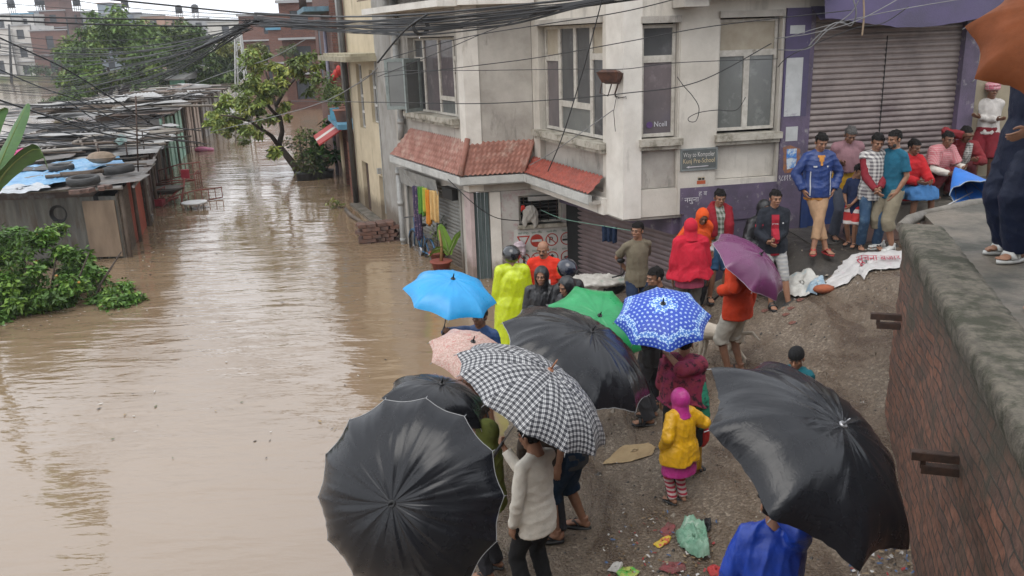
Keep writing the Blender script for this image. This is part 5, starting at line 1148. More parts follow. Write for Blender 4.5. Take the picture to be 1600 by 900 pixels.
def pot(p, r, h, lab, m=None, rim=True):
    mb = MB(); mb.tube([p, p+Vector((0, 0, h*.9)), p+Vector((0, 0, h*.9)), p+Vector((0, 0, h))], [r*.72, r, r*1.12, r*1.12], 18); return mb
pb = onz(690, 424, .02); t = thing('potted_banana', 'young banana plant with light green leaves in a red clay pot before the grey shutter', 'potted plant', pb)
pot(pb, .20, .22, '').build('pot', TERRA, t)
mb = MB(); mb.tube([pb+Vector((0, 0, .15)), pb+Vector((.03, 0, .5)), pb+Vector((.0, 0, .85))], [.035, .03, .018], 8); mb.build('stem', mat('young_stem', (.30, .18, .07), .6), t)
def qb(u, v): return aty(u, v, pb.y)
banana_leaf([qb(702, 398), qb(698, 380), qb(692, 365), qb(688, 350)], .12, (1, 0, .1), BANL, t, .03, 1)
banana_leaf([qb(700, 395), qb(690, 388), qb(678, 390), qb(670, 400)], .09, (.2, -.5, .8), BANL, t, .03, 4)
banana_leaf([qb(702, 395), qb(708, 380), qb(714, 368), qb(722, 360)], .06, (.6, .2, -.5), BANL, t, .03, 6)
pb2 = onz(684, 408, .02); t = thing('potted_plant', 'second red pot with a thin leafy stem beside the bicycle', 'potted plant', pb2); pot(pb2, .17, .2, '').build('pot', TERRA, t)
P, g = clumps([pb2+Vector((.0, 0, .6)), pb2+Vector((.12, .05, .8)), pb2+Vector((-.1, 0, .9)), pb2+Vector((.3, .1, .95))], [(.12, .12, .16)]*4, 26, 3); leaf_mesh('foliage', P, .10, greens('pot_leaf', (.06, .10, .03)), t, 2, .4, .3, g)
mb = MB(); mb.tube([pb2+Vector((0, 0, .15)), pb2+Vector((.03, 0, .8))], .012, 5); mb.tube([pb2+Vector((0, 0, .2)), pb2+Vector((.3, .1, .95))], .01, 5); mb.build('stem', BARK, t)
# planter strip in the street and pots on the annex
def tub(u, v, seed, lab, h=.9, col=(.06, .10, .03), up=1.0, name='planter', r=.32, size=.16):
    p = onz(u, v, 0); t = thing(name, lab, 'potted plant', p); mb = MB(); mb.tube([p+Vector((0, 0, -.4)), p+Vector((0, 0, .22)), p+Vector((0, 0, .26))], [r*.8, r, r*1.08], 12); mb.build('tub', mat('black_tub', (.02, .02, .02), .6), t)
    rs = np.random.RandomState(seed); cs = [np.array(p)+np.array([rs.normal()*.22, rs.normal()*.22, .35+rs.uniform(0, h)]) for i in range(9)]
    P, g = clumps(cs, [(.22, .22, .28)]*9, 44, seed); leaf_mesh('foliage', P, size, greens('tub_leaf_%d' % int(col[1]*1000), col), t, seed, .4, .1, g)
    mb = MB(); [mb.tube([p+Vector((0, 0, .1)), Vector(c)], .012, 4) for c in cs]; mb.build('stem', BARK, t)
tub(478, 281, 1, 'bushy plant in a black tub next to the leaning tree trunk', 1.3, (.075, .11, .03)); tub(492, 279, 2, 'middle plant of the three black tubs in the street', 1.1, (.06, .10, .03)); tub(508, 277, 3, 'broad leafed dark plant in the tub beside the annex pillar', 1.5, (.03, .085, .02), size=.3)
for i, (s, z, h, lab, cl) in enumerate(((2.6, 2.20, .75, 'terracotta pot with a yellow green bush above the striped awning', (.10, .14, .03)), (1.5, 2.20, .9, 'tall flowering pot plant with red blossom on the blue ledge', (.07, .12, .03)), (.4, 2.20, .6, 'small pot plant at the far end of the blue ledge', (.06, .11, .03)))):
    p = E1.P(s, z, .12); t = thing('flower_pot', lab, 'potted plant', p); pot(p, .24, .36, '').build('pot', mat('pale_terracotta', (.38, .18, .13), .7, (.3, .14, .1), scale=6), t)
    rs = np.random.RandomState(i+30); cs = [np.array(p)+np.array([rs.normal()*.25, rs.normal()*.3, .4+rs.uniform(0, h)]) for k in range(8)]
    P, g = clumps(cs, [(.24, .24, .24)]*8, 46, i+50); leaf_mesh('foliage', P, .15, greens('ledge_leaf_%d' % i, cl), t, i, .4, .2, g)
    if i == 1: mb = MB(); [mb.ell(p+Vector((.1*k-.1, .05, 1.2+.12*k)), (.09, .09, .16), 8, 6) for k in range(3)]; mb.build('blossom', mat('red_blossom', (.5, .03, .02), .6), t)
p = E1.P(2.0, 2.20, .28); mb = MB(); mb.box(p+Vector((0, 0, .19)), (.26, .2, .36)); o = mb.build('blue_jerrycan', mat('blue_jerrycan', (.10, .35, .5), .5)); recentre(o, p); tag(o, 'light blue plastic canister among the flower pots', 'canister')
p = onz(520, 325, .02); t = thing('floating_weed', 'clump of pale green weed drifting in the brown water', 'plant', p); P, g = clumps([p+Vector((0, 0, .12)), p+Vector((.15, .1, .05))], [(.16, .2, .2), (.2, .16, .1)], 40, 4); leaf_mesh('foliage', P, .13, greens('weed', (.16, .20, .04)), t, 3, .35, -.2, g)
p = onz(310, 242, 0)
# ================================================================ masts, poles and the overhead cables
M_CAB = mat('black_cable', (.015, .015, .016), .5); M_CABG = mat('grey_cable', (.22, .22, .22), .6); M_CABT = mat('dark_cable', (.03, .03, .032), .55)
def lattice_mast():
    a = aty(374, 150, 42); b = aty(372, 52, 42); t = thing('lattice_mast', 'short steel lattice mast rising from the shack roofs under the cable bundle', 'mast', (a.x, 42, 0)); mb = MB()
    for sx, sy in ((-1, -1), (1, -1), (1, 1), (-1, 1)): mb.tube([(a.x+sx*.38, 42+sy*.38, -.5), (b.x+sx*.12, 42+sy*.12, b.z)], .035, 5)
    mb.build('leg', M_PIPE, t); mb = MB(); n = 7
    for i in range(n):
        f0, f1 = .3+.7*i/n, .3+.7*(i+1)/n; r0, r1 = .38-.26*f0, .38-.26*f1
        for (s0, s1) in (((-1, -1), (1, -1)), ((1, -1), (1, 1)), ((1, 1), (-1, 1)), ((-1, 1), (-1, -1))):
            p0 = Vector((a.x, 42, 0)).lerp(Vector((b.x, 42, b.z)), f0); p1 = Vector((a.x, 42, 0)).lerp(Vector((b.x, 42, b.z)), f1)
            mb.tube([p0+Vector((s0[0]*r0, s0[1]*r0, 0)), p1+Vector((s1[0]*r1, s1[1]*r1, 0))], .018, 4)
    mb.build('brace', M_PIPE, t)
lattice_mast()
a = aty(16, 118, 140); b = aty(14, 38, 140); mb = MB(); mb.tube([(a.x, 140, 0), b], [.22, .15], 8); o = mb.build('utility_pole', mat('dark_pole', (.05, .05, .05), .8)); recentre(o, (a.x, 140, 0)); tag(o, 'dark utility pole before the white houses of the far bank', 'pole')
a = aty(110, 80, 120); mb = MB(); mb.tube([(a.x, 120, -.5), aty(104, 30, 120)], [.16, .1], 6); o = mb.build('utility_pole', mat('dark_pole', (.05, .05, .05), .8)); recentre(o, (a.x, 120, 0)); tag(o, 'thin grey pole right of the brick house on the far bank', 'pole')
def cable(pts, r=.012, m=None, label=None, group='overhead cables across the street', sag=0.0):
    """pts: (u, v, Y) sightings; a smooth curve through them"""
    P = [aty(*p) for p in pts]; n = 10; out = []
    for i in range(len(P)-1):
        a, b, c, d = P[max(i-1, 0)], P[i], P[i+1], P[min(i+2, len(P)-1)]
        for k in range(n):
            x = k/n; q_ = .5*((2*b)+(c-a)*x+(2*a-5*b+4*c-d)*x*x+(3*b-a-3*c+d)*x**3); q_ = q_ - Vector((0, 0, sag*4*x*(1-x))); out.append(q_)
    out.append(P[-1]); mb = MB(); mb.tube(out, r*(.62 if (group or '').startswith('cables') else .85), 5); o = mb.build('cable', m or M_CAB); recentre(o, P[0])
    return tag(o, label or 'thin black cable in the tangle hanging over the street', 'cable', group)
rng = random.Random(77); KU, KV, KY = 402, 36, 24.0
LB = 'black cable in the thick bundle strung from the street to the corner building'
for i in range(24):                                        # bundle to the corner building
    f = i/23; a = rng.uniform(-1, 1); b = rng.uniform(-1, 1)
    cable([(KU+rng.uniform(-8, 8), KV+a*9, KY+rng.uniform(-.3, .3)), (510, 40+b*9+rng.uniform(-4, 4), 19.5), (640, 42+b*13+rng.uniform(-5, 5), 15.6), (790, 28+b*10+rng.uniform(-6, 6), 14.3), (900, 8+b*6+rng.uniform(-3, 3), 12.8), (1010, -14+b*5, 11.6)], rng.choice([.011, .013, .017, .022]), M_CAB if i % 5 else M_CABT, LB, 'cables of the bundle to the corner building')
for y0, ym, y1, r in ((14, 22, -6, .03), (20, 30, 0, .026), (30, 36, 4, .026)):
    cable([(KU-4, y0+6, KY), (520, ym+4, 19), (660, ym, 15.3), (830, ym-16, 13.6), (1000, y1-6, 11.8)], r, M_CAB, LB, 'cables of the bundle to the corner building')
LL = 'black cable fanning out to the left from the bundle over the street'
for i in range(30):                                        # the fan to the left, over the shack roofs
    y0 = rng.uniform(52, 168); mid = (y0*.55+KV*.45)+rng.uniform(14, 34); yl = rng.uniform(20, 44)
    cable([(-25, y0-2, yl), (90, y0*.72+mid*.28+10, yl*.9+2), (210, mid+rng.uniform(-4, 8), yl*.5+12.5), (310, mid*.5+KV*.5+rng.uniform(2, 10), 26), (KU-12+rng.uniform(-6, 6), KV+rng.uniform(-6, 12), KY+rng.uniform(-.3, .3))], rng.choice([.013, .016, .02]), M_CABT if i % 3 else M_CAB, LL, 'cables fanning out over the shacks')
for pts, r in (([(-20, 25, 20), (150, 29, 22), (300, 31, 23.4), (KU, 32, KY)], .034), ([(-20, 31, 20), (150, 38, 22), (300, 41, 23.4), (KU, 38, KY)], .036), ([(120, -6, 20), (260, 8, 22), (KU, 22, KY), (520, 26, 19)], .036), ([(60, -8, 22), (220, 14, 23), (KU, 24, KY)], .015), ([(-20, 3, 26), (90, 12, 25.5), (240, 22, 25), (KU, 30, KY)], .015), ([(-20, 52, 24), (120, 64, 24), (260, 58, 24), (KU, 40, KY)], .016), ([(-20, 50, 16), (40, 78, 17), (110, 112, 18), (200, 170, 20), (240, 196, 21)], .026), ([(300, 80, 25), (350, 58, 24.5), (KU, 32, KY)], .07), ([(320, 70, 25), (366, 48, 24.5), (KU+10, 30, KY)], .06), ([(-20, 100, 17), (60, 135, 18.5), (130, 160, 20), (220, 205, 22), (330, 226, 25)], .02), ([(-20, 150, 15), (70, 180, 17), (150, 206, 19), (240, 222, 22)], .03), ([(-20, 190, 15), (90, 200, 18), (210, 168, 21), (330, 140, 24)], .018)):
    cable(pts, r, M_CAB, LL, 'cables fanning out over the shacks')
for i in range(16):                                        # slack lines lower down among the roofs
    u0 = rng.uniform(-20, 120); v0 = rng.uniform(140, 215); u1 = rng.uniform(180, 340); v1 = rng.uniform(175, 232)
    cable([(u0, v0, 19), ((u0+u1)/2, (v0+v1)/2+rng.uniform(4, 16), 21), (u1, v1, 24)], rng.choice([.011, .014, .018]), M_CABT, 'slack dark cable sagging among the shack roofs', 'slack cables among the shack roofs')
g_ = 'single wires strung in front of the corner building'; l_ = 'single thin wire strung across the front of the corner building'
for pts, m, r in (([(455, 158, 20), (600, 160, 15.8), (740, 162, 14.3), (850, 157, 13.3), (975, 146, 12.4), (1090, 128, 12.6), (1205, 68, 13.1)], M_CAB, .009), ([(600, 120, 16), (740, 103, 14.2), (840, 90, 13.3), (975, 66, 12.3), (1120, 40, 12.4), (1330, 16, 12.6)], M_CAB, .008), ([(590, 96, 16), (720, 60, 14.4), (850, 38, 13.2), (975, 18, 12.2), (1080, -8, 12)], M_CAB, .009), ([(590, 120, 16), (690, 80, 14.8), (760, 50, 14.2), (860, 12, 13.4)], M_CABT, .008), ([(942, -6, 12.2), (922, 70, 12.4), (902, 140, 12.5), (878, 215, 12.6), (856, 268, 12.8)], M_CAB, .010), ([(958, 172, 12.55), (910, 206, 12.9), (860, 240, 13.6), (828, 258, 14.6)], M_CABG, .008), ([(700, 280, 15.4), (740, 318, 15.2), (775, 340, 15.4), (812, 345, 15.75)], M_CAB, .010), ([(590, 105, 17), (560, 130, 19), (480, 168, 23), (330, 206, 30)], M_CABG, .014), ([(477, 62, 26), (420, 92, 29), (350, 114, 34), (280, 140, 42)], M_CABG, .016), ([(590, 98, 16), (630, 50, 15.5), (668, 22, 15)], M_CAB, .02), ([(560, 128, 19), (600, 112, 17), (760, 110, 14.2), (900, 108, 13.2), (975, 108, 12.5), (1060, 98, 12.6), (1215, 92, 13.2)], M_CABT, .007)):
    cable(pts, r, m, l_, g_)
for pts, m, r in (([(1212, 60, 13.2), (1270, 52, 12.9), (1340, 32, 12.6), (1410, -5, 12.5)], M_CABG, .008), ([(1216, 78, 13.2), (1262, 76, 12.9), (1290, 50, 12.8), (1330, 20, 12.7), (1345, -8, 12.6)], M_CABG, .009), ([(1262, 76, 12.95), (1272, 62, 12.9), (1300, 38, 12.8), (1318, 36, 12.8), (1330, 40, 12.8), (1338, 20, 12.7), (1332, -5, 12.7)], M_CABG, .012), ([(1225, 60, 13.1), (1300, 38, 12.9), (1400, 16, 12.7), (1530, -6, 12.6)], M_CABG, .007), ([(1215, 105, 13.2), (1240, 84, 13), (1330, 46, 12.8), (1380, 36, 12.8), (1420, 10, 12.7)], M_CABT, .008), ([(1349, -6, 12.6), (1350, 25, 12.6), (1347, 56, 12.6)], mat('frayed_rope', (.3, .22, .15), .8), .016), ([(1058, 120, 12.95), (1068, 134, 12.9), (1082, 150, 12.9), (1092, 168, 12.9), (1088, 188, 12.95), (1078, 190, 12.95), (1076, 184, 12.95), (1092, 176, 12.95), (1120, 172, 12.98), (1150, 172, 13.0), (1165, 152, 13.02)], M_CAB, .007)):
    cable(pts, r, m, 'loose wire hanging at the purple shop front and the white pier', 'loose wires at the shop front')
c = aty(657, 42, 15.3); t = thing('cable_coil', 'round coil of spare black cable hanging in the bundle by the street window', 'coil', c); mb = MB()
for k in range(4): mb.tube([c + Vector(((.10+.014*k)*math.cos(a*.4), .015*k, (.10+.012*k)*math.sin(a*.4))) for a in range(17)], .012, 5)
mb.build('loops', M_CAB, t)
# ================================================================ umbrellas
M_RIB = mat('umbrella_steel', (.35, .35, .36), .35, metal=.8); M_HANDLE = mat('black_umbrella_handle', (.015, .015, .016), .4); M_WOODTIP = mat('wooden_ferrule', (.33, .14, .07), .45)
def black_nylon(n, seed=0.0, crumple=.5):
    """thin wet black nylon: pleats run out along the ribs, creases cross them, drops lie on it"""
    m = bpy.data.materials.new(n); m.use_nodes = True; t = m.node_tree; b = t.nodes['Principled BSDF']; L = t.links.new
    uv = nn(t, 'ShaderNodeTexCoord').outputs['UV']
    def ns(sx, sy, sc, det, rough=.55, dist=.0):
        mp = nn(t, 'ShaderNodeMapping'); mp.inputs['Scale'].default_value = (sx, sy, 1); mp.inputs['Location'].default_value = (seed, seed*1.7, 0); L(uv, mp.inputs[0])
        q = nn(t, 'ShaderNodeTexNoise', Scale=sc, Detail=det, Roughness=rough, Distortion=dist); L(mp.outputs[0], q.inputs['Vector']); return q.outputs[0]
    def mul(x, k): q = nn(t, 'ShaderNodeMath', operation='MULTIPLY'); L(x, q.inputs[0]); q.inputs[1].default_value = k; return q.outputs[0]
    def add(x, y): q = nn(t, 'ShaderNodeMath', operation='ADD'); L(x, q.inputs[0]); L(y, q.inputs[1]); return q.outputs[0]
    pl = ns(9, 1.1, 4.0, 4.0); cr = ns(1, 1.4, 9.0, 5.0, .6, .8); dr = ns(1, 1, 120, 1.0)
    h = add(add(mul(pl, 1.0), mul(cr, crumple)), mul(dr, .03))
    bp = nn(t, 'ShaderNodeBump', Strength=.3, Distance=.008); L(h, bp.inputs['Height']); L(bp.outputs[0], b.inputs['Normal'])
    cl = nn(t, 'ShaderNodeMix', data_type='RGBA'); L(cr, cl.inputs[0]); cl.inputs[6].default_value = (.006, .0065, .009, 1); cl.inputs[7].default_value = (.013, .014, .017, 1); L(cl.outputs[2], b.inputs['Base Color'])
    rr = nn(t, 'ShaderNodeMapRange'); rr.inputs[1].default_value = .35; rr.inputs[2].default_value = .65; rr.inputs[3].default_value = .14; rr.inputs[4].default_value = .32; L(ns(1, 1, 5, 4.0), rr.inputs[0]); L(rr.outputs[0], b.inputs['Roughness'])
    b.inputs['Specular IOR Level'].default_value = .36
    return m
def uv_mat(name, fn, rough=.5, trans=.0):
    m = bpy.data.materials.new(name); m.use_nodes = True; t = m.node_tree; b = t.nodes['Principled BSDF']; L = t.links.new
    uv = nn(t, 'ShaderNodeTexCoord').outputs['UV']; sep = nn(t, 'ShaderNodeSeparateXYZ'); L(uv, sep.inputs[0])
    def mth(op, a, b_=None):
        q = nn(t, 'ShaderNodeMath', operation=op)
        for i, x in enumerate((a, b_)):
            if x is None: continue
            if isinstance(x, (int, float)): q.inputs[i].default_value = x
            else: L(x, q.inputs[i])
        return q.outputs[0]
    def mixc(f, a, c):
        q = nn(t, 'ShaderNodeMix', data_type='RGBA')
        if isinstance(f, (int, float)): q.inputs[0].default_value = f
        else: L(f, q.inputs[0])
        for i, x in ((6, a), (7, c)):
            if isinstance(x, tuple): q.inputs[i].default_value = (*x, 1)
            else: L(x, q.inputs[i])
        return q.outputs[2]
    col = fn(t, L, uv, sep.outputs[0], sep.outputs[1], mth, mixc); L(col, b.inputs['Base Color']); b.inputs['Roughness'].default_value = rough
    nb = nn(t, 'ShaderNodeTexNoise', Scale=25.0, Detail=4.0); L(nn(t, 'ShaderNodeTexCoord').outputs['Object'], nb.inputs['Vector']); bp = nn(t, 'ShaderNodeBump', Strength=.25, Distance=.01); L(nb.outputs[0], bp.inputs['Height']); L(bp.outputs[0], b.inputs['Normal'])
    return m
def plaid_fn(t, L, uv, u, v, mth, mixc):
    P = .042
    def stripes(x):
        f = mth('FRACT', mth('DIVIDE', mth('ADD', x, 5.0), P)); wide = mth('LESS_THAN', f, .54); thin = mth('MULTIPLY', mth('GREATER_THAN', f, .72), mth('LESS_THAN', f, .82)); return mth('MAXIMUM', wide, mth('MULTIPLY', thin, .8))
    s = mth('MULTIPLY', mth('ADD', stripes(u), stripes(v)), .5)
    cr = nn(t, 'ShaderNodeValToRGB'); L(s, cr.inputs[0]); e = cr.color_ramp.elements; e[0].position = 0; e[0].color = (.56, .56, .55, 1); e[1].position = 1; e[1].color = (.012, .013, .018, 1)
    x = e.new(.5); x.color = (.17, .17, .18, 1); return cr.outputs[0]
def flower_fn(t, L, uv, u, v, mth, mixc):
    def flowers(scale, rad_, off_):
        a = mth('ADD', mth('MULTIPLY', u, scale), off_); b_ = mth('ADD', mth('MULTIPLY', v, scale), off_*.7)
        b2 = b_; row = mth('FLOOR', b2); a2 = mth('ADD', a, mth('MULTIPLY', mth('MODULO', mth('ADD', row, 100.0), 2.0), .5))
        x = mth('SUBTRACT', mth('FRACT', a2), .5); y = mth('SUBTRACT', mth('FRACT', b2), .5); r = mth('SQRT', mth('ADD', mth('MULTIPLY', x, x), mth('MULTIPLY', y, y)))
        an = mth('ARCTAN2', y, x); lim = mth('MULTIPLY', mth('ADD', 1.0, mth('MULTIPLY', mth('COSINE', mth('MULTIPLY', an, 5.0)), .42)), rad_)
        pet = mth('LESS_THAN', r, lim); cen = mth('GREATER_THAN', r, rad_*.28); return mth('MULTIPLY', pet, cen)
    f1 = flowers(24.0, .20, 7.0)
    big = flowers(17.0, .36, 3.3)
    n = nn(t, 'ShaderNodeTexNoise', Scale=14.0, Detail=2.0); L(uv, n.inputs['Vector']); 
    # dense band of larger blooms part way to the hem, and a bunch round the tip
    d1 = mth('ABSOLUTE', mth('SUBTRACT', v, .335)); band = mth('LESS_THAN', mth('ADD', d1, mth('MULTIPLY', mth('SUBTRACT', n.outputs[0], .5), .16)), .034)
    tip = mth('LESS_THAN', mth('ADD', v, mth('MULTIPLY', mth('SUBTRACT', n.outputs[0], .5), .2)), .09); dense = mth('MAXIMUM', band, tip)
    w_ = mth('MAXIMUM', mth('MULTIPLY', f1, mth('SUBTRACT', 1.0, dense)), mth('MULTIPLY', big, dense))
    blue = mixc(dense, (.012, .055, .38), (.05, .16, .5)); return mixc(w_, blue, (.42, .58, .76))
def pink_fn(t, L, uv, u, v, mth, mixc):
    n = nn(t, 'ShaderNodeTexNoise', Scale=34.0, Detail=4.0, Roughness=.7, Distortion=1.5); L(uv, n.inputs['Vector'])
    cr = nn(t, 'ShaderNodeValToRGB'); L(n.outputs[0], cr.inputs[0]); e = cr.color_ramp.elements; e[0].position = .40; e[0].color = (.40, .17, .15, 1); e[1].position = .58; e[1].color = (.50, .34, .30, 1); x = e.new(.48); x.color = (.36, .27, .22, 1)
    return cr.outputs[0]
def umbrella(label, c, ax, R, n, m, phase=0.0, dome=.42, L=.80, tip=.07, tipm=None, hem=None, wrinkle=.006, seed=0, sag=.10, droop=None, name='umbrella'):
    c = Vector(c); ax = Vector(ax).normalized(); apex = c + ax*(dome*R)
    e1 = ax.cross(Vector((.3, .9, .1))).normalized(); e2 = ax.cross(e1)
    grip = apex - ax*(L-.07)
    t = thing(name, label, 'umbrella', apex - ax*L, 'open umbrellas over the crowd')
    nr, ng = 20, 12; V = []; uvs = []
    def rib(phi, f):                                        # bent rib: out and down
        a = f*1.18; s = math.sin(a)/math.sin(1.18); dn = (1-math.cos(a))/(1-math.cos(1.18))
        return s, dn
    for i in range(nr+1):
        f = .02+.98*i/nr
        for k in range(n*ng):
            g = (k % ng)/ng; phi = 2*math.pi*(k/ng)/n + phase; s, dn = rib(phi, f)
            w_ = math.sin(math.pi*g); inn = 1 - sag*w_*f**1.6 * (.9)           # cloth pulls in between the ribs
            p0 = 2*math.pi*int(k/ng)/n + phase; p1 = p0+2*math.pi/n
            chord = math.cos(math.pi/n)/math.cos((g-.5)*2*math.pi/n)            # straight hem between tips
            rr = R*s*(1-(1-chord)*f**.7)*inn
            q = e1*math.cos(phi)*rr + e2*math.sin(phi)*rr
            z = -dome*R*dn + .035*R*w_*math.sin(math.pi*f)*(.6) + (.045*R*w_*max(0, f-.75)*4*.25)
            z += .006*(1 if k % ng == 0 else 0)*min(1, f*4)
            key = q*1.0 + ax*seed*3.1
            z += wrinkle*w_*(mnoise.noise(Vector((k*.55, f*2.2, seed*5.3)))*1.2 + mnoise.noise(Vector((k*1.3, f*3.0, seed+9)))*.7)*(.35+f)
            p = apex + q + ax*z; V.append(tuple(p)); ga = (g-.5)*2*math.pi/n; fl = f*R*1.06
            uvs.append((fl*math.sin(ga) + int(k/ng)*.37, fl*math.cos(ga)))
    N = n*ng; F = [(i*N+k, (i+1)*N+k, (i+1)*N+(k+1) % N, i*N+(k+1) % N) for i in range(nr) for k in range(N)]
    o = np_mesh('canopy', V, F, m, t); uv = o.data.uv_layers.new(name='UVMap'); U = np.array(uvs); out = np.zeros((len(o.data.loops), 2))
    li = np.zeros(len(o.data.loops), np.int32); o.data.loops.foreach_get('vertex_index', li); out = U[li]
    # the last strip of a gore must keep its own side's coordinates
    Fa = np.array(F); col = np.tile(np.arange(N), nr); nxt = ((col % ng) == ng-1); 
    for j in (2, 3):
        idx = np.where(nxt)[0]*4+j; ga = .5*2*math.pi/n; fl = np.hypot(*(np.array([U[li[i]] - np.array([((li[i] % N)//ng)*.37, 0]) for i in idx]).T)); out[idx, 0] = fl*math.sin(ga) + (col[nxt]//ng)*.37; out[idx, 1] = fl*math.cos(ga)
    uv.data.foreach_set('uv', out.ravel())
    # tips, ribs, shaft
    for k in range(n):
        phi = 2*math.pi*k/n + phase; mb = MB(); pts = []
        for i in range(7):
            f = .04+.96*i/6; s, dn = rib(phi, f); pts.append(apex + (e1*math.cos(phi)+e2*math.sin(phi))*(R*s*1.0) - ax*(dome*R*dn+.008))
        d = (pts[-1]-pts[-2]).normalized(); pts.append(pts[-1]+d*.018)
        s, dn = rib(phi, .5); mid = apex + (e1*math.cos(phi)+e2*math.sin(phi))*(R*s) - ax*(dome*R*dn+.012); hub = apex - ax*(L*.42)
        mb.tube(pts, .0032, 5); mb.tube([hub, mid], .0025, 4); mb.build('rib', M_RIB, t)
    if hem is not None:
        mb = MB(); i = nr
        for k in range(n):
            mb.tube([V[i*N+(k*ng+j) % N] for j in range(ng+1)], .0032, 4)
        mb.build('hem', hem, t)
    mb = MB(); mb.tube([apex+ax*.0, apex-ax*(L-.14)], .0065, 7); mb.build('shaft', M_RIB, t)
    mb = MB(); mb.tube([apex-ax*(L-.15), apex-ax*L], [.012, .014], 8); mb.build('handle', M_HANDLE, t)
    mb = MB(); mb.tube([apex-ax*.01, apex+ax*.012], [.03, .022], 12); mb.tube([apex+ax*.012, apex+ax*(tip*.8), apex+ax*tip], [.009, .006, .003], 8); mb.build('ferrule', tipm or M_HANDLE, t)
    return grip, t
NY1 = black_nylon('black_umbrella_cloth', .0, .35); NY2 = black_nylon('shiny_black_umbrella_cloth', 3.1, .8); NY3 = black_nylon('crumpled_black_umbrella_cloth', 7.7, 1.3); HEM_W = mat('pale_hem', (.30, .30, .30), .5)
SKYB = mat('sky_blue_umbrella_cloth', (.02, .30, .62), .35, (.015, .25, .55), scale=5, bump=.2, bscale=12, rvar=.1)
GREENC = mat('green_umbrella_cloth', (.015, .28, .09), .35, (.012, .21, .07), scale=6, bump=.3, bscale=14, rvar=.1)
PURPC = mat('plum_umbrella_cloth', (.145, .035, .105), .3, (.11, .028, .082), scale=4, bump=.2, bscale=10, rvar=.12)
ORNG = mat('orange_brown_umbrella_cloth', (.165, .046, .014), .7, (.12, .036, .012), scale=6, bump=.3, bscale=12, rvar=.1, spec=.15)
H = {}
H['front'], _ = umbrella('large glossy black umbrella with many ribs seen from straight above in the left foreground', (-.710, 4.952, 1.682), (-.261, -.898, .355), .64, 14, NY1, .2, L=.85, dome=.42, hem=HEM_W, seed=1, sag=.035, wrinkle=.007)
H['behind'], _ = umbrella('small black umbrella half hidden behind the large foreground one', (-.656, 6.59, 1.591), (.265, -.049, .963), .46, 8, NY1, .5, L=.66, seed=2, sag=.07)
H['pink'], _ = umbrella('faded pink and beige patterned umbrella above the plaid one', (-.431, 7.726, 1.579), (.268, -.256, .929), .41, 8, uv_mat('pink_print_cloth', pink_fn), .1, L=.66, seed=3, sag=.07)
H['blue'], _ = umbrella('plain sky blue umbrella at the edge of the flood water', (-.657, 8.71, 1.886), (.22, -.208, .953), .50, 8, SKYB, .35, L=.74, seed=4, sag=.07, wrinkle=.004)
H['middle'], _ = umbrella('big shiny black umbrella in the middle of the crowd between the green and plaid ones', (.539, 7.052, 1.774), (.447, -.167, .879), .72, 10, NY2, .15, L=.90, hem=HEM_W, seed=5, sag=.05, wrinkle=.013)
H['green'], _ = umbrella('emerald green umbrella behind the big black one', (.863, 8.70, 1.487), (.184, -.606, .774), .55, 8, GREENC, .0, L=.74, seed=6, sag=.08, wrinkle=.008)
H['floral'], _ = umbrella('royal blue umbrella printed with small white flowers', (1.356, 7.438, 1.979), (-.051, -.385, .922), .44, 8, uv_mat('blue_flower_cloth', flower_fn), .3, L=.66, seed=7, sag=.05)
H['plaid'], _ = umbrella('black and white checked umbrella with a wooden tip', (.1145, 5.989, 1.873), (.535, -.02, .830), .657, 12, uv_mat('checked_cloth', plaid_fn, .55), .1, L=.84, tip=.10, tipm=M_WOODTIP, seed=8, sag=.04)
H['plum'], _ = umbrella('plum purple umbrella held by the person in the orange hooded top', (2.667, 9.407, 1.897), (.568, -.320, .758), .51, 8, PURPC, .25, L=.78, hem=mat('mauve_hem', (.4, .3, .36), .5), seed=9, sag=.05, wrinkle=.004)
H['right'], _ = umbrella('large crumpled shiny black umbrella in front of the brick retaining wall', (1.638, 4.433, 2.145), (.503, -.346, .792), .72, 8, NY3, .55, L=.72, tip=.06, tipm=M_RIB, seed=10, sag=.10, wrinkle=.016)
_c = aty(1672, 62, 5.5)
H['orange'], _ = umbrella('orange brown umbrella cut off by the upper right corner above the navy raincoat', _c, (-.30, -.62, .72), .60, 8, ORNG, .40, L=.74, tip=.05, seed=11, sag=.12, wrinkle=.008)
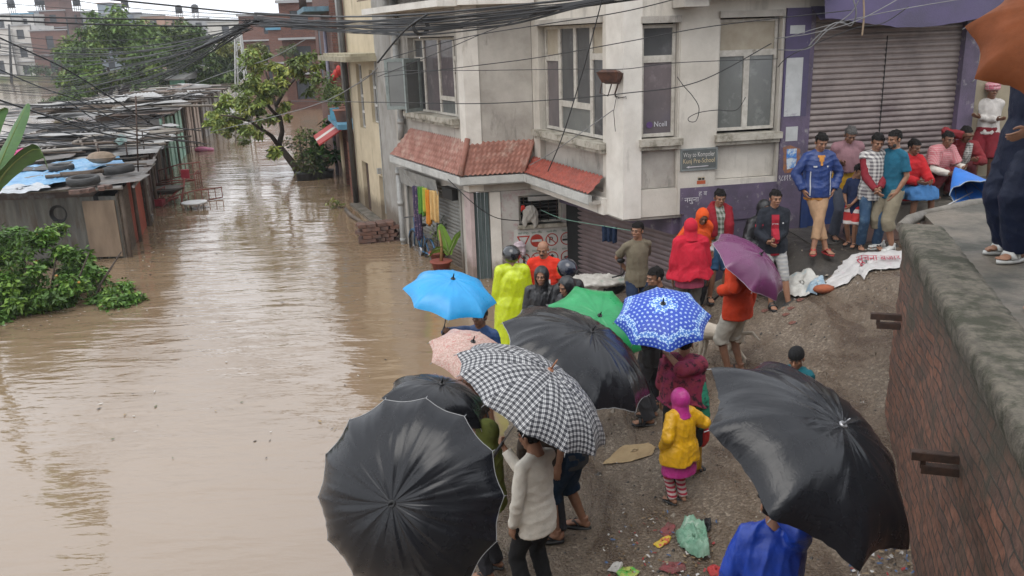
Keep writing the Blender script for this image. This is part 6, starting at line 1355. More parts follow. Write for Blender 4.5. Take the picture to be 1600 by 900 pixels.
# the half shut blue umbrella left lying on the terrace edge
def closed_blue():
    a = aty(1492, 264, 9.6); b = aty(1520, 316, 9.2); hnd = aty(1478, 322, 9.0)
    tip_ = aty(1493, 262, 9.9); t = thing('umbrella', 'small half folded royal blue umbrella with a grey rim resting on the terrace edge', 'umbrella', onz(1525, 318, TZ), None)
    c = aty(1520, 296, 9.3); ax = (tip_-c).normalized(); n = 8; ng = 6; R = .27; Ln = (tip_-c).length*1.25; e1 = ax.cross(Vector((0, 0, 1))).normalized(); e2 = ax.cross(e1); V = []; nr = 10
    for i in range(nr+1):
        f = i/nr
        for k in range(n*ng):
            phi = 2*math.pi*k/(n*ng); g = (k % ng)/ng; r = R*f**.9*(1-.10*math.sin(math.pi*g)*f) + .01; q = tip_ - ax*(Ln*f*(1-.10*math.sin(math.pi*g)*f)) + (e1*math.cos(phi)*r+e2*math.sin(phi)*r*.55); V.append(tuple(q))
    N = n*ng; np_mesh('canopy', V, [(i*N+k, (i+1)*N+k, (i+1)*N+(k+1) % N, i*N+(k+1) % N) for i in range(nr) for k in range(N)], mat('royal_blue_umbrella_cloth', (.03, .17, .55), .4, (.025, .13, .44), scale=6, bump=.2), t)
    mb = MB(); mb.tube([V[nr*N+j % N] for j in range(N+1)], .007, 4); mb.build('hem', mat('grey_hem', (.25, .3, .36), .5), t)
    mb = MB(); mb.tube([c+Vector((0, 0, -.03)), hnd], .009, 6); mb.build('shaft', M_RIB, t)
    for k in range(n): mb = MB(); mb.tube([tip_, V[nr*N+k*ng]], .004, 4); mb.build('rib', M_RIB, t)
closed_blue()
# ================================================================ people
def remesh_batch(jobs):
    objs = []
    for mb, vox, sm in jobs:
        me = bpy.data.meshes.new('tmp'); me.from_pydata(mb.v, [], mb.f); o = bpy.data.objects.new('tmp', me); COL.objects.link(o)
        m = o.modifiers.new('r', 'REMESH'); m.mode = 'VOXEL'; m.voxel_size = vox; m.adaptivity = 0
        if sm: q = o.modifiers.new('s', 'SMOOTH'); q.factor = .5; q.iterations = sm
        objs.append(o)
    bpy.context.view_layer.update(); dg = bpy.context.evaluated_depsgraph_get(); out = []
    for o in objs:
        me = o.evaluated_get(dg).data; V = np.zeros(len(me.vertices)*3, np.float32); me.vertices.foreach_get('co', V)
        F = np.zeros(len(me.loops), np.int32); me.loops.foreach_get('vertex_index', F); V = V.reshape(-1, 3).astype(float); F = F.reshape(-1, 4)
        out.append((V, F))
    for o in objs: d = o.data; bpy.data.objects.remove(o); bpy.data.meshes.remove(d)
    return out
def cut(VF, keep):
    V, F = VF; c = V[F].mean(1); k = keep(c); F = F[k]; used = np.unique(F); mp = -np.ones(len(V), int); mp[used] = np.arange(len(used)); return V[used], mp[F]
def vnormals(V, F):
    n = np.cross(V[F[:, 2]]-V[F[:, 0]], V[F[:, 3]]-V[F[:, 1]]); N = np.zeros_like(V)
    for j in range(4): np.add.at(N, F[:, j], n)
    return N/(np.linalg.norm(N, axis=1)[:, None]+1e-12)
def folds(VF, amp, seed, freq=26.0, dirz=1.0):
    V, F = VF; rs = np.random.RandomState(seed); N = vnormals(V, F); f = np.zeros(len(V)); W = V + .02*np.sin(V[:, [1, 2, 0]]*17+seed)
    for i in range(7):
        d = rs.normal(size=3); d[2] *= dirz; d /= np.linalg.norm(d); k = freq*rs.uniform(.6, 2.0); e = rs.normal(size=3); f += rs.uniform(.4, 1)*(1-np.abs(np.sin(W@d*k+rs.uniform(0, 6))))**2.2*(.35+.65*(.5+.5*np.sin(W@e*6+rs.uniform(0, 6))))/(1+i*.25)
    f -= f.mean(); return V + N*(f*amp*.55)[:, None], F
# ---- canonical pieces (metres, for a 1.7 m adult)
def head_mb():
    mb = MB(); mb.ell((0, -.012, .030), (.076, .096, .086), 20, 14); mb.ell((0, .018, -.035), (.060, .070, .082), 18, 12); mb.ell((0, .058, -.090), (.027, .026, .024))
    mb.tube([(0, .080, .018), (0, .096, -.008), (0, .107, -.024)], [.010, .0125, .0165], 8); mb.ell((.012, .093, -.027), (.010, .011, .008)); mb.ell((-.012, .093, -.027), (.010, .011, .008))
    mb.ell((0, .074, .026), (.052, .017, .011)); mb.ell((.036, .062, -.018), (.024, .020, .02)); mb.ell((-.036, .062, -.018), (.024, .020, .02))
    mb.ell((0, .082, -.053), (.026, .013, .007)); mb.ell((0, .081, -.064), (.022, .013, .008))
    for s in (-1, 1): mb.ell((s*.079, -.008, -.006), (.011, .021, .033))
    mb.tube([(0, -.016, -.05), (0, -.03, -.17)], [.054, .06], 14); return mb
def hand_mb(curl, spread=1.0):
    mb = MB(); mb.ell((0, .0, -.048), (.040, .0155, .052)); mb.tube([(0, 0, .02), (0, 0, -.03)], [.028, .034], 10, ry=[.021, .018])
    for i, (x, ln) in enumerate(((.029, .070), (.0095, .078), (-.010, .073), (-.028, .056))):
        p = Vector((x, .002, -.088)); a = 0.0; pts = [Vector((x*.8, 0, -.06)), p]
        for j in range(3): a += curl*(1.0 if j else .7); p = p + Vector((x*.10*spread, math.sin(a), -math.cos(a)))*(ln*(.42, .32, .26)[j]); pts.append(p)
        mb.tube(pts, [.0095, .0095, .009, .0082, .0068], 7)
    c = curl*.6; mb.tube([(.026, .004, -.022), (.050, .010+.01*c, -.048), (.058-.02*c, .014+.030*c, -.074), (.054-.03*c, .018+.045*c, -.094)], [.014, .0125, .010, .0075], 8); return mb
def foot_mb(shoe=0.0):
    e = shoe; mb = MB(); mb.ell((0, -.025, .032), (.033+e, .042+e, .034+e)); mb.tube([(0, -.012, .11), (0, -.008, .06), (.0, .03, .035)], [.036+e, .038+e, .036+e], 10); mb.tube([(0, .0, .045), (0, .07, .036), (.004, .125, .024)], [.034+e, .038+e, .040+e], 10, ry=[.034+e, .028+e, .019+e], up=(1, 0, 0))
    if shoe: mb.ell((.0, .155, .026), (.046, .05, .026))
    else:
        mb.ell((.0, .135, .020), (.045, .035, .018))
        for x, y, r in ((-.026, .180, .0135), (-.004, .178, .010), (.012, .172, .0095), (.026, .163, .009), (.038, .152, .0085)): mb.ell((x, y, .013), (r, .020, r*.95))
    return mb
def sole_mb(th=.02, w_=.05, L0=-.075, L1=.205):
    n = 26; P = []
    for i in range(n):
        a = 2*math.pi*i/n; y = (L0+L1)/2 + (L1-L0)/2*math.cos(a); x = w_*math.copysign(abs(math.sin(a))**.8, math.sin(a))*(1-.22*(1 if y < .05 else 0)*min(1, (.05-y)/.06)); P.append((x, y))
    mb = MB(); mb.prism(P, -th, .001); return mb
def shell(c, r): mb = MB(); mb.ell(c, r, 26, 18); return mb
hood_ = MB(); hood_.ell((0, -.02, .008), (.105, .122, .135), 26, 18); hood_.tube([(0, -.015, -.04), (0, -.02, -.15), (0, -.02, -.22)], [.095, .10, .125], 20, ry=[.10, .105, .125])
turb = MB(); turb.ell((0, -.015, .052), (.095, .115, .080), 22, 14)
for k in range(4): 
    turb.tube([(math.cos(a)*.090, math.sin(a)*.108-.012, .03+.022*k+.018*math.sin(a+k*1.7)) for a in [2*math.pi*i/18 for i in range(19)]], .024, 8)
scarf_ = MB(); scarf_.ell((0, -.018, .010), (.098, .118, .122), 24, 16); scarf_.tube([(0, -.01, -.05), (0, -.015, -.13), (0, -.02, -.2)], [.092, .098, .125], 20, ry=[.098, .105, .12])
CANON = ['head', 'hand_rel', 'hand_grip', 'hand_fist', 'foot', 'shoe', 'hair', 'hood', 'beanie', 'helmet', 'turban', 'scarf', 'bald']
_b = remesh_batch([(head_mb(), .0058, 3), (hand_mb(.35), .0042, 2), (hand_mb(.95), .0042, 2), (hand_mb(.6, .6), .0042, 2), (foot_mb(), .0058, 2), (foot_mb(.008), .007, 3), (shell((0, -.014, .034), (.0825, .1035, .095)), .007, 1), (hood_, .009, 3), (shell((0, -.012, .042), (.086, .107, .095)), .008, 1), (shell((0, -.008, .028), (.128, .150, .130)), .009, 1), (turb, .008, 1), (scarf_, .009, 3), (shell((0, -.014, .032), (.079, .0995, .0895)), .007, 1)])
K = dict(zip(CANON, _b))
K['hair'] = cut(K['hair'], lambda c: ((c[:, 2] > .058+.10*np.maximum(0, c[:, 1]-.05)) | ((c[:, 1] < .022) & (c[:, 2] > .0)) | ((c[:, 1] < -.02) & (c[:, 2] > -.055))))
def hairfix(VF):
    V, F = VF; N = vnormals(V, F); r = np.array([mnoise.noise(Vector(v)*55) for v in V])*.006 + np.array([max(0, mnoise.noise(Vector(v)*26)) for v in V])*.018; return V+N*r[:, None], F
K['hair'] = hairfix(K['hair'])
K['bald'] = cut(K['bald'], lambda c: ((c[:, 1] < .012) & (c[:, 2] > -.045) & (c[:, 2] < .045)))
K['hood'] = cut(K['hood'], lambda c: ~((c[:, 1] > .035) & ((c[:, 0]/.070)**2 + ((c[:, 2]+.012)/.100)**2 < 1)))
K['scarf'] = cut(K['scarf'], lambda c: ~((c[:, 1] > .03) & ((c[:, 0]/.062)**2 + ((c[:, 2]+.010)/.088)**2 < 1)))
K['hood'] = folds(K['hood'], .006, 3, 34); K['scarf'] = folds(K['scarf'], .008, 4, 34); K['turban'] = folds(K['turban'], .003, 5, 60)
K['beanie'] = cut(K['beanie'], lambda c: (c[:, 2] > .032) | ((c[:, 1] < .0) & (c[:, 2] > .0)))
K['helmet'] = cut(K['helmet'], lambda c: (c[:, 2] > -.075) & ~((c[:, 1] > .06) & (c[:, 2] < .035)))
def mirror(VF, ax): V, F = VF; V = V.copy(); V[:, ax] *= -1; return V, F[:, ::-1]
SKIN = {'mid': mat('brown_skin', (.30, .155, .095), .5, (.25, .125, .075), scale=14, bump=.1, spec=.4), 'dark': mat('dark_brown_skin', (.205, .102, .062), .5, (.17, .085, .052), scale=14, bump=.1, spec=.4), 'light': mat('light_brown_skin', (.33, .175, .115), .5, (.29, .15, .095), scale=14, bump=.1, spec=.4)}
M_EYE = mat('eye_white', (.30, .25, .22), .4); M_HAIR = mat('black_hair', (.008, .007, .007), .8, (.014, .012, .011), scale=60, bump=.6, bscale=120, spec=.15); M_HAIRG = mat('greying_hair', (.07, .065, .06), .6, (.02, .018, .017), scale=50, bump=.5, bscale=120); M_LIP = mat('lip', (.19, .075, .06), .5); M_BROW = mat('brow_hair', (.014, .011, .010), .7)
# eyes, brows, lips, moustache: little shells set on the face
def face_bits(mous=False, beard=False):
    mb = MB()
    for s in (-1, 1):
        mb.ell((s*.030, .0795, .004), (.0120, .0070, .0055), 10, 7, 1); mb.ell((s*.030, .0830, .004), (.0068, .0052, .0056), 8, 6, 2); mb.ell((s*.031, .0815, .012), (.017, .007, .0042), 8, 5, 0); mb.tube([(s*.012, .092, .024), (s*.030, .0925, .030), (s*.050, .079, .023)], [.0042, .005, .003], 6, 2)
    mb.tube([(-.024, .0885, -.058), (0, .0975, -.0575), (.024, .0885, -.058)], [.003, .0058, .003], 6, 3); mb.tube([(-.02, .088, -.066), (0, .0955, -.0655), (.02, .088, -.066)], [.003, .0062, .003], 6, 3)
    if mous: mb.tube([(-.032, .083, -.054), (-.012, .097, -.043), (.012, .097, -.043), (.032, .083, -.054)], [.003, .0075, .0075, .003], 7, 2)
    if beard: mb.ell((0, .070, -.098), (.035, .024, .020), 12, 8, 2); [mb.ell((s*.045, .045, -.075), (.018, .03, .03), 10, 7, 2) for s in (-1, 1)]
    return mb
def tri_quads(mb):
    F = [];
    for f in mb.f:
        if len(f) == 4: F.append(f)
        elif len(f) == 3: F.append([f[0], f[1], f[2], f[2]])
        else:
            for i in range(1, len(f)-1): F.append([f[0], f[i], f[i+1], f[i+1]])
    return F
def np_poly_mesh(name, parts, mats, parent):
    """join (V, faces, material index) pieces into one mesh"""
    V = []; F = []; mi = []; o = 0
    for v, f, m in parts:
        V.append(np.asarray(v, float)); F += [[int(i)+o for i in (q if len(q) < 4 or q[2] != q[3] else q[:3])] for q in f]; mi += list(m) if hasattr(m, '__len__') else [m]*len(f); o += len(v)
    V = np.concatenate(V); b = np.array(parent.location) if parent is not None else 0
    me = bpy.data.meshes.new(name); me.from_pydata(V-b, [], F)
    for m in mats: me.materials.append(m)
    me.polygons.foreach_set('material_index', mi); me.polygons.foreach_set('use_smooth', [True]*len(F)); me.update()
    ob = bpy.data.objects.new(name, me); COL.objects.link(ob); ob.parent = parent; return ob
def ik(a, t, l1, l2, pole):
    d = t-a; L = d.length; L2 = min(max(L, abs(l1-l2)+.02), (l1+l2)*.998); d.normalize(); t = a+d*L2
    x = (l1*l1-l2*l2+L2*L2)/(2*L2); hgt = math.sqrt(max(l1*l1-x*x, 0)); p = Vector(pole); p = p-d*p.dot(d); p = p.normalized() if p.length > 1e-5 else d.orthogonal().normalized()
    return a+d*x+p*hgt, t
QUEUE = []
HANDS = {'down': ((-.25, .05, .80), (.25, .05, .80)), 'behind': ((-.09, -.15, .95), (.09, -.15, .95)), 'pocket': ((-.215, .05, .90), (.215, .05, .90)), 'front': ((-.03, .23, .95), (.04, .25, .93)), 'fold': ((.13, .19, 1.16), (-.13, .21, 1.13)), 'belly': ((-.05, .22, 1.06), (.06, .24, 1.08)), 'side': ((-.24, .02, .8), (.24, .02, .8))}
def person(label, pos, h, yaw, hands='down', lean=0, side=0, head=(0, 0), feet=None, pel=None, top=(), bottom=None, headwear='hair', shoes='flip', skin='mid', hk=1.0, grip=None, mous=False, beard=False, group=None, wide=1.0, hairm=None, shoem=None, toe=(8, -8), hwm=None, knee=None, elbow=None, coll=None, name='person', handpose=None, seed=None, prints=()):
    s = h/1.7; pos = Vector(pos); t = thing(name, label, 'person', pos, group); seed = seed if seed is not None else len(QUEUE)+1
    R = Matrix.Rotation(rad(yaw), 3, 'Z')
    W = lambda p: pos + R @ (Vector(p)*s)
    inv = lambda p: (R.transposed() @ (Vector(p)-pos))/s
    P = Vector(pel) if pel else Vector((0, 0, .895))
    B = Matrix.Rotation(rad(side), 3, 'Y') @ Matrix.Rotation(-rad(lean), 3, 'X')
    T = lambda x, y, z: P + B @ Vector((x, y, z))
    hipL, hipR = P+Vector((-.088, 0, -.02)), P+Vector((.088, 0, -.02))
    f = feet or ((-.11, .02, 0), (.11, .0, 0)); fl, fr = Vector(f[0]), Vector(f[1]); kp = knee or ((-.1, 1, .1), (.1, 1, .1))
    aL, aR = fl+Vector((0, 0, .085)), fr+Vector((0, 0, .085))
    kL, aL = ik(hipL, aL, .43, .405, kp[0]); kR, aR = ik(hipR, aR, .43, .405, kp[1])
    sL, sR = T(-.156*wide, -.005, .472), T(.156*wide, -.005, .472)
    hh = HANDS[hands] if isinstance(hands, str) else hands; hL, hR = [Vector(x) if x is not None else None for x in hh]
    shift = P - Vector((0, 0, .895))
    if isinstance(hands, str): hL, hR = hL+shift, hR+shift
    if grip is not None:
        gside, gp = grip; gp = inv(gp)
        if gside == 'R': hR = gp - (gp-sR).normalized()*.07
        else: hL = gp - (gp-sL).normalized()*.07
    ep = elbow or ((-.7, -.8, -.4), (.7, -.8, -.4))
    eL, wL = ik(sL, hL, .29, .255, ep[0]); eR, wR = ik(sR, hR, .29, .255, ep[1])
    neck = T(0, .0, .545); HB = B.to_4x4() @ Matrix.Rotation(rad(head[0]), 4, 'Z') @ Matrix.Rotation(rad(head[1]), 4, 'X'); HB = HB.to_3x3()
    hc = neck + (B @ Vector((0, .012, .05))) + HB @ Vector((0, .012, .088*hk))
    def rings(mb, spec, dx=0, cap=True, n=22):
        pts = [T(0, y, z) for z, rx, ry, y in spec]; mb.tube(pts, [ (rx+dx)*wide for z, rx, ry, y in spec], n, ry=[ry+dx for z, rx, ry, y in spec], up=B @ Vector((1, 0, 0)))
    TORSO = [(-.13, .10, .08, 0), (-.06, .150, .105, -.005), (.02, .155, .105, -.005), (.13, .138, .095, 0), (.26, .150, .105, 0), (.38, .160, .102, 0), (.45, .142, .086, 0), (.505, .098, .066, 0), (.56, .06, .055, 0), (.60, .05, .05, .01)]
    b = MB(); rings(b, TORSO)
    for (sh, el, wr) in ((sL, eL, wL), (sR, eR, wR)): b.tube([sh, sh.lerp(el, .5), el, el.lerp(wr, .3), wr, wr+(wr-el).normalized()*.02], [.046, .043, .038, .038, .027, .025], 12); b.ell(sh, (.048, .048, .048)); b.tube([T(0, -.005, .53), sh], [.05, .042], 10)
    for (hp, kn, an) in ((hipL, kL, aL), (hipR, kR, aR)):
        b.tube([hp, hp.lerp(kn, .5), kn], [.085, .072, .055], 14); b.ell(kn, (.055, .055, .055)); b.tube([kn, kn.lerp(an, .3), kn.lerp(an, .65), an, an+(an-kn).normalized()*.03], [.052, .054, .046, .036, .036], 12)
    b.tube([neck-B @ Vector((0, 0, .04)), hc], [.06, .05], 12)
    jobs = [(b, .0125, 3)]; gar = []
    for g in top:
        kind, m = g[0], g[1]; o = g[2] if len(g) > 2 else {}; mb = MB(); ex = o.get('ex', {'tee': .014, 'shirt': .018, 'jacket': .032, 'poncho': .04, 'shawl': .05, 'coat': .035}[kind]); hem = o.get('hem', {'tee': -.14, 'shirt': -.15, 'jacket': -.12, 'poncho': -.50, 'shawl': .10, 'coat': -.35}[kind]); slv = o.get('sleeve', {'tee': .42, 'shirt': 1.0, 'jacket': 1.0, 'poncho': .85, 'shawl': .5, 'coat': 1.0}[kind]); fl_ = o.get('flare', {'poncho': .10, 'coat': .05, 'shawl': .09}.get(kind, .0))
        spec = []
        zs = [hem, hem+.04, hem+.14] + [z for z in (-.06, .02, .13, .26, .38, .46, .51, .545) if z > hem+.18]
        for z in [z_ for z_ in zs if z_ <= o.get('ztop', 9)]:
            i = max(0, min(len(TORSO)-2, next((k for k in range(len(TORSO)-1) if TORSO[k+1][0] >= z), len(TORSO)-2))); a0, a1 = TORSO[i], TORSO[i+1]; x = min(1, max(0, (z-a0[0])/(a1[0]-a0[0])))
            rx, ry = a0[1]+(a1[1]-a0[1])*x, a0[2]+(a1[2]-a0[2])*x
            if z < .06: rx, ry = max(rx, .176), max(ry, .122)
            if kind in ('tee', 'shirt', 'jacket') and .0 < z < .3: rx = max(rx, .150); ry = max(ry, .102)
            kf = fl_*min(1, max(0, (.46-z)/(.46-hem)))*1.0
            spec.append((z, rx+ex*(.5 if z > .5 else 1)+kf, ry+ex*(.5 if z > .5 else 1)+kf*.8, 0))
        rings(mb, spec)
        for (sh, el, wr) in ((sL, eL, wL), (sR, eR, wR)):
            e2 = ex*.8; L1 = .29; tot = slv*.545; base = .047+e2
            if kind in ('poncho', 'shawl'): base += .012
            if tot > 0: mb.tube([T(0, -.005, .515), sh], [.058+ex*.5, base], 12)
            if tot <= 0: continue
            if tot > L1: q = el.lerp(wr, (tot-L1)/.255); mb.tube([sh, sh.lerp(el, .5), el, el.lerp(q, .5), q], [base, .046+e2+.004, .042+e2+.003, .041+e2, .034+e2+o.get('cuff', 0)], 14); mb.ell(el, (.043+e2,)*3)
            else: q = sh.lerp(el, tot/L1); mb.tube([sh, q], [base, .048+e2+.010+o.get('cuff', 0)], 14)
            mb.ell(sh, (base,)*3)
        jobs.append((mb, .0125, o.get('smooth', 3))); gar.append((o.get('name', {'tee': 'shirt', 'shirt': 'shirt', 'jacket': 'jacket', 'poncho': 'raincoat', 'shawl': 'shawl', 'coat': 'raincoat'}[kind]), m, o.get('amp', {'tee': .016, 'shirt': .022, 'jacket': .022, 'poncho': .024, 'shawl': .026, 'coat': .026}[kind]), o))
    if bottom:
        kind, m = bottom[0], bottom[1]; o = bottom[2] if len(bottom) > 2 else {}; mb = MB(); ex = o.get('ex', .008)
        mb.tube([P+B @ Vector((0, 0, .10)), P+B @ Vector((0, 0, .03)), P+Vector((0, -.005, -.05)), P+Vector((0, 0, -.12))], [.138+ex, .150+ex, .158+ex, .12+ex], 20, ry=[.098+ex, .104+ex, .108+ex, .09+ex], up=B @ Vector((1, 0, 0)))
        if kind == 'lungi':
            k = (kL+kR)/2; an = (aL+aR)/2; q = k.lerp(an, o.get('len', .6)); wdt = (kL-kR).length/2
            mb.tube([P+Vector((0, 0, -.05)), (P.lerp(k, .5)), k, k.lerp(q, .6), q], [.175, .18+wdt*.3, .13+wdt, .125+wdt, .13+wdt], 20, ry=[.13, .13, .12, .13, .14], up=R.transposed() @ (R @ Vector((1, 0, 0))))
            mb.ell(kL, (.085,)*3); mb.ell(kR, (.085,)*3)
        else:
            ln = {'trousers': 1.0, 'shorts': -.02, 'capri': .62}[kind] if 'len' not in o else o['len']; hm = o.get('hemr', {'trousers': .068, 'shorts': .090, 'capri': .075}[kind])
            for (hp, kn, an) in ((hipL, kL, aL), (hipR, kR, aR)):
                if ln <= 0: q = kn+(hp-kn)*(-ln); mb.tube([hp, hp.lerp(q, .5), q], [.086+ex, .086+ex, hm], 14)
                else:
                    q = kn.lerp(an, ln); mb.tube([hp, hp.lerp(kn, .5), kn], [.086+ex, .080+ex, .064+ex], 14); mb.ell(kn, (.065+ex,)*3); mb.tube([kn, kn.lerp(q, .5), q], [.066+ex, (.066+ex+hm)/2, hm], 14)
        jobs.append((mb, .0125, 3)); gar.append((o.get('name', 'shorts' if kind == 'shorts' else 'wrap_skirt' if kind == 'lungi' else 'trousers'), m, o.get('amp', .018), o))
    if coll: 
        mb = MB(); coll_m, pts, rr = coll; mb.tube([T(*p) for p in pts], rr, 10); jobs.append((mb, .011, 2)); gar.append(('scarf', coll_m, .008, {}))
    QUEUE.append(dict(t=t, jobs=jobs, gar=gar, s=s, R=R, pos=pos, W=W, hc=hc, HB=HB, hk=hk, headwear=headwear, shoes=shoes, skin=SKIN[skin], wr=((eL, wL), (eR, wR)), an=((kL, aL, fl), (kR, aR, fr)), mous=mous, beard=beard, hairm=hairm or M_HAIR, shoem=shoem, toe=toe, hwm=hwm, seed=seed, handpose=handpose or ('hand_rel', 'hand_grip' if grip and grip[0] == 'R' else 'hand_rel'), B=B, prints=prints, P=P))
    if grip and grip[0] == 'L' and not handpose: QUEUE[-1]['handpose'] = ('hand_grip', 'hand_rel')
    return t
def stick_print(q, V, toW, ob, x, z, w_, h_, m, shape='rect', nm='print', side=1):
    """a flat print lying on the front (side=1) or back of a garment; x, z measured from the pelvis along the leaning trunk"""
    B = np.array(q['B']); P = np.array(q['P']); Lc = (V-P) @ B; nx, nz = 7, 7; pts = []
    for j in range(nz):
        for i in range(nx):
            px, pz = x+w_*(i/(nx-1)-.5), z+h_*(j/(nz-1)-.5); d = (Lc[:, 0]-px)**2+(Lc[:, 2]-pz)**2; k = d < .022**2; y = (Lc[k, 1]*side).max() if k.any() else 0
            pts.append((px, (y+.006)*side, pz))
    pts = np.array(pts); F = []
    for j in range(nz-1):
        for i in range(nx-1):
            u_, v_ = (i+.5)/(nx-1)-.5, (j+.5)/(nz-1)-.5; r = math.hypot(u_, v_)*2
            if shape == 'rect' or (shape == 'ring' and .55 < r < 1.08) or (shape == 'disc' and r < 1.05) or (shape == 'vee' and abs(u_) < .5*(j+1)/nz): F.append((j*nx+i, j*nx+i+1, (j+1)*nx+i+1, (j+1)*nx+i))
    V2 = toW(P + pts @ B.T); b = np.array(q['t'].location); me = bpy.data.meshes.new(nm); me.from_pydata(V2-b, [], F); me.materials.append(m); o = bpy.data.objects.new(nm, me); COL.objects.link(o); o.parent = ob
def finish_people():
    jobs = []
    for q in QUEUE: jobs += q['jobs']
    res = remesh_batch(jobs); i = 0
    for q in QUEUE:
        n = len(q['jobs']); R = np.array(q['R']); pos = np.array(q['pos']); s = q['s']; t = q['t']
        toW = lambda V: pos + (V*s) @ R.T
        bodyV, bodyF = res[i]; parts = [(toW(bodyV), bodyF, 0)]
        hc, HB = np.array(q['hc']), np.array(q['HB']); hk = q['hk']
        toH = lambda V: toW(hc + (V*hk) @ HB.T)
        hv, hf = K['head']; parts.append((toH(hv), hf, 0)); fb = face_bits(q['mous'], q['beard']); parts.append((toH(np.array(fb.v)), tri_quads(fb), sum([[m]*(len(f)-2 if len(f) > 4 else 1) for f, m in zip(fb.f, fb.m)], [])))
        for side, (el, wr) in enumerate(q['wr']):
            d = (wr-el).normalized(); th = Vector((0, .9, .45)); th = th-d*th.dot(d)
            if th.length < .1: th = Vector((0, 0, 1))-d*d.z
            th.normalize(); z = -d; x = th; y = z.cross(x); M3 = np.array(Matrix((x, y, z)).transposed()); V, F = K[q['handpose'][side]]
            if side == 0: V, F = mirror((V, F), 1)
            parts.append((toW(np.array(wr) + (V*(1 if hk < 1.1 else 1.1)) @ M3.T), F, 0))
        for side, (kn, an, fp) in enumerate(q['an']):
            yaw = rad(q['toe'][side]); base = Vector((an.x, an.y, an.z-.085)); rz = np.array(Matrix.Rotation(yaw, 3, 'Z')); V, F = K['foot']; th = {'flip': .02, 'sandal': .022, 'shoe': .02, 'bare': 0.0, 'none': 0}[q['shoes']]
            if side == 0: V, F = mirror((V, F), 0)
            V = V @ rz.T; parts.append((toW(V + np.array(base) + np.array([0, 0, th])), F, 0))
            if q['shoes'] in ('flip', 'sandal'):
                so_ = sole_mb(th); SV = np.array(so_.v) @ rz.T + np.array(base) + np.array([0, 0, th]); st = MB()
                if q['shoes'] == 'flip': [st.tube([(0, .125, .030), (sx*.022, .085, .060), (sx*.044, .03, .020)], [.009, .011, .011], 6) for sx in (-1, 1)]
                else: st.tube([(-.05, .10, .008), (-.034, .10, .045), (.034, .10, .046), (.05, .10, .008)], [.022]*4, 8); st.tube([(-.05, .06, .01), (-.03, .05, .066), (.03, .05, .066), (.05, .06, .01)], [.016]*4, 8)
                SV2 = np.array(st.v) @ rz.T + np.array(base) + np.array([0, 0, th])
                np_poly_mesh('sandal', [(toW(SV), tri_quads(so_), 0), (toW(SV2), tri_quads(st), 0)], [q['shoem'] or mat('black_rubber', (.02, .02, .02), .5)], t)
            elif q['shoes'] == 'shoe':
                V, F = K['shoe'] if side else mirror(K['shoe'], 0); so_ = sole_mb(.022, .052, -.08, .212); np_poly_mesh('shoe', [(toW(V @ rz.T + np.array(base) + np.array([0, 0, .02])), F, 0), (toW(np.array(so_.v) @ rz.T + np.array(base)+np.array([0, 0, .022])), tri_quads(so_), 0)], [q['shoem'] or mat('grey_shoe', (.3, .3, .3), .6)], t)
        np_poly_mesh('body', parts, [q['skin'], M_EYE, M_BROW, M_LIP], t)
        for j, (nm, m, amp, o) in enumerate(q['gar']):
            V, F = folds(res[i+1+j], amp, q['seed']*13+j, o.get('freq', 22), o.get('dirz', .35 if nm in ('raincoat', 'shawl') else 1.0)); V = V.copy(); k_ = np.clip((np.median(V[:, 2])-V[:, 2])*4, 0, 1) if nm in ('shawl', 'raincoat') else 0; V[:, 2] += k_*.03*np.sin(V[:, 0]*16+V[:, 1]*11+q['seed']); V = toW(V)
            ob = np_mesh(nm, V, F, m if not isinstance(m, list) else m, t)
            for pr in q['prints']:
                if pr[0] == j: stick_print(q, folds(res[i+1+j], amp, q['seed']*13+j, o.get('freq', 22), o.get('dirz', .35 if nm in ('raincoat', 'shawl') else 1.0))[0], toW, ob, *pr[1:])
        hw = q['headwear']; 
        for w_ in (hw if isinstance(hw, (list, tuple)) else [hw]):
            if w_ in (None, 'none'): continue
            V, F = K[w_]; m = q['hairm'] if w_ in ('hair', 'bald') else q['hwm']; 
            np_mesh({'bald': 'hair', 'scarf': 'headscarf'}.get(w_, w_), toH(V), F, m, t)
        i += n
# ================================================================ the crowd
def pattern(name, c1, c2, px, pz, wx=.5, wz=.5, rough=.85, c3=None, noise_=0.0):
    """woven stripes or checks along x and z"""
    m = bpy.data.materials.new(name); m.use_nodes = True; t = m.node_tree; b = t.nodes['Principled BSDF']; L = t.links.new; tc = nn(t, 'ShaderNodeTexCoord'); sp = nn(t, 'ShaderNodeSeparateXYZ'); L(tc.outputs['Object'], sp.inputs[0])
    def st(sock, p, w_):
        d = nn(t, 'ShaderNodeMath', operation='DIVIDE'); L(sock, d.inputs[0]); d.inputs[1].default_value = p; f = nn(t, 'ShaderNodeMath', operation='FRACT'); L(d.outputs[0], f.inputs[0]); l = nn(t, 'ShaderNodeMath', operation='LESS_THAN'); L(f.outputs[0], l.inputs[0]); l.inputs[1].default_value = w_; return l.outputs[0]
    fs = []
    if px:
        q = nn(t, 'ShaderNodeMath', operation='ADD'); L(sp.outputs[0], q.inputs[0]); L(sp.outputs[1], q.inputs[1]); fs.append(st(q.outputs[0], px, wx))
    if pz: fs.append(st(sp.outputs[2], pz, wz))
    f = fs[0]
    if len(fs) > 1:
        a = nn(t, 'ShaderNodeMath', operation='ADD'); L(fs[0], a.inputs[0]); L(fs[1], a.inputs[1]); h = nn(t, 'ShaderNodeMath', operation='MULTIPLY'); L(a.outputs[0], h.inputs[0]); h.inputs[1].default_value = .5; f = h.outputs[0]
    mx = nn(t, 'ShaderNodeMix', data_type='RGBA'); L(f, mx.inputs[0]); mx.inputs[6].default_value = (*c1, 1); mx.inputs[7].default_value = (*c2, 1); L(mx.outputs[2], b.inputs['Base Color']); b.inputs['Roughness'].default_value = rough
    return m
